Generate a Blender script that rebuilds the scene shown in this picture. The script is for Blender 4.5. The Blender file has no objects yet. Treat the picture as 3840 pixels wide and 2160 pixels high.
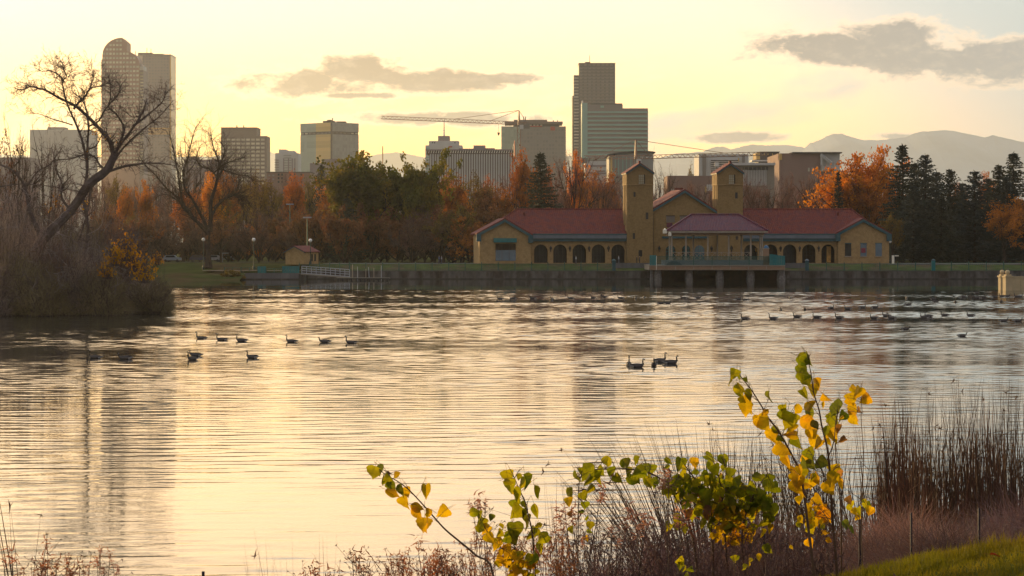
import bpy, math, random
from mathutils import Vector, Matrix, noise as mnoise
R = math.radians
S = bpy.context.scene
COL = S.collection

# ------------------------------------------------------------------ camera
F, CAM_H, HOR = 9600.0, 7.0, 920.0      # focal length in photo pixels, eye height above the water, horizon row
cam_d = bpy.data.cameras.new('camera')
cam_d.sensor_width = 36.0
cam_d.lens = 90.0
cam_d.shift_y = -160.0 / 3840.0
cam_d.clip_start = 0.5
cam_d.clip_end = 60000.0
cam = bpy.data.objects.new('camera', cam_d)
COL.objects.link(cam)
cam.location = (0, 0, CAM_H)
cam.rotation_euler = (R(90), 0, 0)
S.camera = cam

SUN_AZ, SUN_EL = -37.0, 9.0             # degrees left of the view direction (+Y), elevation

SKY_STRENGTH, VEIL_STRENGTH, SUN_STRENGTH = 0.05, 1.0, 5.0
VEIL_EAST, VEIL_SIDE, VEIL_SUN, VEIL_GOLD = (0.38, 0.345, 0.37), (0.60, 0.71, 0.78), (2.1, 1.42, 0.82), (3.2, 1.5, 0.04)
GAP_FAR, GAP_SUN = (0.38, 0.52, 0.55), (0.58, 0.78, 0.88)
CLOUD_CORE, CLOUD_CORE_SUN = (0.42, 0.45, 0.47), (0.12, 0.10, 0.09)

def P(u, v, Y):
    return Vector(((u - 1920.0) / F * Y, Y, CAM_H + (HOR - v) / F * Y))

# ------------------------------------------------------------------ node helpers
class NT:
    def __init__(self, tree):
        self.t = tree; self.n = tree.nodes; self.l = tree.links
    def new(self, typ, **kw):
        nd = self.n.new(typ)
        for k, v in kw.items(): setattr(nd, k, v)
        return nd
    def put(self, sock, val):
        if isinstance(val, bpy.types.NodeSocket): self.l.new(val, sock)
        elif val is not None:
            if isinstance(val, (tuple, list)) and len(val) == 3 and sock.type == 'RGBA': val = (*val, 1)
            sock.default_value = val
    def m(self, op, a, b=None, c=None, clamp=False):
        nd = self.new('ShaderNodeMath', operation=op, use_clamp=clamp)
        self.put(nd.inputs[0], a); self.put(nd.inputs[1], b)
        if c is not None: self.put(nd.inputs[2], c)
        return nd.outputs[0]
    def mix(self, fac, a, b, mode='MIX'):
        nd = self.new('ShaderNodeMix', data_type='RGBA', blend_type=mode)
        self.put(nd.inputs[0], fac); self.put(nd.inputs[6], a); self.put(nd.inputs[7], b)
        return nd.outputs[2]
    def smooth(self, x, lo, hi, to0=0.0, to1=1.0):
        nd = self.new('ShaderNodeMapRange', interpolation_type='SMOOTHSTEP')
        self.put(nd.inputs[0], x); self.put(nd.inputs[1], lo); self.put(nd.inputs[2], hi)
        self.put(nd.inputs[3], to0); self.put(nd.inputs[4], to1)
        return nd.outputs[0]
    def noise(self, vec, scale, detail=3.0, rough=0.5, dist=0.0):
        nd = self.new('ShaderNodeTexNoise')
        if vec is not None: self.put(nd.inputs['Vector'], vec)
        nd.inputs['Scale'].default_value = scale; nd.inputs['Detail'].default_value = detail
        nd.inputs['Roughness'].default_value = rough; nd.inputs['Distortion'].default_value = dist
        return nd.outputs[0]
    def xyz(self, x, y, z):
        nd = self.new('ShaderNodeCombineXYZ')
        self.put(nd.inputs[0], x); self.put(nd.inputs[1], y); self.put(nd.inputs[2], z)
        return nd.outputs[0]
    def sep(self, vec):
        nd = self.new('ShaderNodeSeparateXYZ'); self.put(nd.inputs[0], vec)
        return nd.outputs

# ------------------------------------------------------------------ sky
W = bpy.data.worlds.new('World'); S.world = W; W.use_nodes = True
w = NT(W.node_tree)
for nd in list(w.n): w.n.remove(nd)
sky = w.new('ShaderNodeTexSky', sky_type='NISHITA', sun_disc=False)
sky.sun_elevation = R(SUN_EL); sky.sun_rotation = R(SUN_AZ)
sky.altitude = 1600; sky.air_density = 1.0; sky.dust_density = 2.0; sky.ozone_density = 1.0
tc = w.new('ShaderNodeTexCoord')
dx, dy, dz = w.sep(tc.outputs['Generated'])
ys = w.m('MAXIMUM', dy, 0.05)
U = w.m('MULTIPLY_ADD', w.m('DIVIDE', dx, ys), 9.6, 1.92)
V = w.m('MULTIPLY_ADD', w.m('DIVIDE', dz, ys), -9.6, 0.92)
front = w.smooth(dy, 0.55, 0.9)
sd = (math.sin(R(SUN_AZ)) * math.cos(R(SUN_EL)), math.cos(R(SUN_AZ)) * math.cos(R(SUN_EL)), math.sin(R(SUN_EL)))
dot = w.new('ShaderNodeVectorMath', operation='DOT_PRODUCT')
w.l.new(tc.outputs['Generated'], dot.inputs[0]); gd = Vector((math.sin(R(-27)), math.cos(R(-27)), 0.15)).normalized()   # middle of the bright cloud veil that spreads from the sun into view
dot.inputs[1].default_value = gd
ca = dot.outputs['Value']
# thin high cloud veil that catches the low sun: bright towards it, pale grey-blue away from it
near_sun = w.smooth(ca, 0.70, 0.945)
side = w.smooth(ca, -0.6, 0.95)
streak = w.noise(w.xyz(w.m('MULTIPLY', U, 0.55), w.m('MULTIPLY_ADD', V, 2.6, w.m('MULTIPLY', U, 0.45)), dx), 1.25, 5, 0.55, 0.35)
el_up = w.smooth(dz, 0.0, 0.10)
veil_far = w.mix(side, VEIL_EAST, VEIL_SIDE)
veil = w.mix(near_sun, veil_far, VEIL_SUN)
gold = w.smooth(dz, 0.10, 0.012)
veil = w.mix(w.m('MULTIPLY', gold, w.smooth(ca, 0.74, 0.92)), veil, VEIL_GOLD)
blue_gap = w.mix(near_sun, GAP_FAR, GAP_SUN)
gapf = w.m('MULTIPLY', w.smooth(streak, 0.50, 0.72), w.smooth(dz, 0.0, 0.05, 0.15, 0.85))
rightness = w.smooth(w.m('SUBTRACT', U, w.m('MULTIPLY', V, 2.2)), 2.0, 3.7)
gapf = w.m('MAXIMUM', gapf, w.m('MULTIPLY', rightness, w.m('MULTIPLY', front, 0.85)))
veil = w.mix(gapf, veil, blue_gap)
# the Nishita sky behind the veil, seen through warm thin cloud (strength SKY_STRENGTH)
skc = w.new('ShaderNodeVectorMath', operation='MULTIPLY'); w.l.new(sky.outputs[0], skc.inputs[0])
skc.inputs[1].default_value = (SKY_STRENGTH * 0.40, SKY_STRENGTH * 0.20, SKY_STRENGTH * 0.08)
tot = w.new('ShaderNodeVectorMath', operation='ADD'); w.l.new(skc.outputs[0], tot.inputs[0]); w.l.new(veil, tot.inputs[1]); veil = tot.outputs[0]
# separate cumulus patches, positions in the sky given by direction
cn = w.noise(w.xyz(w.m('MULTIPLY', U, 4.2), w.m('MULTIPLY', V, 8.5), 0.3), 1.25, 8, 0.64, 0.3)
cn = w.m('SUBTRACT', cn, 0.5)
cn2 = w.noise(w.xyz(w.m('MULTIPLY', U, 14.0), w.m('MULTIPLY', V, 26.0), 1.3), 1.0, 6, 0.6, 0.2)
cn = w.m('MULTIPLY_ADD', w.m('SUBTRACT', cn2, 0.5), 0.35, cn)
cl = None
CLOUDS = [(1.13, .322, .25, .052), (1.36, .270, .16, .056), (1.62, .302, .29, .036), (1.87, .295, .15, .02), (1.30, .358, .16, .012),
          (3.33, .190, .40, .074), (3.04, .165, .20, .045), (3.78, .232, .36, .072), (3.40, .132, .15, .048), (3.56, .22, .28, .07), (4.15, .22, .30, .07),
          (2.76, .515, .16, .016), (1.64, .446, .33, .022), (3.37, .512, .09, .014), (1.74, .43, .12, .012),
          (0.2, -.45, .5, .09), (2.4, -.7, .7, .12), (-1.2, .25, .6, .05), (5.6, .1, .6, .08), (4.9, -.9, .8, .15)]
for cu, cv, ru, rv in CLOUDS:
    a = w.m('DIVIDE', w.m('SUBTRACT', U, cu), ru); b = w.m('DIVIDE', w.m('SUBTRACT', V, cv), rv)
    r2 = w.m('SQRT', w.m('ADD', w.m('MULTIPLY', a, a), w.m('MULTIPLY', b, b)))
    d = w.m('SUBTRACT', 1.0, r2)
    d = w.m('ADD', d, 0.22)
    cl = d if cl is None else w.m('SMOOTH_MAX', cl, d, 0.12)
dens = w.m('MULTIPLY_ADD', cn, 3.0, w.m('MAXIMUM', cl, -3.0))
cover = w.m('MULTIPLY', w.smooth(dens, -0.45, 0.10), front)
core = w.m('MULTIPLY', w.smooth(dens, -0.08, 0.55), front)
rimc = w.mix(near_sun, (1.15, 0.92, 0.66), (1.6, 1.1, 0.72))
corec = w.mix(near_sun, CLOUD_CORE, CLOUD_CORE_SUN)
corec = w.mix(w.smooth(cn2, 0.45, 0.75, 0.0, 0.35), corec, (0.85, 0.72, 0.55))
veil = w.mix(w.m('MULTIPLY', cover, 0.75), veil, rimc)
veil = w.mix(w.m('MULTIPLY', core, 0.95), veil, corec)
bg2 = w.new('ShaderNodeBackground'); w.l.new(veil, bg2.inputs[0])
bg2.inputs[1].default_value = VEIL_STRENGTH
out = w.new('ShaderNodeOutputWorld'); w.l.new(bg2.outputs[0], out.inputs[0])
W.cycles.sampling_method = 'MANUAL'; W.cycles.sample_map_resolution = 512

# ------------------------------------------------------------------ sun
sun_d = bpy.data.lights.new('sun', 'SUN'); sun_d.energy = SUN_STRENGTH; sun_d.angle = R(0.6)
sun_d.color = (1.0, 0.66, 0.28)
sun = bpy.data.objects.new('sun', sun_d); COL.objects.link(sun)
sun.rotation_euler = Vector(sd).to_track_quat('Z', 'Y').to_euler()

S.view_settings.view_transform = 'Standard'; S.view_settings.look = 'None'
S.view_settings.exposure = 0.18; S.view_settings.gamma = 1.0; S.view_settings.use_curve_mapping = False
S.render.film_transparent = False
S.cycles.use_denoising = True
S.cycles.max_bounces = 6; S.cycles.diffuse_bounces = 2; S.cycles.glossy_bounces = 3
S.cycles.transmission_bounces = 4; S.cycles.volume_bounces = 0; S.cycles.transparent_max_bounces = 6
S.cycles.sample_clamp_indirect = 3.0; S.cycles.sample_clamp_direct = 8.0
S.cycles.caustics_reflective = False; S.cycles.caustics_refractive = False
S.cycles.use_adaptive_sampling = True; S.cycles.adaptive_threshold = 0.02

# ------------------------------------------------------------------ object helpers
def tag(o, label=None, cat=None, group=None, kind=None):
    if label: o['label'] = label
    if cat: o['category'] = cat
    if group: o['group'] = group
    if kind: o['kind'] = kind
    return o

def thing(name, label, cat, loc=(0, 0, 0), rz=0.0, group=None, parent=None):
    o = bpy.data.objects.new(name, None); COL.objects.link(o)
    o.location = loc; o.rotation_euler = (0, 0, rz); o.empty_display_size = 0.3
    return tag(o, label, cat, group)

class MB:
    """collects faces, builds one mesh object"""
    def __init__(self): self.v = []; self.f = []; self.m = []
    def face(self, pts, mi=0):
        n = len(self.v); self.v.extend(tuple(p) for p in pts); self.f.append(tuple(range(n, n + len(pts)))); self.m.append(mi)
    def box(self, x0, x1, y0, y1, z0, z1, mi=0):
        n = len(self.v)
        self.v += [(x0, y0, z0), (x1, y0, z0), (x1, y1, z0), (x0, y1, z0), (x0, y0, z1), (x1, y0, z1), (x1, y1, z1), (x0, y1, z1)]
        for q in ((0, 3, 2, 1), (4, 5, 6, 7), (0, 1, 5, 4), (1, 2, 6, 5), (2, 3, 7, 6), (3, 0, 4, 7)):
            self.f.append(tuple(n + i for i in q)); self.m.append(mi)
        return self
    def prism(self, poly, y0, y1, mi=0):
        """poly: (x, z) outline counter-clockwise seen from -Y, extruded along y"""
        n = len(self.v); k = len(poly)
        self.v += [(x, y0, z) for x, z in poly] + [(x, y1, z) for x, z in poly]
        self.f.append(tuple(range(n, n + k))); self.m.append(mi)
        self.f.append(tuple(range(n + 2 * k - 1, n + k - 1, -1))); self.m.append(mi)
        for i in range(k):
            j = (i + 1) % k
            self.f.append((n + i, n + k + i, n + k + j, n + j)); self.m.append(mi)
        return self
    def vprism(self, poly, z0, z1, mi=0):
        n = len(self.v); k = len(poly)
        self.v += [(x, y, z0) for x, y in poly] + [(x, y, z1) for x, y in poly]
        self.f.append(tuple(range(n + k - 1, n - 1, -1))); self.m.append(mi)
        self.f.append(tuple(range(n + k, n + 2 * k))); self.m.append(mi)
        for i in range(k):
            j = (i + 1) % k
            self.f.append((n + i, n + j, n + k + j, n + k + i)); self.m.append(mi)
        return self
    def tube(self, pts, rad, n=5, mi=0, cap=True):
        pts = [Vector(p) for p in pts]
        if not isinstance(rad, (list, tuple)): rad = [rad] * len(pts)
        base = len(self.v)
        prev = None
        for i, p in enumerate(pts):
            a = pts[max(0, i - 1)]; b = pts[min(len(pts) - 1, i + 1)]
            t = (b - a)
            if t.length < 1e-9: t = Vector((0, 0, 1))
            t.normalize()
            if prev is None:
                s = t.cross(Vector((0.13, 0.31, 0.94)))
                if s.length < 0.1: s = t.cross(Vector((1, 0, 0)))
            else:
                s = prev - t * prev.dot(t)
                if s.length < 1e-4: s = t.orthogonal()
            s.normalize(); prev = s
            c = t.cross(s); r = rad[i]
            for k in range(n):
                an = 2 * math.pi * k / n
                q = p + (s * math.cos(an) + c * math.sin(an)) * r
                self.v.append((q.x, q.y, q.z))
        for i in range(len(pts) - 1):
            for k in range(n):
                k2 = (k + 1) % n; o = base + i * n
                self.f.append((o + k, o + k2, o + n + k2, o + n + k)); self.m.append(mi)
        if cap and n > 2:
            self.f.append(tuple(base + n - 1 - k for k in range(n))); self.m.append(mi)
            o = base + (len(pts) - 1) * n
            self.f.append(tuple(o + k for k in range(n))); self.m.append(mi)
        return self
    def lathe(self, prof, n=12, c=(0, 0, 0), mi=0):
        """prof: (radius, z) from bottom to top"""
        base = len(self.v)
        for r, z in prof:
            for k in range(n):
                a = 2 * math.pi * k / n
                self.v.append((c[0] + r * math.cos(a), c[1] + r * math.sin(a), c[2] + z))
        for i in range(len(prof) - 1):
            for k in range(n):
                k2 = (k + 1) % n; o = base + i * n
                self.f.append((o + k, o + k2, o + n + k2, o + n + k)); self.m.append(mi)
        self.f.append(tuple(base + n - 1 - k for k in range(n))); self.m.append(mi)
        o = base + (len(prof) - 1) * n
        self.f.append(tuple(o + k for k in range(n))); self.m.append(mi)
        return self
    def mesh(self, name, mats, origin=None, smooth=False):
        me = bpy.data.meshes.new(name)
        vv = self.v
        if origin is not None:
            ox, oy, oz = origin
            vv = [(a - ox, b - oy, c - oz) for a, b, c in vv]
        me.from_pydata(vv, [], self.f)
        for mt in (mats if isinstance(mats, (list, tuple)) else [mats]): me.materials.append(mt)
        if isinstance(mats, (list, tuple)) and len(mats) > 1:
            me.polygons.foreach_set('material_index', self.m)
        if smooth: me.polygons.foreach_set('use_smooth', [True] * len(me.polygons))
        me.update()
        return me
    def build(self, name, mats, parent=None, origin=None, smooth=False):
        """vertices are in world space when origin is given (it becomes the object's own origin)"""
        if parent is not None and origin is None: pass
        me = self.mesh(name, mats, origin, smooth)
        o = bpy.data.objects.new(name, me); COL.objects.link(o)
        if parent is not None: o.parent = parent
        elif origin is not None: o.location = origin
        return o

def inst(name, me, loc=(0, 0, 0), parent=None, rz=0.0, sc=None, rot=None):
    o = bpy.data.objects.new(name, me); COL.objects.link(o)
    o.location = loc
    o.rotation_euler = rot if rot is not None else (0, 0, rz)
    if sc is not None: o.scale = sc
    if parent is not None: o.parent = parent
    return o

def kids(o): return KIDS.get(o.name, None) or [c for c in o.children]
KIDS = {}
def copy_thing(root, loc, rz=0.0, sc=(1, 1, 1), label=None, group=None, mats=None, tree=None):
    r = root.copy(); COL.objects.link(r)
    r.location = loc; r.rotation_euler = (0, 0, rz); r.scale = sc
    if label: r['label'] = label
    if group: r['group'] = group
    for ch in (tree if tree is not None else list(root.children)):
        sub = list(ch.children) if tree is None else []
        c = ch.copy(); COL.objects.link(c); c.parent = r
        for g in sub:
            d = g.copy(); COL.objects.link(d); d.parent = c
    return r

# ------------------------------------------------------------------ materials
def mat(name, col, rough=0.8, var=0.18, vscale=1.0, metal=0.0, spec=0.3, bump=0.0, bscale=None, col2=None, c2f=(0.45, 0.62),
        trans=0.0, tcol=None, rnd=0.0, coord='obj', streak=1.0, hue=0.0):
    mt = bpy.data.materials.new(name); mt.use_nodes = True
    n = NT(mt.node_tree)
    bs = n.n['Principled BSDF']; outn = n.n['Material Output']
    tcn = n.new('ShaderNodeTexCoord')
    vec = tcn.outputs['Object']
    if coord == 'world': vec = n.new('ShaderNodeNewGeometry').outputs['Position']
    if streak != 1.0:
        mp = n.new('ShaderNodeMapping'); n.l.new(vec, mp.inputs[0]); mp.inputs['Scale'].default_value = (1, 1, streak); vec = mp.outputs[0]
    nz = n.noise(vec, vscale, 6, 0.6)
    f = n.smooth(nz, 0.25, 0.75, 1.0 - var, 1.0 + var)
    c = n.mix(0.0, col, col)
    if col2 is not None:
        nz2 = n.noise(vec, vscale * 0.45 + 0.01, 4, 0.55)
        c = n.mix(n.smooth(nz2, *c2f), col, col2)
    if rnd:
        oi = n.new('ShaderNodeObjectInfo')
        f = n.m('MULTIPLY', f, n.m('MULTIPLY_ADD', oi.outputs['Random'], 2 * rnd, 1.0 - rnd))
    if hue:
        oi = n.new('ShaderNodeObjectInfo')
        hs = n.new('ShaderNodeHueSaturation'); n.put(hs.inputs['Color'], c)
        n.put(hs.inputs['Hue'], n.m('MULTIPLY_ADD', n.m('FRACT', n.m('MULTIPLY', oi.outputs['Random'], 7.31)), hue, 0.5 - hue / 2)); c = hs.outputs[0]
    mul = n.new('ShaderNodeVectorMath', operation='SCALE'); n.l.new(c, mul.inputs[0]); n.l.new(f, mul.inputs['Scale'])
    colr = mul.outputs[0]
    n.l.new(colr, bs.inputs['Base Color'])
    bs.inputs['Roughness'].default_value = rough; bs.inputs['Metallic'].default_value = metal
    bs.inputs['Specular IOR Level'].default_value = 0.0 if rough > 0.88 else spec
    if bump:
        bp = n.new('ShaderNodeBump'); bp.inputs['Strength'].default_value = 1.0; bp.inputs['Distance'].default_value = bump
        n.l.new(n.noise(vec, bscale or vscale * 3, 5, 0.65), bp.inputs['Height']); n.l.new(bp.outputs[0], bs.inputs['Normal'])
    if trans:
        tr = n.new('ShaderNodeBsdfTranslucent')
        if tcol is not None:
            m2 = n.new('ShaderNodeVectorMath', operation='MULTIPLY'); n.l.new(colr, m2.inputs[0]); m2.inputs[1].default_value = tcol
            n.l.new(m2.outputs[0], tr.inputs[0])
        else: n.l.new(colr, tr.inputs[0])
        mx = n.new('ShaderNodeMixShader'); mx.inputs[0].default_value = trans
        n.l.new(bs.outputs[0], mx.inputs[1]); n.l.new(tr.outputs[0], mx.inputs[2]); n.l.new(mx.outputs[0], outn.inputs[0])
    return mt

# ================================================================== STRUCTURE: haze, ground, water, mountains
def make_haze():
    b = MB().box(-16000, 16000, -1500, 27500, -3.0, 1180)
    mt = bpy.data.materials.new('haze'); mt.use_nodes = True
    n = NT(mt.node_tree); n.n.remove(n.n['Principled BSDF'])
    pv = n.new('ShaderNodeVolumePrincipled')
    pv.inputs['Color'].default_value = HAZE_COLOR; pv.inputs['Density'].default_value = HAZE_DENSITY
    pv.inputs['Anisotropy'].default_value = 0.68
    n.l.new(pv.outputs[0], n.n['Material Output'].inputs['Volume'])
    o = b.build('haze', mt); o['kind'] = 'stuff'
    return o
HAZE_COLOR, HAZE_DENSITY = (0.80, 0.86, 0.88, 1), 0.000044
make_haze()

M_soil = mat('dry_earth', (0.06, 0.045, 0.035), 0.95, 0.3, 0.6, bump=0.05)
M_parkgrass = mat('park_grass', (0.055, 0.065, 0.022), 0.95, 0.25, 0.15, col2=(0.075, 0.055, 0.03))
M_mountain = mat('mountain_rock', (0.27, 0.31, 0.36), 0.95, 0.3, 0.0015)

g = MB()
g.face([(-15900, -1400, -2.0), (15900, -1400, -2.0), (15900, 27400, -2.0), (-15900, 27400, -2.0)])
tag(g.build('lake_bed', M_soil), kind='structure')

# far park ground: terrace behind the shore wall, rises gently from the lawn on the left
g = MB()
rows = [532, 536, 541, 560, 700, 1200, 4000, 27300]
zs = [1.72, 2.0, 3.06, 3.06, 3.06, 3.0, 2.5, 2.0]
xs = [-9000, -400, -95, -88, -80, -60, 60, 400, 9000]
grid = []
for j, y in enumerate(rows):
    row = []
    for i, x in enumerate(xs):
        z = zs[j]
        row.append((x * (1 if j > 0 else 1), y, z))
    grid.append(row)
for j in range(len(rows) - 1):
    for i in range(len(xs) - 1):
        g.face([grid[j][i], grid[j][i + 1], grid[j + 1][i + 1], grid[j + 1][i]])
tag(g.build('park_ground', M_parkgrass), kind='structure')

# grassy shore on the left, sloping into the water
g = MB()
sx = [P(560, 1050, 520).x - 60, P(560, 1050, 520).x, P(700, 1050, 520).x, P(800, 1050, 520).x, P(915, 1050, 520).x]
prof = [(505, -1.5), (511, -0.1), (514, 0.35), (520, 0.9), (531, 1.7), (545, 3.07), (580, 3.08)]
for i in range(len(sx) - 1):
    for j in range(len(prof) - 1):
        (ya, za), (yb, zb) = prof[j], prof[j + 1]
        g.face([(sx[i], ya, za), (sx[i + 1], ya, za), (sx[i + 1], yb, zb), (sx[i], yb, zb)])
tag(g.build('grass_shore', M_parkgrass), kind='structure')

# left spit of land that carries the big bare tree
g = MB()
spit = [(-150, 245), (-49, 250), (-42, 255), (-35.5, 262), (-33.6, 270), (-36, 285), (-50, 300), (-150, 315)]
top = [(-150, 252), (-52, 258), (-44, 262), (-38.5, 267), (-37, 272), (-39.5, 281), (-52, 290), (-150, 300)]
k = len(spit)
g.v += [(x, y, -1.5) for x, y in spit] + [(x, y, 0.55) for x, y in top]
for i in range(k):
    j = (i + 1) % k; g.f.append((i, j, k + j, k + i)); g.m.append(0)
g.f.append(tuple(range(k, 2 * k))); g.m.append(0)
tag(g.build('spit', M_soil), kind='structure')

# ---- water
import numpy as np
def water_material():
    mt = bpy.data.materials.new('lake_water'); mt.use_nodes = True
    n = NT(mt.node_tree); bs = n.n['Principled BSDF']
    bs.inputs['Base Color'].default_value = (0.030, 0.034, 0.030, 1)
    bs.inputs['Roughness'].default_value = 0.02
    bs.inputs['IOR'].default_value = WATER_IOR
    pos = n.new('ShaderNodeNewGeometry').outputs['Position']
    x, y, z = n.sep(pos)
    h2 = n.noise(n.xyz(n.m('MULTIPLY', x, 1.3), n.m('MULTIPLY', y, 3.6), 4), 1.0, 3, 0.5, 0.3)
    hh = n.m('MULTIPLY', h2, n.m('MULTIPLY', n.smooth(y, 385, 430, 1.0, 0.22), n.smooth(y, 80, 220, 0.0026, 0.0060)))
    bp = n.new('ShaderNodeBump'); bp.inputs['Distance'].default_value = 1.0; bp.inputs['Strength'].default_value = 1.0
    n.l.new(hh, bp.inputs['Height']); n.l.new(bp.outputs[0], bs.inputs['Normal'])
    return mt
WATER_IOR = 1.6
def make_water():
    """real low waves: a fan of rows and columns, finer near the camera's shore"""
    rs = np.random.RandomState(5)
    ys = [30.0]
    while ys[-1] < 541: ys.append(ys[-1] + max(0.15, 0.15 * (ys[-1] / 60.0) ** 0.36))
    ys = np.array(ys); nc = 400
    s = np.linspace(-1, 1, nc)
    Yg = np.repeat(ys[:, None], nc, 1); Xg = s[None, :] * (0.212 * ys[:, None] + 9.0)
    Z = np.zeros_like(Xg)
    def fbm(x, y, seed, comps=10, l0=60.0, l1=14.0):
        r = np.random.RandomState(seed); o = np.zeros_like(x)
        for i in range(comps):
            lam = l0 * (l1 / l0) ** (i / (comps - 1)); th = r.uniform(0, np.pi)
            o += np.sin((x * np.cos(th) * 0.6 + y * np.sin(th)) * 2 * np.pi / lam + r.uniform(0, 6.28)) * (lam / l0) ** 0.3
        return o / np.sqrt(comps / 2)
    env = 0.92 + 0.32 * fbm(Xg, Yg, 2)
    env = np.clip(env, 0.35, 1.5)
    shore = 398 + 20 * fbm(Xg, Yg, 7, 6, 120, 40) - 0.10 * Xg
    t = np.clip((Yg - shore) / 22.0, 0, 1); calm = 1 - 0.955 * t * t * (3 - 2 * t)
    # long smooth streaks in the calm strip and out on the lake
    st = np.clip(fbm(Xg * 0.15, Yg, 11, 8, 40, 9) - 1.35, 0, 1)
    calm = calm * (1 - 0.8 * np.clip(st * 2.5, 0, 1)) 
    dyl = np.gradient(ys)[:, None]
    N = 52
    for i in range(N):
        lam = 0.5 * (2.3 / 0.5) ** (i / (N - 1)); th = rs.normal(0, 1.0) + 0.05
        kx, ky = np.sin(th) * 2 * np.pi / lam, np.cos(th) * 2 * np.pi / lam
        slope = SLOPE_RMS * np.sqrt(2.0 / N) * (0.55 if lam > 2.6 else 1.25)
        a = slope * lam / (2 * np.pi)
        lod = np.clip((lam / (dyl * 2.3)) - 0.7, 0, 1)
        far = np.clip((Yg - 75) / 200, 0, 1)
        wgt = 0.68 + 1.15 * far
        wgt = wgt * (far + (1 - far) * 1.55 * np.exp(-(th / 0.6) ** 2))
        Z += a * lod * wgt * np.sin(kx * Xg + ky * Yg + rs.uniform(0, 6.28) + 0.9 * np.sin(0.11 * Xg + i) + 0.7 * np.sin(0.05 * Yg + 2 * i))
    Z *= env * calm
    # smooth wake lines trailing behind the swimming birds
    for v_, ua, ub in ((1279, 1335, 3600), (1237, 2950, 3385), (1246, 3050, 3380), (1202, 2850, 3800), (1104, 700, 930), (1345, 430, 520), (1377, 2330, 2560), (1128, 1900, 2400), (1300, 1340, 2100)):
        Yk = CAM_H * F / (v_ - HOR); wk = Yk * Yk / (CAM_H * F) * 3.2
        uu = Xg / Yg * F + 1920
        Z *= 1 - 0.88 * np.exp(-((Yg - Yk - 0.25 * fbm(Xg, Yg * 0 + Yk, 3, 4, 40, 12)) / wk) ** 2) / (1 + np.exp(-(uu - ua) / 25)) / (1 + np.exp((uu - ub) / 25))
    co = np.stack([Xg, Yg, Z], -1).reshape(-1, 3).astype(np.float32)
    nr = len(ys)
    idx = np.arange(nr * nc).reshape(nr, nc)
    q = np.stack([idx[:-1, :-1], idx[:-1, 1:], idx[1:, 1:], idx[1:, :-1]], -1).reshape(-1, 4).astype(np.int32)
    me = bpy.data.meshes.new('water'); me.vertices.add(len(co)); me.vertices.foreach_set('co', co.ravel())
    me.loops.add(q.size); me.loops.foreach_set('vertex_index', q.ravel())
    me.polygons.add(len(q)); me.polygons.foreach_set('loop_start', np.arange(0, q.size, 4, dtype=np.int32))
    me.polygons.foreach_set('use_smooth', np.ones(len(q), dtype=bool))
    me.update(calc_edges=True)
    wm = water_material(); me.materials.append(wm)
    o = bpy.data.objects.new('water', me); COL.objects.link(o); tag(o, kind='structure')
    # the quiet rest of the lake outside the fan
    g = MB()
    for sg in (-1, 1):
        a, b_ = sg * (0.212 * ys[0] + 9), sg * (0.212 * ys[-1] + 9)
        pts = [(a, ys[0], 0), (sg * 900, ys[0], 0), (sg * 900, ys[-1], 0), (b_, ys[-1], 0)]
        g.face(pts if sg > 0 else pts[::-1])
    tag(g.build('water', wm), kind='structure')
SLOPE_RMS = 0.0235
make_water()

# ---- mountains: ridges with depth, behind each other
def ridge(name, pts, Y, depth, seed, base_v=918):
    rng = random.Random(seed)
    # densify
    prof = []
    for (u0, v0), (u1, v1) in zip(pts, pts[1:]):
        n = max(2, int(abs(u1 - u0) / 14))
        for i in range(n):
            t = i / n
            prof.append((u0 + (u1 - u0) * t, v0 + (v1 - v0) * t + rng.uniform(-1.6, 1.6)))
    prof.append(pts[-1])
    g = MB(); cols = []
    fr = [0.0, 0.35, 0.7, 0.9, 1.0]
    for u, v in prof:
        zt = P(u, v, Y).z; x = P(u, v, Y).x
        c = []
        for t in fr:
            j = mnoise.noise(Vector((x * 0.0012, t * 3, seed))) * depth * 0.18
            z = 2 + (zt - 2) * (t ** 1.25)
            c.append((x, Y - depth * (1 - t) + (j if t < 1 else 0), z))
        c.append((x, Y + depth * 0.5, 2))
        cols.append(c)
    for a, b in zip(cols, cols[1:]):
        for k in range(len(a) - 1):
            g.face([a[k], b[k], b[k + 1], a[k + 1]])
    return tag(g.build(name, M_mountain, smooth=True), kind='structure')
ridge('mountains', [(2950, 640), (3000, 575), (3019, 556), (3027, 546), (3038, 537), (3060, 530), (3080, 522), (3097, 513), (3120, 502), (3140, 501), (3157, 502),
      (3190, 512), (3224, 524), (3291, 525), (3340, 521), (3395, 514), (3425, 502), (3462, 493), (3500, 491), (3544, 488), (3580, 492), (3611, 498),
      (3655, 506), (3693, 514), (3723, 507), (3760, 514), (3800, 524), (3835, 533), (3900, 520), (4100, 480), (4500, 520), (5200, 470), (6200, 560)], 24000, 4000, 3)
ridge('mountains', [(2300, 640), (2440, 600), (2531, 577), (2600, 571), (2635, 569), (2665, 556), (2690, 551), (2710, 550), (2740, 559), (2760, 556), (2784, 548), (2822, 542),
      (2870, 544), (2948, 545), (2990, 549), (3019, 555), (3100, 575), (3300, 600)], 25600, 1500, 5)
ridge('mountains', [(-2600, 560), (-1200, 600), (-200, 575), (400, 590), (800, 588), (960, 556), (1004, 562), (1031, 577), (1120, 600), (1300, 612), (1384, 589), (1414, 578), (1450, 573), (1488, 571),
      (1510, 574), (1596, 590), (1700, 604), (1900, 600), (2120, 585), (2300, 590), (2500, 620)], 26200, 1500, 9)

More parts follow.
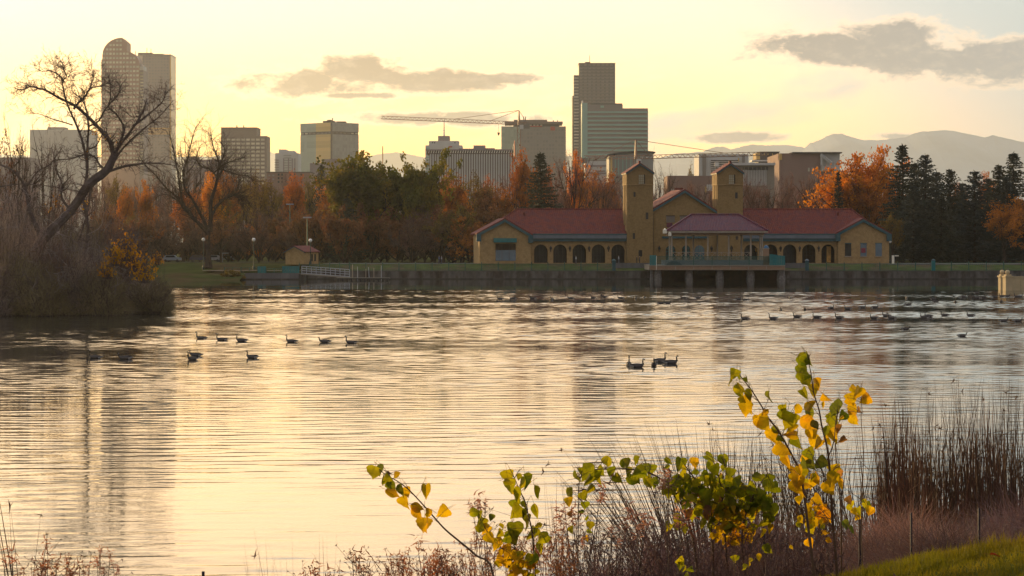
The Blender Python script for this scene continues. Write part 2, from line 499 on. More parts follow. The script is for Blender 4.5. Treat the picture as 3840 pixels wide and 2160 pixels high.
# ================================================================== CITY
M_pink = mat('pink_granite', (0.33, 0.19, 0.15), 0.6, 0.08, 0.02)
M_pane = mat('pale_window', (0.50, 0.45, 0.33), 0.25, 0.25, 0.06, spec=0.6, rnd=0.18)
M_slate = mat('blue_grey_curtain_wall', (0.22, 0.215, 0.21), 0.4, 0.1, 0.03, spec=0.5)
M_brownb = mat('brown_concrete', (0.185, 0.135, 0.115), 0.7, 0.1, 0.02)
M_brownd = mat('dark_brown_granite', (0.105, 0.08, 0.068), 0.5, 0.12, 0.02)
M_bandb = mat('bronze_glass', (0.15, 0.125, 0.10), 0.3, 0.15, 0.05, spec=0.6)
M_green = mat('grey_green_glass', (0.30, 0.335, 0.25), 0.3, 0.06, 0.05, spec=0.5)
M_goldg = mat('gold_glass_and_sunlight', (0.62, 0.40, 0.12), 0.25, 0.08, 0.05, spec=0.5)  # gold glass, also put on edges and corners as painted sunlight
M_greyg = mat('grey_curtain_wall', (0.25, 0.25, 0.22), 0.35, 0.06, 0.05, spec=0.5)
M_dark = mat('dark_opening', (0.035, 0.03, 0.028), 0.4, 0.1, 0.2)
M_teal = mat('teal_glass_band', (0.24, 0.40, 0.32), 0.3, 0.06, 0.05, spec=0.5)
M_taupe = mat('taupe_spandrel', (0.24, 0.205, 0.175), 0.6, 0.06, 0.05)
M_white = mat('pale_render', (0.50, 0.49, 0.46), 0.7, 0.08, 0.05)
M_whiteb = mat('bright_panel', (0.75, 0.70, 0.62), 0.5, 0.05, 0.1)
M_lilac = mat('lilac_render', (0.27, 0.225, 0.22), 0.8, 0.08, 0.05)
M_brickf = mat('far_brick', (0.25, 0.155, 0.125), 0.8, 0.12, 0.04)
M_concrete = mat('raw_concrete', (0.22, 0.195, 0.16), 0.8, 0.12, 0.03)
M_cranem = mat('crane_steel', (0.30, 0.17, 0.11), 0.5, 0.1, 0.2)
M_craner = mat('crane_red', (0.45, 0.06, 0.03), 0.5, 0.1, 0.2)
M_roofb = mat('flat_roof', (0.10, 0.09, 0.085), 0.9, 0.1, 0.1)

def grid_material(name, wall, glass, px, pz, fx=0.6, fz=0.55, rough=0.4):
    """fine window grid for facades too far away to tell the panes apart"""
    mt = bpy.data.materials.new(name); mt.use_nodes = True
    n = NT(mt.node_tree); bs = n.n['Principled BSDF']
    x, y, z = n.sep(n.new('ShaderNodeTexCoord').outputs['Object'])
    hx = n.m('ADD', x, y)
    a = n.m('LESS_THAN', n.m('FRACT', n.m('DIVIDE', hx, px)), fx)
    b = n.m('LESS_THAN', n.m('FRACT', n.m('DIVIDE', z, pz)), fz)
    fl = n.new('ShaderNodeTexWhiteNoise')
    n.l.new(n.xyz(n.m('FLOOR', n.m('DIVIDE', hx, px)), 0, n.m('FLOOR', n.m('DIVIDE', z, pz))), fl.inputs['Vector'])
    gcol = n.mix(n.m('MULTIPLY', fl.outputs['Value'], 0.5), glass, tuple(c * 1.6 for c in glass))
    col = n.mix(n.m('MULTIPLY', a, b), wall, gcol)
    n.l.new(col, bs.inputs['Base Color']); bs.inputs['Roughness'].default_value = rough
    return mt
M_g_slate = grid_material('slate_grid', (0.235, 0.225, 0.215), (0.17, 0.175, 0.18), 4.0, 4.0, 0.55, 0.5)
M_g_green = grid_material('green_glass_grid', (0.34, 0.375, 0.28), (0.28, 0.31, 0.225), 3.2, 4.0, 0.88, 0.9)
M_g_grey = grid_material('grey_glass_grid', (0.29, 0.285, 0.25), (0.24, 0.24, 0.21), 3.2, 4.0, 0.88, 0.9)
M_g_goldsky = grid_material('gold_reflection_grid', (0.66, 0.44, 0.14), (0.56, 0.36, 0.11), 3.2, 4.0, 0.88, 0.9)  # mirrored sunlit sky painted into the glass colours
M_g_conc = grid_material('concrete_grid', (0.225, 0.20, 0.165), (0.175, 0.16, 0.135), 3.4, 4.2, 0.6, 0.55)
M_g_brown = grid_material('brown_grid', (0.105, 0.082, 0.07), (0.16, 0.125, 0.10), 5.6, 4.3, 0.62, 0.5)

def ppm(Y): return F / Y
class Bld:
    def __init__(s, name, label, u0, u1, vtop, Y, depth, m, cat='building', group=None, x_ref=None):
        s.Y = Y; s.depth = depth
        s.uc = (u0 + u1) / 2
        s.org = Vector((P(s.uc, HOR, Y).x, Y, 2.0))
        s.root = thing(name, label, cat, s.org, 0, group)
        s.m = m
        if vtop is not None: s.block('wall', u0, u1, vtop, m)
    def x(s, u): return P(u, HOR, s.Y).x
    def z(s, v): return P(0, v, s.Y).z
    def block(s, nm, u0, u1, vtop, m, vbot=None, d0=0.0, d1=None, parent=None):
        z0 = 1.9 if vbot is None else s.z(vbot)
        d1 = s.depth if d1 is None else d1
        b = MB().box(s.x(u0), s.x(u1), s.Y + d0, s.Y + d1, z0, s.z(vtop))
        o = b.build(nm, m, parent or s.root, s.org)
        return o
    def windows(s, us, vs, wpx, hpx, m, name='window', d=-0.35, skip=None, limit=300):
        w = wpx / ppm(s.Y); h = hpx / ppm(s.Y)
        me = MB().box(-w / 2, w / 2, 0, 0.6, -h / 2, h / 2).mesh(name, m)
        cnt = 0
        for v in vs:
            for u in us:
                if skip and skip(u, v): continue
                cnt += 1
                if cnt > limit: return
                inst(name, me, Vector((s.x(u), s.Y + d, s.z(v))) - s.org, s.root)
    def bands(s, vs, u0, u1, hpx, m, name='window_band', d=-0.4, d1=None):
        for v in vs:
            s.block(name, u0, u1, v - hpx / 2, m, v + hpx / 2, d, d1 if d1 is not None else 0.3)

# ---- tower with the curved top
b = Bld('curved_top_tower', 'tall pinkish tower with stepped rounded top and square windows, left of the grey slab', 380, 536, None, 3300, 45, M_pink)
def arc(cu, cv, ru, rv, a0, a1, n):
    return [(cu + ru * math.cos(R(a0 + (a1 - a0) * i / n)), cv - rv * math.sin(R(a0 + (a1 - a0) * i / n))) for i in range(n + 1)]
outl = [(380, 2000), (380, 223)] + [(383.5, 223)] + [(383.5, 205)] + arc(456, 207, 72, 65.5, 178, 90, 12) + [(457.5, 141.7), (476, 158), (476, 189.5)] + arc(461, 240, 61, 50.5, 74, 4, 8) + [(522, 2000)]
poly = [(b.x(u), max(1.9, b.z(v)) if v < 1500 else 1.9) for u, v in outl][::-1]
mb = MB().prism(poly, b.Y, b.Y + 34)
mb.build('wall', M_pink, b.root, b.org)
# recessed side wing seen beyond the right edge
wing = [(b.x(u), b.z(v) if v < 1500 else 1.9) for u, v in [(522, 2000), (522, 236), (528, 243), (536, 262), (536, 2000)]][::-1]
MB().prism(wing, b.Y + 6, b.Y + 48).build('side_wing', M_lilac, b.root, b.org)
for v in range(270, 640, 12):
    b.block('side_window_band', 524, 535, v, M_pane, v + 5, 5.6, 6.2)
b.block('lit_side_patch', 521, 537, 247, M_white, 262, 4.5, 30)  # paler block painting the lit upper part of the side face
us = [389.5 + 12.65 * i for i in range(11)]
vs = [152.5 + 16.25 * i for i in range(32)]
def sk(u, v):
    if v < 190: return not ((456 - u) ** 2 / 66 ** 2 + (v - 207) ** 2 / 60 ** 2 < 1 and u < 456) if v < 207 else False
    if u < 456 and v < 207: return ((456 - u) ** 2 / 68 ** 2 + (v - 207) ** 2 / 62 ** 2) > 1
    if u > 470 and v < 242: return ((u - 461) ** 2 / 55 ** 2 + (v - 240) ** 2 / 44 ** 2) > 1
    return False
b.windows(us, vs, 8.6, 7.6, M_pane, 'window', skip=sk, limit=299)

# ---- grey slab behind it
b = Bld('grey_slab_tower', 'tall plain blue-grey slab tower directly behind the rounded pink tower', 521, 641, 207, 3460, 50, M_g_slate)
b.block('rooftop_plant', 514, 566, 196, M_roofb, 206.5, 8, 40); b.block('rooftop_plant', 570, 609, 200, M_roofb, 206.5, 8, 40)
b.block('parapet', 519, 642, 204, M_slate, 208, -1, 51)
b.block('glazed_corner', 511, 535, 208, M_pane, 236, -0.6, 10)
b.block('painted_sun_edge', 637, 641.5, 208, M_goldg, 600, -0.8, 50.5)  # low sun on the right edge, painted as a gold strip
b.bands([481, 488, 495, 502], 541, 636, 3.2, M_goldg)
for u, v in ((504, 189), (547, 178), (562, 181)):
    MB().tube([(b.x(u), b.Y + 10, b.z(207)), (b.x(u), b.Y + 10, b.z(v))], 0.5, 4).build('antenna', M_roofb, b.root, b.org)

# ---- pale low block at far left
b = Bld('pale_slab_block', 'wide pale grey slab block at the far left, behind the bare tree branches', 112, 337, 486, 3200, 60, M_white)
b.block('rooftop_plant', 173, 235, 475, M_lilac, 486, 10, 40)
for u in range(122, 335, 13): b.block('wall_rib', u, u + 2.5, 490, M_white, 760, -0.7, 0.2)
b = Bld('low_roof_block', 'low flat-roofed grey-brown block between the grey slab tower and the brown office block', 690, 828, 598, 1900, 40, M_lilac)
b.block('rooftop_plant', 696, 730, 585, M_brownb, 598, 5, 30)
b.windows(range(700, 825, 14), (610, 624), 7, 6, M_pane)
b = Bld('low_roof_block', 'dim low block at the left edge behind the dark tree crowns', 0, 112, 590, 1900, 40, M_lilac)

# ---- brown office block
b = Bld('brown_office_block', 'brown stepped office block with long rows of windows', 829, 963, 479, 2700, 40, M_brownb)
b.block('lower_wing', 963, 1001, 510, M_brownb, None, 0, 36)
b.block('parapet', 828, 964, 477.5, M_roofb, 480, -0.6, 40)
b.windows([839 + 18.3 * i for i in range(9)], [523.5 + 14.9 * i for i in range(12)], 13.6, 7.6, M_pane, 'window')
for u in (885, 911):
    MB().tube([(b.x(u), b.Y + 8, b.z(479)), (b.x(u), b.Y + 8, b.z(469))], 0.7, 4).build('roof_vent', M_roofb, b.root, b.org)

# ---- pale apartment block
b = Bld('pale_apartment_block', 'pale stepped apartment block left of the green and gold glass block', 1032, 1118, 574, 2400, 35, M_white)
b.block('penthouse', 1044, 1071, 559.5, M_white, 574, 4, 30); b.block('penthouse', 1071, 1102, 565, M_white, 574, 3, 30)
b.bands([600 + 9.3 * i for i in range(8)], 1030, 1046, 2.4, M_lilac, 'balcony', -1.6)
for u in (1062, 1080, 1094, 1104): b.block('wall_rib', u, u + 4, 594, M_lilac, 700, -0.7, 0.1)
b.bands([583 + 9.3 * i for i in range(9)], 1064, 1092, 2.6, M_greyg, 'window_band')

# ---- two-faced glass block, corner towards the lake
Y = 2900
def corner_block():
    x0, xc, x1 = P(1117, 0, Y).x, P(1243, 0, Y).x, P(1340, 0, Y).x
    root = thing('glass_corner_block', 'square glass block with a golden reflecting stripe beside its corner', 'building', (xc, Y, 2))
    org = Vector((xc, Y, 2))
    zt = P(0, 459, Y).z; z1, z2 = P(0, 503, Y).z, P(0, 492, Y).z
    dl, dr = 34.0, 26.0
    A = Vector((x0, Y + dl, 0)); C = Vector((xc, Y, 0)); B = Vector((x1, Y + dr, 0)); D = Vector((x0 + x1 - xc, Y + dl + dr, 0))
    def slab(nm, p, q, za, zb, m, out=0.0, th=1.5):
        d = (q - p).normalized(); nrm = Vector((d.y, -d.x, 0))
        if nrm.y > 0: nrm = -nrm
        a = p + nrm * out; bb = q + nrm * out; c = q - nrm * th; e = p - nrm * th
        mb = MB().vprism([(a.x, a.y), (bb.x, bb.y), (c.x, c.y), (e.x, e.y)], za, zb)
        return mb.build(nm, m, root, org)
    MB().vprism([(A.x + 1, A.y), (C.x, C.y + 1.6), (B.x - 1, B.y), (D.x, D.y)], 1.9, zt - 0.5).build('core', M_roofb, root, org)
    G = A.lerp(C, (1181 - 1117) / 126.0)
    for za, zb in ((1.9, z1), (z2, zt)):
        slab('green_glass_wall', A, G, za, zb, M_g_green); slab('gold_reflection_wall', G, C, za, zb, M_g_goldsky, 0.3)
        slab('grey_glass_wall', C + Vector((0.4, 0.2, 0)), B, za, zb, M_g_grey)
    slab('dark_band', A, C, z1, z2, M_brownd, -0.8); slab('dark_band', C, B, z1, z2, M_brownd, -0.8)
    for i in range(8):
        a = A.lerp(C, (i + 0.18) / 8); e = A.lerp(C, (i + 0.78) / 8)
        slab('plant_window', a, e, z1 + 0.9, z2 - 0.9, M_pane if i < 2 else M_bandb, -0.4)
    for i in range(7):
        a = C.lerp(B, (i + 0.2) / 7); e = C.lerp(B, (i + 0.8) / 7)
        slab('plant_window', a, e, z1 + 0.9, z2 - 0.9, M_pane if i > 4 else M_bandb, -0.4)
    slab('corner_mullion', C - Vector((1.0, -.3, 0)), C + Vector((1.0, .3, 0)), 1.9, zt + 0.4, M_brownd, 0.8)
    for u0, u1, v in ((1206, 1250, 450), (1222, 1238, 446), (1256, 1291, 452)):
        MB().box(P(u0, 0, Y).x, P(u1, 0, Y).x, Y + 20, Y + 40, zt - 0.6, P(0, v, Y).z).build('rooftop_plant', M_roofb, root, org)
    MB().tube([(P(1242, 0, Y).x, Y + 22, zt), (P(1242, 0, Y).x, Y + 22, P(0, 439, Y).z)], 0.6, 4).build('antenna', M_roofb, root, org)
corner_block()

# ---- low lilac and brown blocks in front
b = Bld('lilac_block', 'low windowless lilac-grey block in front of the glass corner block', 1162, 1208, 612, 1800, 40, M_lilac)
b.block('middle_block', 1207, 1243, 597, M_lilac, None, -1.0, 38); b.block('right_block', 1243, 1283, 595, M_lilac, None, 0.5, 36)
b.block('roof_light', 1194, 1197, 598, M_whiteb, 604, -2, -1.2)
b = Bld('brown_brick_block', 'long low brown brick block with small dark windows behind the rust-coloured trees', 1000, 1163, 645, 1500, 30, M_brickf)
b.block('parapet', 998, 1165, 644, M_roofb, 647, -0.5, 30)
b.windows([1045, 1058, 1090, 1106, 1130], [655, 668, 682], 6.5, 7.5, M_dark)
b.windows([1010, 1025], [658, 672], 6.5, 6.5, M_lilac)

# ---- stepped white tower with spire
b = Bld('stepped_spire_tower', 'pale stepped tower block topped by a sunlit spire', 1595, 1733, 545, 2500, 40, M_white)
b.block('upper_step', 1608, 1720, 528, M_white, 546, 3, 36); b.block('top_step', 1642, 1685, 508.6, M_lilac, 529, 6, 30)
MB().lathe([(0.9, 0), (0.7, 8), (0.25, 18)], 8, (b.x(1663.5), b.Y + 15, b.z(508))).build('spire', M_whiteb, b.root, b.org)
b.windows([1622, 1630, 1706], [535], 4.5, 5, M_dark); b.windows([1727], [551], 4.5, 4, M_whiteb)
b.bands([556 + 11 * i for i in range(12)], 1597, 1612, 4.5, M_teal, 'corner_window_band')
b.block('red_sign', 1682, 1695, 548, M_craner, 553, -0.8, 0.2)

# ---- long block with vertical fins
b = Bld('finned_block', 'long low block with close-set vertical fins and a crown of sunlit teeth', 1610, 1925, 574, 1600, 40, M_brownb)
b.block('crown', 1596, 1926, 560, M_lilac, 565, -2.0, 40)
b.block('crown_recess', 1598, 1922, 564.8, M_brownd, 574.5, 1.0, 38)
b.block('rooftop_plant', 1775, 1819, 544, M_lilac, 561, 5, 30); b.block('rooftop_plant', 1819, 1855, 554, M_lilac, 561, 6, 30)
b.block('rooftop_plant', 1720, 1776, 556, M_brownb, 561, 6, 30)
fin = MB().box(-0.42, 0.42, -1.3, 0, b.z(800) - 2, b.z(578) - 2).mesh('fin', M_white)
for i in range(34): inst('fin', fin, (b.x(1615 + 9.15 * i) - b.org.x, 0, 0), b.root)
tooth = MB().prism([(-0.55, 0), (0.05, 0), (0.55, 2.0), (-0.05, 2.0)], -1.4, 0.6).mesh('crown_tooth', M_whiteb)
for i in range(36): inst('crown_tooth', tooth, (b.x(1600 + 9.1 * i) - b.org.x, 0, b.z(574.3) - 2), b.root)

# ---- concrete block under construction
b = Bld('concrete_block', 'broad grey-brown concrete block with an overhanging roof and red hoists on top', 1880, 2122, 474, 2800, 45, M_g_conc)
b.block('roof_overhang', 1893, 2110, 456, M_brownb, 464, -2, 48); b.block('roof_step', 1927, 2052, 448.5, M_brownb, 456.5, 4, 40)
b.block('recessed_storey', 1925, 2098, 463.8, M_brownd, 474.3, 3, 40)
b.windows([1960, 1976, 1990, 2004, 2016, 2030], [469], 8, 5, M_pane, d=2.4)
b.block('red_panel', 2064, 2081, 475, M_craner, 489, -1, 0.2); b.block('red_rail', 1988, 2032, 472, M_craner, 475.5, -1.5, 0.4)
for u in (2090, 2074, 1962, 1969): b.block('roof_frame', u, u + 3, 450 if u > 2000 else 436, M_roofb, 458, 6, 8)
b.block('left_bay', 1880, 1950, 476, M_g_green, 800, -0.6, 0.2)

# ---- brown tower
b = Bld('dark_brown_tower', 'tall dark brown tower with stepped left side and gold-lit edge, behind the green striped tower', 2171, 2307, 237, 3300, 45, M_g_brown)
b.block('left_step', 2152, 2171, 281, M_g_brown, None, 4, 40); b.block('edge_step', 2147, 2152, 358, M_brownd, None, 8, 38)
b.block('parapet', 2170, 2308, 236, M_roofb, 239, -0.8, 45)
b.block('rooftop_plant', 2195, 2214, 231, M_roofb, 237, 5, 20)
MB().tube([(b.x(2212), b.Y + 9, b.z(236)), (b.x(2212), b.Y + 9, b.z(204))], 0.35, 4).build('antenna', M_roofb, b.root, b.org)
b.bands([254 + 11.8 * i for i in range(30)], 2172, 2306, 4.0, M_bandb, 'window_band', -0.35)
b.bands([292 + 11.8 * i for i in range(27)], 2153, 2170, 5.0, M_pane, 'window_band', 3.6, 4.3)
b.block('gold_lit_edge', 2148, 2150, 362, M_goldg, 470, 7, 20)  # gold sunlight on the left edge, painted as a strip

# ---- green striped tower
b = Bld('green_striped_tower', 'pale green glass tower with horizontal stripes, in front of the dark brown tower', 2203, 2335, 392, 2600, 40, M_taupe)
b.block('right_wing', 2335, 2430, 406, M_taupe, None, 0.5, 38)
b.block('roof_crown', 2216, 2334, 387, M_roofb, 392.2, 3, 34)
b.block('glass_prow', 2182, 2203, 386, M_teal, None, -1.0, 30)
b.block('prow_tip', 2182, 2187, 377, M_whiteb, 386.2, -0.8, 6)
for i in range(15):
    v = 417.5 + 15.9 * i
    b.block('glass_band', 2203.5, 2430.5, v, M_teal, v + 6.4, -0.7, 0.2)
b.block('top_glass', 2252, 2265, 396, M_teal, 404, -0.7, 0.1)

# ---- arched roof building
b = Bld('arched_roof_building', 'glass building under a shallow arched roof, half hidden behind the left tower of the pavilion', 2284, 2450, 583, 1400, 40, M_greyg)
ar = [(2276, 582)] + [(2276 + 170 * t, 582 - 16.5 * math.sin(math.pi * min(1, t * 0.62 + 0.05))) for t in [i / 12 for i in range(13)]] + [(2457, 570), (2457, 574)] + [(2446 - 168 * t, 586 - 15 * math.sin(math.pi * min(1, (1 - t) * 0.62 + 0.05))) for t in [i / 12 for i in range(13)]]
MB().prism([(b.x(u), b.z(v)) for u, v in ar][::-1], b.Y - 2, b.Y + 42).build('arched_roof', M_roofb, b.root, b.org)
b.block('upper_glass', 2310, 2448, 573, M_greyg, 584, 0, 38)
b.block('gold_column', 2289, 2296, 590, M_goldg, 660, -1.2, 0.3)
for u in (2306, 2318, 2334, 2348, 2364, 2400): b.block('mullion', u, u + 3, 588, M_teal, 680, -0.6, 0.1)
b.windows([2408, 2426, 2442], [592], 4, 7, M_whiteb)
b = Bld('low_banded_block', 'low pale block with dark bands left of the arched roof building', 2195, 2284, 604, 1700, 30, M_white)
b.bands([622, 650], 2195, 2284, 7, M_lilac); b.block('dark_stripe', 2235, 2270, 640, M_dark, 643, -0.5, 0.2)

# ---- right side: white building with louvres
b = Bld('white_louvred_building', 'white modern building with dark louvres behind the right tower of the pavilion', 2621, 2807, 578, 1500, 40, M_white)
b.block('dark_column', 2634, 2647, 578, M_taupe, None, -0.6, 1); b.block('louvre_panel', 2664, 2770, 600, M_whiteb, None, -0.9, 0.2)
b.bands([602 + 7.2 * i for i in range(7)], 2665, 2769, 3.2, M_dark, 'louvre', -1.3, -0.6)
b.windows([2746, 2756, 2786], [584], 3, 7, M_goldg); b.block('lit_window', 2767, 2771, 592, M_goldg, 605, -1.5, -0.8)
b.block('end_pier', 2783, 2793, 580, M_taupe, 614, -0.7, 0.2)
b = Bld('dark_block', 'dark brown block with a gold-lit left corner beside the pink brick hall', 2850, 2922, 570, 1420, 30, M_brownd)
b.block('lit_corner', 2836, 2850, 573, M_goldg, 597, 0, 20); b.block('roof_slab', 2848, 2924, 568.5, M_roofb, 571, -1, 30)  # sunlit left corner painted in gold colour
b.windows([2867, 2880, 2897, 2914], [579], 3, 7, M_goldg)
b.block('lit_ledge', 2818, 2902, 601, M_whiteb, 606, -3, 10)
b = Bld('pink_brick_hall', 'large windowless pink brick hall with a flat dark roof, left of the orange tree', 2922, 3077, 575, 1300, 60, M_brickf)
b.block('roof_slab', 2970, 3156, 570.5, M_roofb, 575, -2, 60)
b.block('lower_wall', 3060, 3170, 640, M_brickf, None, 2, 50)
b.block('glazed_end', 3077, 3150, 576, M_white, 640, 1, 40)
MB().tube([(b.x(3077), b.Y - 1, b.z(580)), (b.x(3118), b.Y - 1, b.z(612))], 1.0, 4).build('outside_stair', M_white, b.root, b.org)
MB().tube([(b.x(3079), b.Y - 1.5, b.z(576)), (b.x(3079), b.Y - 1.5, b.z(620))], 0.5, 4).build('stair_post', M_white, b.root, b.org)
b.windows([3033, 3047, 3083, 3106], [636], 6.5, 14, M_pane); b.windows([3033, 3047, 3083], [662], 6.5, 10, M_pane, d=1.4)
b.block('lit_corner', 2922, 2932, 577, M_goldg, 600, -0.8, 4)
b = Bld('parking_deck', 'low open parking deck with concrete ribs right of the white louvred building', 2744, 2904, 612, 1150, 30, M_concrete)
b.block('deck_slab', 2740, 2906, 611, M_white, 620, -2, 30)
b.bands([632], 2785, 2880, 12, M_dark, 'deck_opening', -0.5)
b.windows(range(2790, 2880, 16), [632], 2, 12, M_concrete, 'column', -0.9)
rib = MB().box(-0.18, 0.18, -0.5, 0, -3.6, 3.6).mesh('wall_rib', M_white)
for i in range(15): inst('wall_rib', rib, (b.x(2788 + 6 * i) - b.org.x, 0, b.z(666) - 2), b.root)
b = Bld('low_brick_block', 'low long brick block behind the bare trees between the two pavilion towers', 2503, 2690, 659, 1100, 25, M_brickf)
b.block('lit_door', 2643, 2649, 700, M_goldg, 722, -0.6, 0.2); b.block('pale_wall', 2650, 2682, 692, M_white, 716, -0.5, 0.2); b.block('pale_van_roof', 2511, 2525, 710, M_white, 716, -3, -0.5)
# sunlit billboard
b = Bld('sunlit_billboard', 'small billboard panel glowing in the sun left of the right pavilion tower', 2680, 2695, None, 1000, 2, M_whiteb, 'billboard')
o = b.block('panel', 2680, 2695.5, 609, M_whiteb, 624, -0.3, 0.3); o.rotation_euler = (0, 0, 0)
b.block('post', 2687, 2689, 624, M_roofb, None, -0.2, 0.2)

# ---- cranes
def lattice(mb, a, c, wd, seg, r=0.16, mi=0):
    a = Vector(a); c = Vector(c); d = (c - a); L = d.length; d.normalize()
    up = Vector((0, 0, 1)) if abs(d.z) < 0.5 else Vector((1, 0, 0))
    k = max(1, int(L / seg)); 
    side = Vector((0, 1, 0)) * wd * 0.5
    lo1, lo2 = a + side, a - side; hi = up * wd
    for off in ((side), (-side), (hi)):
        mb.tube([a + off, c + off], r * 1.4, 3, mi)
    for i in range(k):
        p = a + d * (L * i / k); q = a + d * (L * (i + 0.5) / k); s = a + d * (L * (i + 1) / k)
        for sd in (side, -side):
            mb.tube([p + sd, q + hi], r, 3, mi); mb.tube([q + hi, s + sd], r, 3, mi)
def crane(label, Y, umast, vbase, vjib, ujib, vjib_end, uctr, vapex, m, tie_us):
    X = lambda u: P(u, 0, Y).x
    Z = lambda v: P(0, v, Y).z
    org = Vector((X(umast), Y, 2.0))
    root = thing('tower_crane', label, 'crane', org)
    mb = MB()
    x = X(umast); wd = 1.0
    for dx_ in (-wd, wd):
        for dy_ in (-wd, wd): mb.tube([(x + dx_, Y + dy_, 2), (x + dx_, Y + dy_, Z(vjib))], 0.22, 3)
    n = int((Z(vjib) - 2) / 3)
    for i in range(n):
        z0 = 2 + i * 3.0; s = -1 if i % 2 else 1
        mb.tube([(x - wd * s, Y - wd, z0), (x + wd * s, Y - wd, z0 + 3)], 0.14, 3)
        mb.tube([(x - wd * s, Y + wd, z0), (x + wd * s, Y + wd, z0 + 3)], 0.14, 3)
    mb.build('mast', m, root, org)
    mb = MB(); lattice(mb, (X(umast), Y, Z(vjib)), (X(ujib), Y, Z(vjib_end)), 1.7, 2.6, 0.13); mb.build('jib', m, root, org)
    mb = MB(); lattice(mb, (X(umast), Y, Z(vjib)), (X(uctr), Y, Z(vjib)), 1.5, 3.0, 0.15); mb.build('counter_jib', m, root, org)
    cw = 1.6; xx = X(uctr); MB().box(xx - cw, xx + cw, Y - 1, Y + 1, Z(vjib) - 2.2, Z(vjib) + 0.4).build('counterweight', M_concrete, root, org)
    MB().tube([(x, Y, Z(vjib)), (x, Y, Z(vapex))], [0.9, 0.35], 4).build('apex', m, root, org)
    mb = MB()
    for tu in tie_us:
        t = (tu - umast) / (ujib - umast) if (tu - umast) * (ujib - umast) > 0 else None
        zt = Z(vjib + (vjib_end - vjib) * t) + 1.6 if t is not None else Z(vjib) + 1.2
        mb.tube([(x, Y, Z(vapex)), (X(tu), Y, zt)], 0.16, 3)
    mb.build('tie_rods', m, root, org)
    MB().box(x + 0.4, x + 2.6, Y - 2.4, Y - 0.8, Z(vjib) - 2.6, Z(vjib) - 0.1).build('cab', M_white, root, org)
    return root, org, X, Z
root, org, X, Z = crane('long pale tower crane whose jib reaches left above the finned block', 1500, 1946, 700, 468, 1430, 446, 1976, 414, M_cranem, [1700, 1840, 1976])
mb = MB(); mb.tube([(X(1870), 1500, Z(466)), (X(1870), 1500, Z(497))], 0.08, 3); mb.tube([(X(1870), 1500, Z(497)), (X(1870), 1500, Z(508))], [0.9, 0.3], 5)
mb.build('hook_block', M_brownd, root, org)
crane('tower crane whose jib reaches right over the park behind the pavilion', 1250, 2384, 700, 596, 2880, 582, 2190, 524, M_cranem, [2433, 2720, 2250])
crane('small red tower crane half hidden beside the long crane mast', 1900, 1930, 700, 596, 1915, 596, 1924, 527, M_craner, [1915])
o = MB().tube([(0, 0, 0), (0, 0, P(0, 548, 1500).z - 2)], 0.35, 4).build('roof_mast', M_cranem, None, None)
o.location = (P(1435, 0, 1500).x, 1500, 2); tag(o, 'thin orange mast rising above the green trees left of the stepped tower', 'mast')

# ================================================================== PAVILION
M_brick = mat('ochre_brick', (0.38, 0.25, 0.11), 0.85, 0.14, 2.6, bump=0.02, bscale=6, col2=(0.33, 0.21, 0.09))
M_brickd = mat('brown_tower_brick', (0.27, 0.175, 0.07), 0.85, 0.14, 2.6, bump=0.02, bscale=6, col2=(0.24, 0.155, 0.06))
M_tile = mat('red_clay_tile', (0.17, 0.030, 0.022), 0.8, 0.25, 2.2, col2=(0.12, 0.026, 0.032), bump=0.03, bscale=6)
M_tilep = mat('glazed_plum_tile', (0.14, 0.022, 0.045), 0.5, 0.3, 3.0, col2=(0.10, 0.024, 0.06), spec=0.35)
M_trim = mat('teal_trim_paint', (0.035, 0.095, 0.11), 0.6, 0.15, 1.0)
M_tealp = mat('teal_panel', (0.012, 0.16, 0.165), 0.5, 0.15, 1.0)
M_gutter = mat('pale_blue_gutter', (0.15, 0.18, 0.21), 0.5, 0.12, 0.8)
M_cream = mat('cream_paint', (0.34, 0.28, 0.215), 0.6, 0.1, 1.5)
M_peach = mat('peach_panel', (0.30, 0.185, 0.115), 0.7, 0.12, 1.5)
M_stone = mat('rough_grey_stone', (0.17, 0.155, 0.145), 0.95, 0.35, 2.5, bump=0.12, bscale=3)
M_wallst = mat('shore_wall_stone', (0.125, 0.115, 0.105), 0.95, 0.4, 0.7, bump=0.05, col2=(0.075, 0.06, 0.052), streak=0.4)
M_glassd = mat('dark_window_glass', (0.022, 0.022, 0.02), 0.3, 0.5, 0.5, spec=0.2)
M_glassb = mat('blue_window_glass', (0.05, 0.11, 0.15), 0.12, 0.2, 0.5, spec=0.8)
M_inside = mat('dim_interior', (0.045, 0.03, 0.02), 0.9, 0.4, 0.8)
M_pale = mat('pale_window_glass', (0.36, 0.34, 0.24), 0.3, 0.2, 1.0)
M_iron = mat('dark_iron', (0.03, 0.028, 0.028), 0.5, 0.1, 1.0)
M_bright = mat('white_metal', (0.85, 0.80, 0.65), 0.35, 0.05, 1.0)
M_blue = mat('blue_tarp', (0.035, 0.07, 0.12), 0.6, 0.2, 1.0)
M_fence = mat('green_fence_paint', (0.03, 0.10, 0.075), 0.5, 0.15, 1.0)
M_railp = mat('pale_rail_paint', (0.35, 0.37, 0.40), 0.5, 0.1, 1.0)
M_ambersun = mat('amber_sunlight', (0.65, 0.36, 0.08), 0.3, 0.35, 1.2)

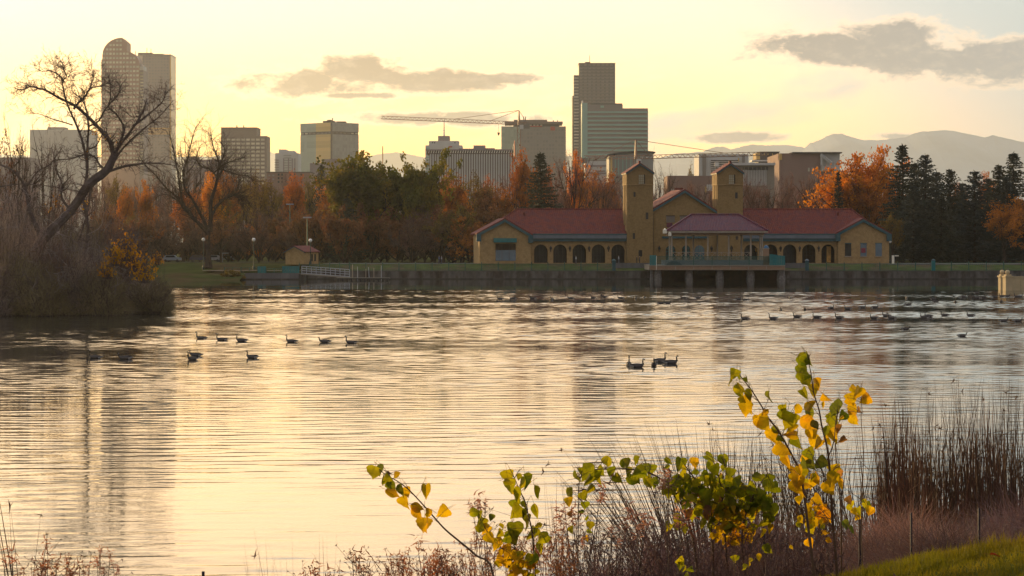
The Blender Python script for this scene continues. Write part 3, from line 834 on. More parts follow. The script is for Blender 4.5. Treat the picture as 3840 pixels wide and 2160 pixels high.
PX = 17.62
ROT = R(6.0)
pc = P(2560, 988, 545)
pav = thing('pavilion', 'long ochre brick pavilion with red tiled roofs and two square towers on the far shore', 'pavilion', pc, ROT)
ca_, sa_ = math.cos(ROT), math.sin(ROT)
def L(u, v, d=0.0):
    """photo position on the plane a distance d behind the front of the pavilion -> local coordinates"""
    rx, rz = (u - 1920) / F, (HOR - v) / F
    # ray (rx*t, t, 7+rz*t); local y = -sin*(X-cx)+cos*(Y-cy) = d
    t = (d - sa_ * pc.x + ca_ * pc.y) / (ca_ - sa_ * rx)
    X, Y, Z = rx * t - pc.x, t - pc.y, CAM_H + rz * t - pc.z
    return Vector((ca_ * X + sa_ * Y, -sa_ * X + ca_ * Y, Z))
def lx(u, d=0): return L(u, 988, d).x
def lz(v, d=0, u=2560): return L(u, v, d).z
def pol(pts, d=0): 
    out = []
    for u, v in pts:
        q = L(u, v, d); out.append((q.x, q.z))
    return out[::-1] if area(out) < 0 else out
def area(p): return sum(p[i][0] * p[(i + 1) % len(p)][1] - p[(i + 1) % len(p)][0] * p[i][1] for i in range(len(p))) / 2
def ppol(name, pts, d0, d1, m, parent=pav): return MB().prism(pol(pts, d0), d0, d1).build(name, m, parent)
def pbox(name, u0, u1, v0, v1, d0, d1, m, parent=pav):
    a = L(u0, v1, d0); c = L(u1, v0, d0)
    return MB().box(a.x, c.x, d0, d1, a.z, c.z).build(name, m, parent)

def arch_window(uc, vtop, vbot, wpx, d, parent=pav, glass=None, frame=None, grid=True, deep=1.6, hol=None, muls=3):
    """arched opening: returns outline for the wall hole as well"""
    a = L(uc, vbot, d); t = L(uc, vtop, d); r = wpx / PX / 2; cx = a.x; zb = a.z; zt = t.z
    zc = zt - r
    arcp = [(cx + r * math.cos(R(a_)), zc + r * math.sin(R(a_))) for a_ in range(0, 181, 15)]
    outl = [(cx + r, zb)] + arcp + [(cx - r, zb)]
    o = MB().prism(outl, d + deep, d + deep + 0.1).build('window', glass or M_glassd, parent)
    mb = MB()
    def zs(x): 
        dx_ = min(abs(x - cx), r); return zc + math.sqrt(max(0, r * r - dx_ * dx_))
    if grid:
        for i in range(1, muls + 1):
            x = cx - r + 2 * r * i / (muls + 1); mb.box(x - 0.04, x + 0.04, d + deep - 0.1, d + deep - 0.02, zb, zs(x) - 0.02)
        for i in range(1, 5):
            z = zb + (zc - zb + r * 0.6) * i / 4.3
            hw = r if z < zc else math.sqrt(max(0.01, r * r - (z - zc) ** 2))
            mb.box(cx - hw, cx + hw, d + deep - 0.12, d + deep - 0.04, z - 0.03, z + 0.03)
        f = mb.build('window_frame', frame or M_iron, o)
    return outl

def wall_with_arches(name, x0, x1, z0, z1, d, th, holes, m):
    """front wall strip with arched holes and real reveals"""
    mb = MB(); xs = x0
    hs = sorted(holes, key=lambda h: min(p[0] for p in h))
    for h in hs:
        a = min(p[0] for p in h); bx = max(p[0] for p in h)
        mb.box(xs, a, d, d + th, z0, z1); xs = bx
        arcp = [p for p in h if p[1] > min(q[1] for q in h) + 1e-4]
        arcp = sorted(arcp, key=lambda p: p[0])
        for p, q in zip(arcp, arcp[1:]):
            mb.face([(p[0], d, p[1]), (q[0], d, q[1]), (q[0], d, z1), (p[0], d, z1)])
            mb.face([(p[0], d, p[1]), (p[0], d + th, p[1]), (q[0], d + th, q[1]), (q[0], d, q[1])])
        zb = min(q[1] for q in h)
        if zb > z0 + 0.02: mb.box(a, bx, d, d + th, z0, zb)
    mb.box(xs, x1, d, d + th, z0, z1)
    return mb.build(name, m, pav)

def sconce(u, v, d=-0.05):
    q = L(u, v, d)
    mb = MB(); mb.lathe([(0.06, -0.75), (0.14, -0.55), (0.08, -0.35), (0.24, -0.25), (0.28, 0.2), (0.1, 0.4), (0.03, 0.6)], 6, (q.x, d - 0.35, q.z))
    mb.box(q.x - 0.04, q.x + 0.04, d - 0.35, d + 0.02, q.z - 0.45, q.z - 0.38)
    mb.build('wall_lantern', M_iron, pav)

GND = 0.0
# ---- left gable wing (stands 1 m proud of the arcade)
def gable_wing(side):
    if side == 'L':
        u0, u1, ua, va, ve = 1798, 1993, 1893, 829, 879
        ve2 = 884; eu0, eu1 = 1786, 1998
    else:
        u0, u1, ua, va, ve = 3143, 3334, 3236, 829, 878
        ve2 = 878; eu0, eu1 = 3132, 3341
    d = -1.0
    body = ppol('gable_wall', [(u0, 990), (u1, 990), (u1, ve2 + 4), (ua, va), (u0, ve + 4)], d, d + 14, M_brick)
    # roof slabs with depth
    e0 = L(eu0, ve, d); e1 = L(eu1, ve2, d); ap = L(ua, va - 7, d)
    th = 0.28
    for nm, a, c in (('gable_roof', e0, ap), ('gable_roof', ap, e1)):
        MB().prism([(a.x, a.z), (c.x, c.z), (c.x, c.z + th), (a.x, a.z + th)], d - 0.5, d + 13.5).build(nm, M_tile, pav)
        dn = (c - a).normalized()
        MB().prism([(a.x, a.z - 0.62), (c.x, c.z - 0.62), (c.x, c.z), (a.x, a.z)], d - 0.62, d - 0.02).build('verge_trim', M_trim, pav)
    for q, s in ((e0, 1), (e1, -1)):
        MB().box(min(q.x, q.x + s * 1.0), max(q.x, q.x + s * 1.0), d - 0.66, d - 0.03, q.z - 1.5, q.z - 0.1).build('bracket', M_trim, pav)
gable_wing('L'); gable_wing('R')
# shutter window of the left wing
pbox('awning', 1852, 1938, 893, 909, -1.9, -1.05, M_tealp)
pbox('shop_window', 1858.5, 1934, 914, 938, -1.12, -0.9, M_inside); pbox('shop_window', 1858.5, 1934, 938, 978, -1.14, -0.9, M_glassb)
for u in (1882, 1909): pbox('mullion', u, u + 1.2, 914, 978, -1.2, -1.14, M_iron)
ppol('finial', [(1885, 824), (1893, 824), (1890, 819)], -0.6, -0.3, M_tile)
# windows of the right wing
for u0, u1, m in ((3169, 3192, M_glassd), (3227, 3250, M_glassb), (3283, 3307, M_glassb)):
    w_ = pbox('window', u0, u1, 913, 961, -1.08, -0.9, m)
    pbox('window_frame', u0 - 1, u1 + 1, 911, 914, -1.16, -1.05, M_trim, w_); pbox('sill', u0 - 1.5, u1 + 1.5, 960, 963, -1.25, -1.0, M_cream, w_)
pbox('poster', 3230, 3246, 930, 948, -1.13, -1.09, mat('red_poster', (0.22, 0.03, 0.05), 0.5))

# ---- arcades
def arcade(u0, u1, cs, side, wpx=51.5, glasses=None):
    holes = []
    for i, uc in enumerate(cs):
        holes.append(arch_window(uc, 916.5, 986, wpx, 0.0, glass=(glasses[i] if glasses else M_glassd), deep=2.2))
    wall_with_arches('arcade_wall', lx(u0), lx(u1), GND - 0.2, lz(905), 0.0, 0.6, holes, M_brick)
    for i in range(len(cs) - 1): sconce((cs[i] + cs[i + 1]) / 2, 931)
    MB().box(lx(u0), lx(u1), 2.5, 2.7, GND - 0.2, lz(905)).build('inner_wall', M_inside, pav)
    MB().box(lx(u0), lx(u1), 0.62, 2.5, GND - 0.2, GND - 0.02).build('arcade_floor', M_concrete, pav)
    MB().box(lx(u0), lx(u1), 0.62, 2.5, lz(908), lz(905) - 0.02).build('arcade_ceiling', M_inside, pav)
arcade(1994, 2352, [2028.5, 2100.5, 2173, 2244.5, 2318], 'L', glasses=[M_glassd, M_glassd, M_glassd, M_glassd, M_glassd])
cs_r = [2816, 2891, 2962, 3033.5, 3105.5]
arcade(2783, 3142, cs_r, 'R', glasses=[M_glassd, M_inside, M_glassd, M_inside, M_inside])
# amber light of the low sun seen through the end arch (painted as coloured panes)
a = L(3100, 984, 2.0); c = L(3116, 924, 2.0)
MB().box(a.x, c.x, 2.02, 2.08, a.z, c.z).build('amber_sun_pane', M_ambersun, pav)
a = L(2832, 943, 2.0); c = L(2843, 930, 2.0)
MB().box(a.x, c.x, 2.02, 2.08, a.z, c.z).build('amber_sun_pane', M_ambersun, pav)
for (u0, u1) in ((1996, 2351), (2784, 3140)):
    pbox('fascia', u0, u1, 894, 905, -0.7, 0.8, M_trim); pbox('gutter', u0 + 1, u1 - 1, 880, 894, -1.0, 0.6, M_gutter)
    pbox('eave_line', u0, u1, 876, 880.5, -1.1, 0.6, M_trim)

# ---- main hipped roofs with low ribs of tile
def hip_roof(u_l, u_r, u_ridge_l, u_ridge_r, v_eave, v_ridge, d0, dr, m, hip_l, hip_r, name='roof'):
    e = L((u_l + u_r) / 2, v_eave, d0).z; r = L((u_l + u_r) / 2, v_ridge, dr).z
    xl, xr = lx(u_l, d0), lx(u_r, d0); rl, rr = lx(u_ridge_l, dr), lx(u_ridge_r, dr)
    A, B = (xl, d0, e), (xr, d0, e); C, D = (rr, dr, r), (rl, dr, r)
    A2, B2 = (xl, 2 * dr - d0, e), (xr, 2 * dr - d0, e)
    mb = MB()
    def slope(p, q, s, t, ribs, rw=0.09):
        mb.face([p, q, s, t])
        p, q, s, t = map(Vector, (p, q, s, t)); nrm = (q - p).cross(t - p).normalized()
        for i in range(ribs):
            f = (i + 0.5) / ribs
            # ribs run straight up the slope
            ax = (q - p).normalized(); a0 = p + (q - p) * f
            up = (s - q).lerp(t - p, 0.5); up = up - ax * up.dot(ax); up.normalize()
            hmax = ((t - p) - ax * (t - p).dot(ax)).length
            tl = (t - p).dot(ax); sl = (q - p).length - (s - p).dot(ax) if (s - t).length > 1e-3 else (q - p).length - tl
            pos = f * (q - p).length; h = hmax
            if tl > 1e-3 and pos < tl: h = hmax * pos / tl
            sr = (s - q).dot(ax) * -1
            if sr > 1e-3 and (q - p).length - pos < sr: h = min(h, hmax * ((q - p).length - pos) / sr)
            if h < 0.3: continue
            top_ = a0 + up * h
            w0 = ax * rw
            mb.face([a0 - w0, a0 + nrm * rw * 0.9, top_ + nrm * rw * 0.9, top_ - w0]); mb.face([a0 + nrm * rw * 0.9, a0 + w0, top_ + w0, top_ + nrm * rw * 0.9])
    nr = int(abs(xr - xl) / 0.42)
    slope(A, B, C, D, nr)
    mb.face([B2, A2, D, C])
    if hip_l: slope(A2, A, D, D, 24)
    else: mb.face([A2, A, D])
    if hip_r: slope(B, B2, C, C, 24)
    else: mb.face([B, B2, C])
    mb.face([A, A2, B2, B])
    o = mb.build(name, m, pav)
    rb = MB()
    for p, q in ((A, D), (B, C), (D, C)):
        p, q = Vector(p), Vector(q); n = max(2, int((q - p).length / 0.5))
        for i in range(n): rb.tube([p.lerp(q, i / n) + Vector((0, 0, .05)), p.lerp(q, (i + 0.85) / n) + Vector((0, 0, .09))], [0.2, 0.15], 6)
    rb.build('ridge_tiles', m, o)
    return o
hip_roof(1800, 2350, 1941, 2350, 877, 785, -0.9, 7.5, M_tile, True, False, 'main_roof')
hip_roof(2783, 3318, 2783, 3192, 877, 785, -0.9, 7.5, M_tile, False, True, 'main_roof')
MB().box(lx(1815, 12), lx(2350), 2.8, 13, GND - 0.2, lz(882)).build('main_wall', M_brick, pav)
MB().box(lx(2784), lx(3290, 3), 2.8, 13, GND - 0.2, lz(882)).build('main_wall', M_brick, pav)
for u in (1964, 1812, 3160, 3137):
    q = L(u, 786 if u > 1900 else 880, 7.0); 
for u, v in ((3142, 800), (1966, 801)):
    q = L(u, v, 5.5); MB().lathe([(0.28, -0.6), (0.28, 0.1), (0.36, 0.15), (0.1, 0.45)], 8, (q.x, 5.5, q.z)).build('roof_vent', M_tile, pav)

# ---- towers
def tower(u0, u1, ua, mir):
    d0, d1 = -1.2, 4.6
    vb = 692
    ppol('tower_wall', [(u0, 990), (u1, 990), (u1, vb), (u0, vb)], d0, d1, M_brickd)
    ppol('tower_top', [(u0 - 1.2, vb), (u1 + 1.2, vb), (u1 + 1.2, 647), (ua, 616), (u0 - 1.2, 647)], d0 - 0.08, d1 + 0.08, M_brickd)
    pbox('string_course', u0 - 2, u1 + 2, 690.5, 693.5, d0 - 0.18, d1 + 0.15, M_brick)
    e0 = L(u0 - 5, 649, d0); e1 = L(u1 + 4, 649, d0); ap = L(ua, 612.5, d0)
    for a, c in ((e0, ap), (ap, e1)):
        MB().prism([(a.x, a.z - 0.05), (c.x, c.z - 0.05), (c.x, c.z + 0.14), (a.x, a.z + 0.14)], d0 - 0.55, d1 + 0.5).build('tower_roof', M_tile, pav)
        MB().prism([(a.x, a.z - 0.35), (c.x, c.z - 0.35), (c.x, c.z - 0.06), (a.x, a.z - 0.06)], d0 - 0.6, d0 - 0.1).build('verge_trim', M_trim, pav)
    MB().box(ap.x - 0.22, ap.x + 0.22, d0 + 0.2, d0 + 1.2, ap.z, ap.z + 0.55).build('finial', M_tile, pav)
    MB().box(e0.x, e0.x + 0.25, d0 - 0.55, d1 + 0.5, e0.z - 0.22, e0.z + 0.02).build('gutter', M_cream, pav)
    # downpipe-like corner pilasters on the sunlit side
    for dd in (d0 + 1.2, d0 + 3.4):
        MB().box(lx(u0, d0) - 0.14, lx(u0, d0) + 0.05, dd, dd + 0.5, lz(865), lz(660)).build('side_pilaster', M_brick, pav)
    uw = u0 + 45 if not mir else u0 + 44
    w_ = pbox('window', uw, uw + 19, 656, 689, d0 - 0.14, d0 + 0.02, M_pale)
    pbox('window_frame', uw + 19, uw + 23, 654, 690, d0 - 0.2, d0 + 0.02, M_inside, w_)
    for i in range(1, 4): pbox('glazing_bar', uw, uw + 19, 656 + 8.3 * i - 0.6, 656 + 8.3 * i + 0.6, d0 - 0.2, d0 - 0.13, M_brickd, w_)
    for x_ in (6.0, 12.5): pbox('glazing_bar', uw + x_, uw + x_ + 1.2, 656, 689, d0 - 0.19, d0 - 0.135, M_brickd, w_)
    pbox('sill', uw - 2, uw + 24, 689, 690.5, d0 - 0.3, d0, M_cream, w_)
    slits = [(2376, 720, 7, 18), (2422, 797, 9, 25), (2373, 874, 8, 22)] if not mir else [(2757, 722, 9, 22), (2759, 885, 8, 14)]
    for u, v, w2, h2 in slits: pbox('slit_window', u, u + w2, v, v + h2, d0 - 0.06, d0 + 0.02, M_iron)
tower(2351, 2449, 2399.5, False); tower(2690, 2786, 2739.5, True)
pbox('door', 2395, 2408, 938, 962, -1.28, -1.15, M_glassd)

# ---- central hall gable
ppol('hall_wall', [(2449, 990), (2690, 990), (2690, 798), (2567, 720), (2449, 789)], -0.4, 16, M_brickd)
e0, e1, ap = L(2440, 790, -0.4), L(2700, 801, -0.4), L(2567, 714, -0.4)
for a, c in ((e0, ap), (ap, e1)):
    MB().prism([(a.x, a.z), (c.x, c.z), (c.x, c.z + 0.3), (a.x, a.z + 0.3)], -0.9, 16.5).build('hall_roof', M_tile, pav)
    MB().prism([(a.x, a.z - 0.5), (c.x, c.z - 0.5), (c.x, c.z - 0.01), (a.x, a.z - 0.01)], -1.0, -0.45).build('verge_trim', M_trim, pav)
MB().box(ap.x - 1.6, ap.x + 0.1, 2, 3, ap.z + 0.2, ap.z + 0.6).build('ridge_tiles', M_tile, pav)
for u0 in (2499, 2550): 
    w_ = pbox('window', u0, u0 + 31, 811, 834, -0.5, -0.3, M_bandb); pbox('window_head', u0 - 2, u0 + 33, 808, 811, -0.58, -0.4, M_iron, w_)
pbox('window', 2500, 2521, 836, 852, -0.5, -0.3, M_tilep)
for uc, wd in ((2515, 37), (2573, 30), (2623, 37)):
    arch_window(uc, 920, 983, wd, -0.55, glass=M_glassd if uc != 2623 else M_glassb, frame=M_tealp, deep=0.02)
pbox('canopy_band', 2484, 2653, 886, 894, -0.9, -0.4, M_trim)
sconce(2471, 931, -0.45); sconce(2667, 931, -0.45); sconce(2742, 931, -1.25)
pbox('downpipe', 2448, 2450.5, 800, 985, -0.6, -0.45, M_iron); pbox('downpipe', 2688, 2690.5, 800, 985, -0.6, -0.45, M_iron)

# ================================================================== DECK with open-sided bandstand
Yd = 516.0
dk_org = P(2690, 1050, Yd); dk_org.z = 0
deck = thing('lake_deck', 'pale panelled deck on rough stone piers standing in the lake before the pavilion', 'deck', dk_org)
def D(u, v, Y=Yd): return P(u, v, Y) - dk_org
def dbox(name, u0, u1, v0, v1, Y0, Y1, m, parent=deck, org=None):
    a = D(u0, v1, Y0); c = D(u1, v0, Y0)
    y0 = Y0 - dk_org.y; y1 = Y1 - dk_org.y
    if org is not None: a = a + dk_org - org; c = c + dk_org - org; y0 = Y0 - org.y; y1 = Y1 - org.y
    return MB().box(a.x, c.x, y0, y1, a.z, c.z).build(name, m, parent)
dbox('slab', 2434, 2944, 996, 1013, Yd, Yd + 26, M_cream)
for i in range(7):
    u0 = 2437 + i * 68.4 + (4 if i == 0 else 0); u1 = 2434 + (i + 1) * 68.0 - 1 + (30 if i == 6 else 0)
for u0, u1 in ((2436, 2532), (2535, 2600), (2603, 2669), (2672, 2737), (2740, 2805), (2808, 2873), (2876, 2942)):
    dbox('edge_panel', u0, u1, 999, 1011, Yd - 0.08, Yd + 0.02, M_peach)
dbox('deck_lip', 2433, 2945, 994.5, 996.5, Yd - 0.25, Yd + 26, M_cream)
def pier(u0, u1):
    q0 = D(u0, 1013); q1 = D(u1, 1013); rng = random.Random(u0)
    mb = MB(); cx = (q0.x + q1.x) / 2; w0 = (q1.x - q0.x) / 2
    zs_ = [-1.0, 0.0, 0.25, 0.8, 1.3, 1.8, q0.z]; n = 12; rings = []
    for z in zs_:
        s = 1.18 - 0.2 * max(0, z) / q0.z + rng.uniform(-0.03, 0.03)
        ring = []
        for k_ in range(n):
            an = 2 * math.pi * k_ / n; cxx, sy = math.cos(an), math.sin(an)
            e = (abs(cxx) ** 4 + abs(sy) ** 4) ** -0.25
            rr = w0 * s * e * rng.uniform(0.93, 1.06)
            ring.append((cx + rr * cxx, 1.6 + rr * sy * 1.1, z))
        rings.append(ring)
    for a, c in zip(rings, rings[1:]):
        for k_ in range(n): mb.face([a[k_], a[(k_ + 1) % n], c[(k_ + 1) % n], c[k_]])
    mb.build('stone_pier', M_stone, deck)
for u0, u1 in ((2456, 2481), (2574, 2599), (2688, 2714), (2804, 2830), (2919, 2946)): pier(u0, u1)
for u0, u1 in ((2440, 2452),): pier(u0, u1)
mr = mat('dark_red_boards', (0.05, 0.02, 0.012), 0.9, 0.35, 0.8)
dbox('back_wall', 2440, 2940, 1013.2, 1056, Yd + 9, Yd + 9.4, mr)
dbox('cross_beam', 2440, 2940, 1012.8, 1017, Yd + 1.5, Yd + 2.2, mr)
for u0, u1, n in ((2436, 2461, 4), (2885, 2944, 9)):
    for i in range(n):
        a = u0 + (u1 - u0) * i / n; dbox('teal_board', a + 0.3, a + (u1 - u0) / n - 0.3, 957 if u0 < 2500 else 953 + i * 0.8, 994.5, Yd + 0.1, Yd + 0.25, M_tealp)
# glazed front rail with teal posts
for u in (2600, 2670, 2809, 2461.5, 2735): dbox('rail_post', u - 1.6, u + 1.6, 962, 994.6, Yd + 0.3, Yd + 0.5, M_fence)
dbox('top_rail', 2461, 2885, 961, 962.6, Yd + 0.32, Yd + 0.44, M_fence); dbox('mid_rail', 2461, 2885, 978, 979, Yd + 0.32, Yd + 0.42, M_fence)
mb = MB()
for i in range(170):
    q = D(2463 + i * 2.49, 978); mb.box(q.x - 0.028, q.x + 0.028, 0.33, 0.39, D(0, 994).z, D(0, 962).z)
o = mb.build('pickets', M_fence, deck); o['kind'] = 'stuff'
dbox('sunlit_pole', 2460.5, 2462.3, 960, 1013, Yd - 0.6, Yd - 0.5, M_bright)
# bandstand
gz_org = P(2690, 995, 524); gz = thing('bandstand', 'open bandstand with plum tiled hip roof on white columns, standing on the lake deck', 'bandstand', gz_org)
Yg = 520.0
def G(name, u0, u1, v0, v1, Y0, Y1, m, parent=gz):
    a = P(u0, v1, Y0) - gz_org; c = P(u1, v0, Y0) - gz_org
    return MB().box(a.x, c.x, Y0 - gz_org.y, Y1 - gz_org.y, a.z, c.z).build(name, m, parent)
G('platform', 2492, 2872, 976, 994.4, Yg, Yg + 11, M_gutter)
cols_f = [2519, 2572.5, 2654.5, 2733, 2815.5, 2857.5]; 
for u in cols_f:
    q = P(u, 976, Yg + 0.5) - gz_org; h = (976 - 882) / F * (Yg + 0.5)
    col_ = MB().lathe([(0.30, 0), (0.30, 0.15), (0.2, 0.22), (0.17, h - 0.4), (0.2, h - 0.3), (0.3, h - 0.12), (0.3, h)], 10, (q.x, q.y, q.z)).build('column', M_cream, gz)
for u in (2511, 2600, 2690, 2780, 2850):
    q = P(u, 976, Yg + 10) - gz_org; q.z = (P(2519, 976, Yg + .5) - gz_org).z; h = (976 - 882) / F * (Yg + 0.5)
    MB().lathe([(0.26, 0), (0.17, 0.2), (0.16, h - 0.3), (0.27, h)], 10, (q.x, q.y, q.z)).build('column', M_cream, gz)
G('entablature', 2508, 2866, 873, 882, Yg + 0.2, Yg + 10.5, M_peach)
G('fascia', 2500, 2879, 865.5, 873, Yg - 0.9, Yg + 11.4, M_cream)
# hip roof
zt = (P(0, 806, Yg + 5.2) - gz_org).z; ze = (P(0, 865.5, Yg - 1) - gz_org).z
xa, xb = (P(2501, 0, Yg - 1) - gz_org).x, (P(2879, 0, Yg - 1) - gz_org).x; ra, rb_ = (P(2592, 0, Yg + 5) - gz_org).x, (P(2772, 0, Yg + 5) - gz_org).x
ya, ym, yb = Yg - 1 - gz_org.y, Yg + 5.2 - gz_org.y, Yg + 11.4 - gz_org.y
mb = MB()
mb.face([(xa, ya, ze), (xb, ya, ze), (rb_, ym, zt), (ra, ym, zt)]); mb.face([(xb, yb, ze), (xa, yb, ze), (ra, ym, zt), (rb_, ym, zt)])
mb.face([(xa, yb, ze), (xa, ya, ze), (ra, ym, zt)]); mb.face([(xb, ya, ze), (xb, yb, ze), (rb_, ym, zt)]); mb.face([(xa, ya, ze), (xa, yb, ze), (xb, yb, ze), (xb, ya, ze)])
roof = mb.build('roof', M_tilep, gz)
mb = MB(); n = 62
for i in range(n):
    x = xa + (xb - xa) * (i + 0.5) / n
    h = min(1.0, (x - xa) / (ra - xa), (xb - x) / (xb - rb_))
    p0 = Vector((x, ya, ze + 0.05)); p1 = Vector((x, ya + (ym - ya) * h, ze + (zt - ze) * h + 0.05))
    if h > 0.04: mb.tube([p0, p1], 0.085, 5)
o = mb.build('tile_rows', M_tilep, roof); o['kind'] = 'stuff'
mb = MB()
for p, q in (((xa, ya, ze), (ra, ym, zt)), ((xb, ya, ze), (rb_, ym, zt)), ((ra, ym, zt), (rb_, ym, zt))):
    p, q = Vector(p), Vector(q); k_ = int((q - p).length / 0.45)
    for i in range(k_): mb.tube([p.lerp(q, i / k_) + Vector((0, 0, 0.1)), p.lerp(q, (i + 0.9) / k_) + Vector((0, 0, 0.17))], [0.2, 0.14], 6)
mb.build('ridge_tiles', M_tilep, roof)
for u, v, s in ((2493, 868, 0.38), (2511.5, 879, 0.3)):
    q = P(u, v, Yg - 0.9) - gz_org; mb = MB(); mb.box(q.x - s, q.x + s, q.y - s, q.y + s, q.z - s, q.z + s); mb.lathe([(s * .8, s), (0.05, s * 1.8)], 6, (q.x, q.y, q.z))
    mb.build('sun_glint_cap', M_bright, gz)  # white blocks added to stand for sun glints at the eave
# rail with diagonal braces
for i in range(5):
    u0, u1 = cols_f[i] + 4, cols_f[i + 1] - 4
    if i == 4: break
    G('rail', u0, u1, 945.5, 947.2, Yg + 0.45, Yg + 0.55, M_cream); G('rail', u0, u1, 971, 972.5, Yg + 0.45, Yg + 0.55, M_cream)
    k_ = max(1, round((u1 - u0) / 26)); mb = MB()
    for j in range(k_):
        a = u0 + (u1 - u0) * j / k_; c = u0 + (u1 - u0) * (j + 1) / k_
        for (p, q) in (((a, 947), (c, 971)), ((a, 971), (c, 947))):
            mb.tube([P(p[0], p[1], Yg + .5) - gz_org, P(q[0], q[1], Yg + .5) - gz_org], 0.045, 4)
        mb.tube([P(c, 947, Yg + .5) - gz_org, P(c, 972, Yg + .5) - gz_org], 0.05, 4)
    mb.build('rail_braces', M_cream, gz)
# blue-capped pillar
o_ = P(2873, 994.6, Yd + 1.2); pl = thing('capped_pillar', 'square cream pillar with a blue domed cap on the right part of the lake deck', 'pillar', o_)
h = (994.6 - 933) / F * (Yd + 1.2)
MB().box(-0.55, 0.55, -0.5, 0.5, 0, h).build('shaft', M_peach, pl); MB().box(-0.62, 0.62, -0.58, 0.58, h, h + 0.12).build('ledge', M_cream, pl)
MB().lathe([(0.55, h + 0.12), (0.5, h + 0.35), (0.32, h + 0.6), (0.08, h + 0.75)], 12).build('cap', M_gutter if False else mat('blue_cap', (0.05, 0.14, 0.25), 0.5), pl)
# blue tarp bundle
rng = random.Random(4); mb = MB()
prof_ = [(0, 0.02), (0.4, 0.5), (1.2, 0.75), (2.0, 0.8), (2.7, 0.6), (3.3, 0.02)]
for yy0, yy1, s in ((-0.7, -0.3, 0.6), (-0.3, 0.3, 1.0), (0.3, 0.8, 0.75)):
    mb.prism([(x - 1.65, z * s * rng.uniform(0.9, 1.1)) for x, z in prof_] , yy0, yy1)
o = mb.build('tarp_bundle', M_blue); o.location = P(2528, 994.6, Yd + 2.0); tag(o, 'dark blue tarpaulin bundle lying on the left end of the lake deck', 'tarpaulin')

# ================================================================== SHORE WALL, FENCES, DOCK, LAMPS
Yw = 530.0
def wall(name, label, u0, u1, vtop, Y, th, m, seg=70, extra=None):
    org = P((u0 + u1) / 2, vtop, Y); org.z = 0
    root = thing(name, label, 'wall', org)
    zt = P(0, vtop, Y).z; n = max(1, round((u1 - u0) / seg)); rng = random.Random(int(u0))
    for i in range(n):
        a, c = u0 + (u1 - u0) * i / n, u0 + (u1 - u0) * (i + 1) / n
        x0, x1 = P(a, 0, Y).x - org.x, P(c, 0, Y).x - org.x
        off = rng.uniform(0, 0.03)
        MB().box(x0 + 0.03, x1 - 0.03, -off, th, -1.2, zt - 0.12).build('wall_block', m, root)
        MB().box(x0 + 0.015, x1 - 0.015, -off - 0.06, th + 0.06, zt - 0.12, zt).build('coping', m if extra is None else extra, root)
        MB().box(x0 + 0.02, x1 - 0.02, -off - 0.35, 0, -1.2, 0.22).build('footing', M_wet, root)
    return root
M_wet = mat('wet_dark_stone', (0.06, 0.052, 0.045), 0.7, 0.4, 0.7)
M_cop = mat('coping_concrete', (0.12, 0.11, 0.10), 0.9, 0.25, 0.8)
M_conw = mat('grey_concrete_wall', (0.16, 0.155, 0.16), 0.9, 0.2, 0.5, streak=0.5)
wall('shore_wall', 'pale concrete shore wall below the small kiosk', 915, 1122, 1024, 524, 0.6, M_conw, 32, M_conw)
wall('shore_wall', 'dark stone shore wall left of the lake deck, below the green fence', 1122, 2440, 1015, Yw, 0.7, M_wallst, 66, M_cop)
wall('shore_wall', 'dark stone shore wall from the lake deck to the right edge', 2940, 3960, 1015, Yw, 0.7, M_wallst, 66, M_cop)
wall('upper_wall', 'grey concrete terrace wall between the green fence and the lake deck', 2305, 2440, 986, 535, 0.5, M_conw, 33, M_conw)
wall('upper_wall', 'grey concrete terrace wall right of the lake deck', 2944, 3030, 986, 535, 0.5, M_conw, 28, M_conw)
wall('upper_wall', 'long low terrace wall along the right shore behind the fence', 3330, 3960, 991, 538, 0.5, M_conw, 60, M_conw)
g = MB()
for x0, x1 in ((P(1122, 0, Yw).x, P(2440, 0, Yw).x), (P(2940, 0, Yw).x, 260)):
    g.face([(x0, 530.75, 1.76), (x1, 530.75, 1.76), (x1, 534, 2.05), (x0, 534, 2.05)]); g.face([(x0, 534, 2.05), (x1, 534, 2.05), (x1, 539, 3.12), (x0, 539, 3.12)])
tag(g.build('terrace_bank', mat('terrace_grass', (0.075, 0.095, 0.035), 0.95, 0.3, 0.5, col2=(0.10, 0.075, 0.05))), kind='structure')
g = MB(); g.face([(-40, 539, 3.13), (150, 539, 3.13), (150, 560, 3.13), (-40, 560, 3.13)])
tag(g.build('promenade', mat('promenade_paving', (0.16, 0.155, 0.15), 0.9, 0.12, 0.5)), kind='structure')

def fence(label, u0, u1, vtop, vbot, Y, m, posts=48, pick=0.42, finial=True):
    org = P((u0 + u1) / 2, vbot, Y); root = thing('railing', label, 'railing', org)
    zt = P(0, vtop, Y).z - org.z
    X = lambda u: P(u, 0, Y).x - org.x
    for z in (0.12, zt - 0.06): MB().box(X(u0), X(u1), -0.03, 0.03, z - 0.035, z + 0.035).build('rail', m, root)
    n = max(1, round((u1 - u0) / posts))
    pm = MB().box(-0.09, 0.09, -0.09, 0.09, 0, zt + 0.05)
    if finial: pm.lathe([(0.05, zt + 0.05), (0.11, zt + 0.16), (0.05, zt + 0.28), (0.0, zt + 0.4)], 6)
    pm = pm.mesh('post', m)
    for i in range(n + 1): inst('post', pm, (X(u0 + (u1 - u0) * i / n), 0, 0), root)
    mb = MB(); x = X(u0)
    while x < X(u1): mb.box(x - 0.018, x + 0.018, -0.02, 0.02, 0.1, zt - 0.08); x += pick
    mb.build('pickets', m, root)['kind'] = 'stuff'
    return root
fence('green iron railing on the stone shore wall left of the lake deck', 1310, 2303, 988, 1015, Yw + 0.3, M_fence, 62)
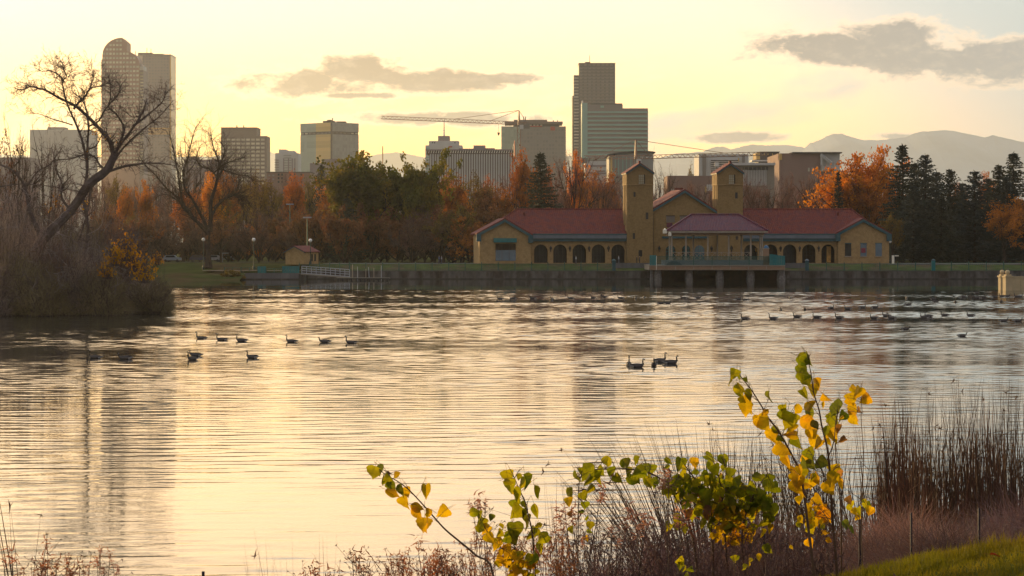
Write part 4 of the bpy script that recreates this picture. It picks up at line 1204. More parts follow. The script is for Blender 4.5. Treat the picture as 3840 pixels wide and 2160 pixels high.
fence('green iron railing on the shore wall between the lake deck and the pavilion end', 3032, 3500, 988, 1015, Yw + 0.3, M_fence, 66)
fence('green iron railing with spiked posts at the far right shore wall', 3502, 3960, 985, 1015, Yw + 0.3, M_fence, 65)
for u, lb in ((2302, 'thick teal fence pillar left of the lake deck'), (3026, 'thick teal fence pillar with pale cap right of the lake deck'), (3500, 'teal fence pillar below the tall dark spruces')):
    o_ = P(u, 1015, Yw - 0.2); t = thing('fence_pillar', lb, 'pillar', o_)
    MB().box(-0.36, 0.36, -0.3, 0.3, 0, 2.0).build('shaft', M_tealp if u == 3500 else M_trim, t)
    MB().lathe([(0.42, 2.0), (0.45, 2.1), (0.3, 2.3), (0.08, 2.42)], 8).build('cap', M_gutter if u == 3026 else M_trim, t)
def board_fence(label, u0, u1, vt, vb, Y, m):
    org = P((u0 + u1) / 2, vb, Y); root = thing('teal_panel_fence', label, 'fence', org); n = max(2, int((u1 - u0) / 9))
    zt = P(0, vt, Y).z - org.z
    for i in range(n):
        a, c = P(u0 + (u1 - u0) * i / n, 0, Y).x - org.x, P(u0 + (u1 - u0) * (i + 1) / n, 0, Y).x - org.x
        MB().box(a + 0.02, c - 0.02, -0.03, 0.03, 0, zt - 0.06).build('board', m, root)
    MB().box(P(u0, 0, Y).x - org.x, P(u1, 0, Y).x - org.x, -0.06, 0.06, zt - 0.06, zt + 0.05).build('top_rail', m, root)
board_fence('short teal fence panel at the gap left of the kiosk', 966, 998, 1000, 1026, 524.3, M_tealp)
board_fence('teal fence panels in front of the kiosk', 1058, 1122, 999, 1026, 524.3, M_tealp)
fence('low green railing between the two teal fence panels', 998, 1058, 1006, 1025, 524.3, M_fence, 30, finial=False)
fence('thin green railing along the shore path left of the kiosk', 842, 966, 1003, 1022, 527, M_fence, 30, finial=False)
fence('green iron railing behind the boat ramp', 1122, 1312, 990, 1016, 532, M_fence, 38)

# ---- kiosk
ko = P(1125, 992, 538); ks = thing('kiosk', 'small ochre kiosk with a red gabled roof by the shore', 'kiosk', ko, R(-24))
MB().prism([(-2.6, 0), (1.9, 0), (1.9, 2.7), (-0.35, 3.75), (-2.6, 2.7)], -1.6, 4.6).build('wall', M_brick, ks)
for a, c in (((-2.95, 2.58), (-0.35, 3.85)), ((-0.35, 3.85), (2.25, 2.58))):
    MB().prism([a, c, (c[0], c[1] + 0.14), (a[0], a[1] + 0.14)], -2.0, 4.9).build('roof', M_tile, ks)
    MB().prism([(a[0], a[1] - 0.14), (c[0], c[1] - 0.14), c, a], -2.02, -1.75).build('verge_trim', M_trim, ks)
for y in (1.4, 2.8): MB().box(1.88, 1.98, y, y + 0.6, 0.7, 2.2).build('window', M_glassd, ks)
MB().box(-2.1, -1.9, 1, 1.2, 3.1, 3.9).build('chimney', M_iron, ks)

# ---- boat ramp with white railing, floating dock
ro = P(1215, 1040, 519); ro.z = 0
rp = thing('boat_ramp', 'pale railed gangway sloping down from the kiosk to the floating dock', 'gangway', ro)
def rl(u, v, Y): return P(u, v, Y) - ro
for k_, Y in enumerate((517.5, 519.5)):
    for lev in (0, 8.5, 17, 26):
        a = rl(1132, 998 + lev, Y); c = rl(1311, 1011 + lev * 1.02, Y)
        MB().tube([a, c], 0.07, 5).build('rail', M_railp, rp)
    n = 10
    for i in range(n + 1):
        t = i / n; u = 1132 + 179 * t; MB().tube([rl(u, 998 + 13 * t, Y), rl(u, 1026 + 13 * t, Y)], 0.075, 5).build('rail_post', M_railp, rp)
q0, q1 = rl(1128, 1026, 517.4), rl(1312, 1040, 517.4)
mb = MB(); mb.prism([(q0.x, q0.z - 0.2), (q1.x, q1.z - 0.2), (q1.x, q1.z), (q0.x, q0.z)], -1.7, 0.7); mb.build('ramp_deck', M_concrete, rp)
MB().box(rl(1122, 0, 519).x, rl(1140, 0, 519).x, -1.5, 6, -1, 1.3).build('abutment', M_iron, rp)
do = P(1360, 1048, 515); do.z = 0
dkk = thing('floating_dock', 'low wooden floating dock at the foot of the gangway', 'dock', do)
xl_, xr_ = P(1262, 0, 515).x - do.x, P(1462, 0, 515).x - do.x
for i in range(22):
    a = xl_ + (xr_ - xl_) * i / 22; MB().box(a + 0.02, a + (xr_ - xl_) / 22 - 0.02, -1.3, 1.3, 0.42, 0.52).build('plank', M_concrete, dkk)
MB().box(xl_, xr_, -1.25, 1.25, 0.28, 0.41).build('frame', M_iron, dkk)
for i in range(12):
    a = xl_ + (xr_ - xl_) * (i + 0.5) / 12; MB().box(a - 0.16, a + 0.16, -1.1, -0.6, -0.4, 0.28).build('float', M_iron, dkk)
for i, (u, vt) in enumerate(((1341, 1000), (1372, 1008), (1386, 1002), (1402, 1005), (1430, 996), (1322, 992))):
    o_ = P(u, 1050, 514.2); o_.z = -1.0; t = P(u, vt, 514.2).z + 1.0
    o = MB().lathe([(0.075, 0), (0.07, t)], 8).build('mooring_pole', M_railp if i % 2 == 0 else M_cream); o.location = o_
    tag(o, ['white mooring pole leftmost but one beside the floating dock', 'thin short mooring pole near the middle of the dock', 'pale slanting mooring pole in the middle of the dock',
            'cream mooring pole just right of the dock middle', 'tallest mooring pole near the right end of the dock', 'mooring pole where the gangway meets the dock'][i], 'pole', 'mooring poles by the floating dock')
    if i == 2: o.rotation_euler = (0, R(-3.5), 0)

# ---- globe lamps, floodlight poles
M_globe = mat('milky_globe', (0.85, 0.83, 0.80), 0.35, 0.03, 1.0)
M_lampost = mat('lamp_post_green', (0.02, 0.045, 0.04), 0.5, 0.1, 1.0)
M_palegreen = mat('pale_green_pole', (0.18, 0.24, 0.15), 0.5, 0.1, 1.0)
def lamp(u, v, Y, base_z, lb):
    g_ = P(u, v, Y); o_ = Vector((g_.x, Y, base_z)); t = thing('globe_lamp', lb, 'street lamp', o_, 0, 'globe lamps along the far shore path'); h = g_.z - base_z
    MB().lathe([(0.28, 0), (0.26, 0.5), (0.14, 0.7), (0.09, 1.2), (0.07, h - 0.5), (0.16, h - 0.42), (0.12, h - 0.33)], 10).build('post', M_lampost, t)
    r = 0.37; MB().lathe([(r * math.sin(R(a)), h - r * math.cos(R(a))) for a in range(12, 180, 14)], 14).build('globe', M_globe, t, smooth=True)
lamp(763, 898, 533, 2.0, 'white globe lamp before the trunk of the big spreading bare tree')
lamp(951.5, 898.5, 533, 2.0, 'white globe lamp left of the kiosk')
lamp(1164, 901.5, 536, 3.0, 'white globe lamp just above the kiosk roof')
lamp(3337, 905, 560, 3.0, 'white globe lamp hidden against the dark spruces right of the pavilion')
def flood(u, vt, Y, label):
    o_ = Vector((P(u, 0, Y).x, Y, 3.05)); t = thing('floodlight_pole', label, 'light pole', o_); h = P(0, vt, Y).z - 3.05
    MB().lathe([(0.16, 0), (0.09, h)], 8).build('pole', M_palegreen, t)
    MB().box(-0.9, 0.9, -0.25, 0.25, h, h + 0.28).build('lamp_head', M_railp, t)
flood(1152, 818, 548, 'slender pale green light pole rising above the kiosk roof')
flood(1087, 768, 620, 'tall light pole with white lamp head among the rusty trees above the kiosk')
flood(1369, 809, 640, 'light pole with small white head between the green trees and the rust trees')
# frame like a goal post, sign boards, cars
o_ = Vector((P(835, 0, 600).x, 600, 3.06)); t = thing('goal_frame', 'thin white frame like a goal post on the lawn left of the kiosk', 'frame', o_)
MB().tube([(0, 0, 0), (0, 0, 2.1)], 0.05, 5).build('post', M_railp, t); MB().box(-0.8, 1.4, -0.04, 0.04, 2.05, 2.18).build('crossbar', M_railp, t)
o_ = P(3349, 992, 542); t = thing('sign_post', 'pale sunlit sign post beside the right end of the pavilion', 'sign', Vector((o_.x, 542, 3.13)))
MB().box(-0.24, 0.24, -0.2, 0.2, 0, 1.75).build('panel', M_bright, t); MB().box(0.35, 1.2, -0.05, 0.05, 1.55, 1.75).build('arm', M_bright, t)

def car_mesh():
    prof_ = [(-2.2, 0.45), (-2.15, 0.95), (-1.9, 1.1), (-1.45, 1.6), (0.6, 1.66), (1.15, 1.15), (2.05, 1.02), (2.2, 0.8), (2.2, 0.45)]
    mb = MB(); mb.prism(prof_[::-1][::-1] if area(prof_) > 0 else prof_[::-1], -0.85, 0.85); return mb
def car(u, v, Y, m, label, flip=1):
    o_ = P(u, v, Y); o_.z = 3.07; t = thing('parked_car', label, 'car', o_, 0 if flip > 0 else math.pi, 'cars parked on the park road')
    car_mesh().build('body', m, t)
    MB().prism([(-1.4, 1.12), (0.95, 1.12), (0.52, 1.55), (-1.25, 1.52)], -0.88, 0.88).build('window', M_glassd, t)
    for x in (-1.4, 1.35):
        for y in (-0.9, 0.72):
            w_ = MB().vprism([(0, 0)] * 0 + [(0.33 * math.cos(R(a)), 0.33 * math.sin(R(a))) for a in range(0, 360, 36)], 0, 0.18).build('wheel', M_iron, t)
            w_.rotation_euler = (R(90), 0, 0); w_.location = (x, y + 0.18, 0.33)
M_carw = mat('silver_blue_paint', (0.20, 0.24, 0.28), 0.35, 0.03, 1, spec=0.6); M_card = mat('dark_blue_paint', (0.03, 0.03, 0.06), 0.25, 0.03, 1, spec=0.6)
car(645, 998, 600, M_carw, 'silver blue car parked on the lawn beside the left thicket')
car(612, 1000, 602, M_card, 'dark car half hidden by the left thicket')
car(746, 998, 604, M_card, 'dark blue car parked behind the big bare tree trunk')
car(795, 999, 606, mat('white_paint', (0.32, 0.31, 0.30), 0.4), 'white car just right of the big bare tree trunk', -1)
car(850, 999, 610, M_carw, 'pale silver car parked left of the kiosk near the goal frame')
g = MB(); g.face([(-140, 596, 3.068), (-35, 596, 3.068), (-35, 614, 3.068), (-140, 614, 3.068)]); tag(g.build('park_road', mat('park_asphalt', (0.09, 0.085, 0.085), 0.9, 0.1, 0.5)), kind='structure')
g = MB(); g.face([(P(760, 0, 528).x, 526.5, 1.78), (P(1122, 0, 528).x, 526.5, 1.78), (P(1122, 0, 528).x, 530, 1.80), (P(760, 0, 528).x, 530, 1.80)]); tag(g.build('shore_path', mat('path_concrete', (0.30, 0.26, 0.24), 0.9, 0.1, 0.5)), kind='structure')
g = MB(); g.box(P(915, 0, 524).x, P(1122, 0, 524).x, 524.5, 535, -1, 1.75); tag(g.build('path_ground', M_parkgrass), kind='structure')

# ---- right pier with ball finials
Yp = 400.0
po = P(3792, 1088, Yp); po.z = 0
M_pierc = mat('cream_pier_stone', (0.52, 0.41, 0.24), 0.8, 0.12, 0.7, bump=0.02)
def pillar(u0, u1, vtop, Y, lb, ub):
    o_ = P((u0 + u1) / 2, 0, Y); o_.z = 0; t = thing('gate_pier', lb, 'pier', o_, R(14), 'cream piers with ball finials'); w_ = (u1 - u0) / 2 / ppm(Y); zt = P(0, vtop, Y).z
    MB().box(-w_, w_, -w_, w_, -1, zt - 0.35).build('shaft', M_pierc, t)
    MB().box(-w_ - 0.12, w_ + 0.12, -w_ - 0.12, w_ + 0.12, zt - 0.35, zt - 0.1).build('cornice', M_pierc, t)
    MB().box(-w_ * 0.8, w_ * 0.8, -w_ * 0.8, w_ * 0.8, zt - 0.1, zt + 0.12).build('plinth', M_pierc, t)
    r = 0.36; zb = zt + 0.12 + r * 0.95
    MB().lathe([(0.18, zt + 0.12)] + [(r * math.sin(R(a)), zb - r * math.cos(R(a))) for a in range(25, 180, 15)], 14).build('ball', M_pierc, t, smooth=True)
    return Vector((o_.x, Y, zb + r))
pt1 = pillar(3747, 3769, 1031, 405, 'rear one of the two cream piers with ball tops at the right edge', 3758)
pt2 = pillar(3765, 3792, 1032, 398, 'front one of the two cream piers with ball tops at the right edge', 3778)
wr = thing('pier_wall', 'cream stone wall running off the right edge beside the ball-topped piers', 'wall', Vector((P(3850, 0, 398).x, 398, 0)))
wo = wr.location
for i in range(5):
    a = P(3792 + i * 34, 0, 398).x - wo.x; c = P(3792 + (i + 1) * 34, 0, 398).x - wo.x
    MB().box(a + 0.02, c - 0.02, -0.35, 0.35, -1, P(0, 1041, 398).z - 0.01).build('wall_block', M_pierc, wr)
    MB().box(a + 0.01, c - 0.01, -0.45, 0.45, P(0, 1041, 398).z, P(0, 1037, 398).z).build('coping', M_pierc, wr)

# ================================================================== PEOPLE (tiny, far away)
def person(loc, height, shirt, trousers, label, walk=0.3, face=1, skin=(0.35, 0.22, 0.16)):
    h = height; t = thing('person', label, 'person', loc)
    def chain(vs, es, rad):
        me = bpy.data.meshes.new('body'); me.from_pydata([Vector(v) * (h / 1.75) for v in vs], es, [])
        o = bpy.data.objects.new('body', me); COL.objects.link(o); o.parent = t
        sk = o.modifiers.new('skin', 'SKIN'); o.modifiers.new('sub', 'SUBSURF').levels = 1
        for i, r in enumerate(rad): me.skin_vertices[0].data[i].radius = (r, r)
        me.skin_vertices[0].data[0].use_root = True
        return o
    s = walk
    vs = [(0, 0, .95), (0, 0, 1.2), (0, 0, 1.42), (0, 0, 1.52), (0.02 * face, 0, 1.63), (0.02 * face, 0, 1.72),
          (0.0, -.16, 1.40), (-.1 * s * face, -.2, 1.15), (.12 * s * face, -.2, .93), (0, .16, 1.40), (.1 * s * face, .2, 1.15), (.3 * s * face, .2, .95),
          (.1 * s * face, -.09, .52), (.25 * s * face, -.09, .08), ((.25 * s + .14) * face, -.09, .04),
          (0, .09, .52), (-.35 * s * face, .09, .10), ((-.35 * s + .14) * face, .09, .04)]
    es = [(0, 1), (1, 2), (2, 3), (3, 4), (4, 5), (2, 6), (6, 7), (7, 8), (2, 9), (9, 10), (10, 11), (0, 12), (12, 13), (13, 14), (0, 15), (15, 16), (16, 17)]
    rad = [.15, .14, .15, .065, .1, .085, .07, .055, .04, .07, .055, .04, .08, .05, .04, .08, .05, .04]
    me = bpy.data.meshes.new('body'); me.from_pydata([tuple(c * h / 1.75 for c in v) for v in vs], es, [])
    o = bpy.data.objects.new('body', me); COL.objects.link(o); o.parent = t
    bm_s = o.modifiers.new('skin', 'SKIN'); bm_s.use_smooth_shade = True
    import bmesh
    bm = bmesh.new(); bm.from_mesh(me); lay = bm.verts.layers.skin.verify(); bm.verts.ensure_lookup_table()
    for i, r in enumerate(rad): bm.verts[i][lay].radius = (r, r); bm.verts[i][lay].use_root = (i == 0)
    bm.to_mesh(me); bm.free()
    m = bpy.data.materials.new('clothes_and_skin'); m.use_nodes = True; n = NT(m.node_tree)
    z = n.m('MULTIPLY', n.sep(n.new('ShaderNodeTexCoord').outputs['Object'])[2], 1.75 / h)
    c = n.mix(n.m('GREATER_THAN', z, 0.95), (*trousers,), (*shirt,)); c = n.mix(n.m('GREATER_THAN', z, 1.49), c, (*skin,)); c = n.mix(n.m('GREATER_THAN', z, 1.68), c, (0.03, 0.02, 0.015))
    n.l.new(c, n.n['Principled BSDF'].inputs['Base Color']); n.n['Principled BSDF'].inputs['Roughness'].default_value = 0.8
    me.materials.append(m)
    return t
def stand(u, Y=541.5, z=3.13): return Vector((P(u, 0, Y).x, Y, z))
person(stand(1833), 1.75, (.03, .01, .03), (.03, .01, .03), 'person in dark maroon clothes walking before the left gable wing', 0.5, 1)
person(stand(1866), 1.75, (.5, .5, .52), (.06, .06, .09), 'person in a white coat walking before the shop window', 0.4, 1)
person(stand(1656), 1.7, (.3, .3, .34), (.05, .05, .08), 'person in pale grey top on the promenade left of the pavilion', 0.3, -1)
person(stand(1647), 1.75, (.1, .12, .2), (.04, .04, .07), 'person in blue jacket, left one of a close pair on the promenade', 0.6, -1)
person(stand(2388, 537, 3.1), 1.7, (.05, .04, .04), (.04, .03, .03), 'dark dressed person standing by the left tower door, left one of two', 0.1, 1)
person(stand(2398, 537, 3.1), 1.7, (.08, .06, .06), (.03, .03, .03), 'dark dressed person standing by the left tower door, right one of two', 0.1, -1)
person(Vector((P(2742, 0, 522).x, 522, (P(0, 976, 520)).z)), 1.7, (.02, .02, .03), (.02, .02, .03), 'dark dressed person leaning at the bandstand rail', 0.05, 1)
person(stand(2320), 1.7, (.4, .4, .4), (.1, .1, .12), 'person in a light top before the fifth arch of the arcade', 0.3, 1)
person(stand(2160), 1.7, (.5, .5, .5), (.12, .1, .1), 'person in a white top before the third arch of the arcade', 0.3, -1)

# ---- shrub at the left end of the shore wall is built with the trees

# ================================================================== TREES
def leafmat(name, col, col2, trans=0.35, tcol=(1.3, 1.1, 0.5), vs=0.35, rnd=0.15, hue=0.02, var=0.45):
    return mat(name, col, 0.75, var, vs, col2=col2, trans=trans, tcol=tcol, rnd=rnd, hue=hue, coord='world')
M_bark = mat('dark_bark', (0.055, 0.04, 0.032), 0.95, 0.3, 1.5, bump=0.03)
M_barkg = mat('grey_bark', (0.12, 0.095, 0.09), 0.95, 0.3, 1.2, bump=0.03, col2=(0.10, 0.075, 0.07))
M_twigb = leafmat('brown_twigs', (0.11, 0.065, 0.05), (0.16, 0.085, 0.055), 0.15, (1.2, 1, .8))
M_twigp = leafmat('reddish_twigs', (0.22, 0.105, 0.075), (0.16, 0.085, 0.07), 0.2, (1.2, 1, .8))
M_twigg = leafmat('grey_twigs', (0.28, 0.21, 0.185), (0.20, 0.15, 0.12), 0.12, (1.1, 1, .9), 0.2)
M_rust = leafmat('rust_leaves', (0.42, 0.15, 0.022), (0.24, 0.09, 0.022), 0.38, (1.2, .9, .5))
M_brownl = leafmat('brown_leaves', (0.20, 0.085, 0.032), (0.15, 0.08, 0.032), 0.25, (1.2, .9, .5))
M_orange = leafmat('orange_leaves', (0.55, 0.24, 0.015), (0.34, 0.12, 0.015), 0.42, (1.4, 1.0, .5))
M_greenl = leafmat('dark_green_leaves', (0.10, 0.10, 0.014), (0.19, 0.14, 0.014), 0.4, (1.6, 1.5, .5))
M_olive = leafmat('olive_leaves', (0.17, 0.12, 0.022), (0.12, 0.08, 0.02), 0.3, (1.4, 1.2, .5))
M_needle = leafmat('spruce_needles', (0.035, 0.040, 0.024), (0.050, 0.048, 0.026), 0.08, (1.2, 1.3, .6), 0.3)
M_needleb = leafmat('blue_spruce_needles', (0.045, 0.052, 0.045), (0.058, 0.06, 0.042), 0.08, (1, 1.2, .9), 0.3)
M_yellowl = leafmat('yellow_leaves', (0.42, 0.24, 0.012), (0.30, 0.13, 0.015), 0.45, (1.3, 1.1, .4))

def rv(rng, s=1.0):
    while True:
        v = Vector((rng.uniform(-1, 1), rng.uniform(-1, 1), rng.uniform(-1, 1)))
        if 0.05 < v.length < 1: return v.normalized() * s
def path(rng, p, d, L, n, wander, up=0.0, curl=0.0):
    pts = [p.copy()]; d = d.normalized(); st = L / n; axis = rv(rng)
    for i in range(n):
        d = (d + rv(rng, wander) + Vector((0, 0, up)) + d.cross(axis) * curl).normalized()
        p = p + d * st; pts.append(p.copy())
    return pts, d
def blade(mb, p, d, L, wd, rng, mi=0):
    s = d.cross(rv(rng)); 
    if s.length < 0.05: return
    s = s.normalized() * wd * 0.5; q = p + d * L
    mb.face([p - s, p + s, q], mi)
def leafq(mb, p, s, rng, mi=0):
    a = rv(rng, s); b = a.cross(rv(rng)); 
    if b.length < 1e-4: return
    b = b.normalized() * s * rng.uniform(0.6, 1.0)
    mb.face([p - a, p + b, p + a, p - b], mi)

def deciduous(seed, H, spread, style, bark, crown_m, leaf=0.3, n_leaf=40, trunk_frac=0.24, wander=0.25, gaps=0.0, limbs=6, twigw=0.045, twigL=(0.5, 1.3), fill=0):
    """returns (trunk mesh, crown mesh) of a tree of height H and crown radius spread"""
    rng = random.Random(seed); tr = MB(); cr = MB()
    r0 = H * 0.022
    tp, d = path(rng, Vector((0, 0, -0.3)), Vector((rng.uniform(-.1, .1), rng.uniform(-.1, .1), 1)), H * trunk_frac + 0.3, 4, 0.06, 0.1)
    tr.tube(tp, [r0 * (1.35 - 0.1 * i) for i in range(5)], 7)
    ends = []
    top = tp[-1]
    for i in range(limbs):
        az = 2 * math.pi * (i + rng.uniform(-.3, .3)) / limbs
        lean = rng.uniform(0.25, 1.0) if i else 0.08
        L1 = (H - top.z) * rng.uniform(0.55, 0.72) * (1.0 if lean < .6 else 0.9)
        dd = Vector((math.cos(az) * lean * spread / H * 2.3, math.sin(az) * lean * spread / H * 2.3, 1.0 - 0.3 * lean))
        lp, d1 = path(rng, top.copy(), dd, L1, 6, wander * 0.6, 0.06)
        tr.tube(lp, [r0 * (0.72 - 0.09 * k) for k in range(7)], 5)
        for j in range(6):
            k = rng.randint(2, 6); b0 = lp[k]
            dirn = (lp[k] - lp[k - 1]).normalized() + rv(rng, 0.95) + Vector((0, 0, 0.15))
            L2 = (H - top.z) * rng.uniform(0.22, 0.4)
            bp, d2 = path(rng, b0, dirn, L2, 4, wander, 0.08)
            tr.tube(bp, [r0 * (0.3 - 0.05 * k2) for k2 in range(5)], 4, cap=False)
            for t in range(5):
                k3 = rng.randint(1, 4); c0 = bp[k3]
                dirn = (bp[k3] - bp[k3 - 1]).normalized() + rv(rng, 0.9)
                L3 = H * rng.uniform(0.06, 0.13)
                cp, d3 = path(rng, c0, dirn, L3, 3, wander, 0.02)
                tr.tube(cp, [r0 * 0.11, r0 * 0.09, r0 * 0.06, 0.012], 3, cap=False)
                if rng.random() > gaps: ends.append((cp, d3))
    for cp, d3 in ends:
        if style == 'bare':
            for q in range(n_leaf):
                k = rng.randint(0, 3); p = cp[k] + rv(rng, rng.uniform(0, 0.25))
                blade(cr, p, (d3 * 0.7 + rv(rng, 0.9) + Vector((0, 0, 0.15))).normalized(), rng.uniform(*twigL), twigw * rng.uniform(0.6, 1.3), rng)
        else:
            cen = cp[rng.randint(1, 3)]; rad = H * 0.075 * rng.uniform(0.7, 1.3)
            for q in range(n_leaf):
                off = rv(rng, rad * rng.random() ** 0.5); off.z *= 0.8
                leafq(cr, cen + off, leaf * rng.uniform(0.6, 1.3), rng)
    if fill:
        zs_ = [c[0][2].z for c in ends]; zs_.sort(); zhi = zs_[int(len(zs_) * .97)]; zlo = zs_[int(len(zs_) * .08)]
        rr_ = sorted(math.hypot(c[0][2].x, c[0][2].y) for c in ends)[int(len(ends) * .9)]
        zc = zlo + (zhi - zlo) * 0.45; rz = (zhi - zlo) * 0.55
        for i in range(fill):
            a = rv(rng, 1.0); a.z = a.z if a.z > -0.5 else -a.z * 0.4
            nzv = mnoise.noise(Vector((a.x * 2.1 + seed, a.y * 2.1, a.z * 2.6)))
            f = (0.72 + 0.42 * nzv) * rng.uniform(0.75, 1.02)
            cen = Vector((a.x * rr_ * f, a.y * rr_ * f, zc + a.z * rz * f * (1.0 if a.z > 0 else 1.3)))
            rad = H * 0.055 * rng.uniform(0.6, 1.3)
            for q in range(int(n_leaf * 0.9)):
                off = rv(rng, rad * rng.random() ** 0.5); leafq(cr, cen + off, leaf * rng.uniform(0.6, 1.3), rng)
    return tr.mesh('trunk', bark), cr.mesh('crown', crown_m)

def conifer(seed, H, Rb, m, dens=1.0, droop=0.25, irregular=0.25):
    rng = random.Random(seed); tr = MB(); cr = MB()
    tr.tube([(0, 0, -0.4), (0, 0, H * 0.5), (0, 0, H * 0.98)], [H * 0.018, H * 0.01, 0.03], 6)
    z = H * 0.05; 
    while z < H * 0.985:
        t = z / H; r = Rb * (1 - t) ** 0.8 * (1 + 0.1 * math.sin(z * 2.1)) + 0.15
        nb = max(5, int(9 * (1 - t * 0.4)))
        ph = rng.uniform(0, 6)
        for i in range(nb):
            if rng.random() < 0.08: continue
            az = ph + 2 * math.pi * (i + rng.uniform(-.25, .25)) / nb
            rr = r * rng.uniform(1 - irregular, 1 + irregular)
            dr = Vector((math.cos(az), math.sin(az), 0)); side = Vector((-dr.y, dr.x, 0))
            n = max(3, int(rr / 0.42 * dens)); z0 = z + rng.uniform(-.2, .2)
            for k in range(n + 1):
                f = (k + 0.4) / (n + 0.4); zz = z0 + rr * (0.18 * f - droop * 1.9 * f * f * (0.4 + 0.6 * (1 - t)) + 0.16 * f ** 4)
                c = dr * (rr * f) + Vector((0, 0, zz))
                for q in range(4):
                    d = (dr * rng.uniform(0.3, 1.2) + side * rng.uniform(-1.1, 1.1) * (1 - f * 0.4) + Vector((0, 0, rng.uniform(-0.55, 0.25)))).normalized()
                    blade(cr, c + rv(rng, 0.1), d, rng.uniform(0.35, 0.8) * (0.7 + 0.3 * rr / Rb), 0.26, rng)
        z += H * 0.021 * (1.0 - 0.35 * t)
    for k in range(10): blade(cr, Vector((0, 0, H * (0.93 + 0.006 * k))), (rv(rng, 0.7) + Vector((0, 0, 0.9))).normalized(), 0.5, 0.14, rng)
    return tr.mesh('trunk', M_bark), cr.mesh('crown', m)

def shrub(seed, Rx, Hh, m, n=2600, tw=(0.35, 0.9), wd=0.03, style='twig', stemm=None):
    rng = random.Random(seed); st = MB(); cr = MB()
    for i in range(44):
        az = rng.uniform(0, 6.28); ln = rng.uniform(0.2, 1.1)
        pts, d = path(rng, Vector((rng.uniform(-.25, .25) * Rx, rng.uniform(-.25, .25) * Rx, -0.3)), Vector((math.cos(az) * ln * Rx / Hh, math.sin(az) * ln * Rx / Hh, 1)), Hh * rng.uniform(0.7, 1.1), 5, 0.38, 0.0)
        r_ = rng.uniform(0.5, 1.0)
        st.tube(pts, [0.06 * r_, 0.052 * r_, 0.045 * r_, 0.035 * r_, 0.025 * r_, 0.01 * r_], 3, cap=False)
        for a in range(2, 6):
            cp, _ = path(rng, pts[a], (pts[a] - pts[a - 1]).normalized() + rv(rng, .9), Hh * rng.uniform(.12, .3), 3, .4); st.tube(cp, [0.022, .017, .013, .006], 3, cap=False)
    for i in range(n):
        az = rng.uniform(0, 6.28); f = rng.random() ** 0.45; el = math.asin(rng.random())
        bump = 0.78 + 0.3 * mnoise.noise(Vector((math.cos(az) * 1.6 + seed, math.sin(az) * 1.6, el * 2.2)))
        dr = Vector((math.cos(az) * math.cos(el), math.sin(az) * math.cos(el), math.sin(el)))
        p = Vector((dr.x * Rx * f * bump, dr.y * Rx * f * bump, dr.z * Hh * f * bump))
        if style == 'twig':
            blade(cr, p, (dr * 0.6 + rv(rng, 0.9) + Vector((0, 0, 0.35))).normalized(), rng.uniform(*tw), wd * rng.uniform(.6, 1.4), rng)
        else: leafq(cr, p, rng.uniform(*tw) * 0.35, rng)
    return st.mesh('stems', stemm or M_barkg), cr.mesh('foliage', m)

def plant(name, label, cat, meshes, partnames, loc, sc, rz, group=None):
    t = thing(name, label, cat, loc, rz, group); t.scale = sc
    for me, pn in zip(meshes, partnames): inst(pn, me, (0, 0, 0), t)
    return t

def meas(ms):
    """trunk mesh, crown mesh -> (meshes, real height, real crown radius)"""
    rs_, zs_ = [], []
    for v in ms[1].vertices: rs_.append(math.hypot(v.co.x, v.co.y)); zs_.append(v.co.z)
    rs_.sort(); zs_.sort()
    return ms, zs_[int(len(zs_) * 0.997)], rs_[int(len(rs_) * 0.95)]
TY = {
 'bareA': meas(deciduous(11, 15, 5.5, 'bare', M_bark, M_twigb, n_leaf=16, gaps=0.05)),
 'bareB': meas(deciduous(12, 15, 6.0, 'bare', M_bark, M_twigp, n_leaf=16, limbs=7)),
 'bareC': meas(deciduous(13, 15, 4.5, 'bare', M_barkg, M_twigp, n_leaf=20, limbs=6, twigL=(.5, 1.1))),
 'bareD': meas(deciduous(19, 15, 6.5, 'bare', M_bark, M_twigb, n_leaf=9, limbs=5, twigw=0.035)),
 'rustA': meas(deciduous(14, 14, 5.5, 'leaf', M_bark, M_rust, leaf=0.17, n_leaf=26, gaps=0.1, fill=90)),
 'rustB': meas(deciduous(15, 14, 5.0, 'leaf', M_bark, M_brownl, leaf=0.16, n_leaf=24, gaps=0.15)),
 'oliveA': meas(deciduous(16, 14, 5.5, 'leaf', M_bark, M_olive, leaf=0.17, n_leaf=24, gaps=0.1)),
 'orangeA': meas(deciduous(17, 16, 5.5, 'leaf', M_bark, M_orange, leaf=0.2, n_leaf=30, gaps=0.08, limbs=8, trunk_frac=0.15, fill=150)),
 'greenA': meas(deciduous(18, 18, 6.0, 'leaf', M_bark, M_greenl, leaf=0.27, n_leaf=40, limbs=8, trunk_frac=0.08, fill=330)),
 'greenB': meas(deciduous(28, 18, 5.6, 'leaf', M_bark, M_greenl, leaf=0.27, n_leaf=40, limbs=8, trunk_frac=0.08, fill=330)),
 'lowA': meas(deciduous(41, 9, 5.5, 'bare', M_bark, M_twigb, n_leaf=20, limbs=9, trunk_frac=0.03, twigL=(.5, 1.2), twigw=.05)),
 'lowB': meas(deciduous(42, 9, 5.5, 'leaf', M_bark, M_brownl, leaf=0.17, n_leaf=26, limbs=9, trunk_frac=0.03, gaps=.1)),
 'lowC': meas(deciduous(43, 9, 5.5, 'leaf', M_bark, M_rust, leaf=0.16, n_leaf=20, limbs=9, trunk_frac=0.03, gaps=.2)),
 'spruceA': meas(conifer(31, 20, 5.2, M_needle, irregular=0.4)),
 'spruceB': meas(conifer(32, 20, 6.0, M_needleb, droop=0.18, irregular=0.35)),
 'pineA': meas(conifer(33, 18, 6.5, M_needle, droop=0.05, irregular=0.5, dens=0.8)),
}
rt = random.Random(77)
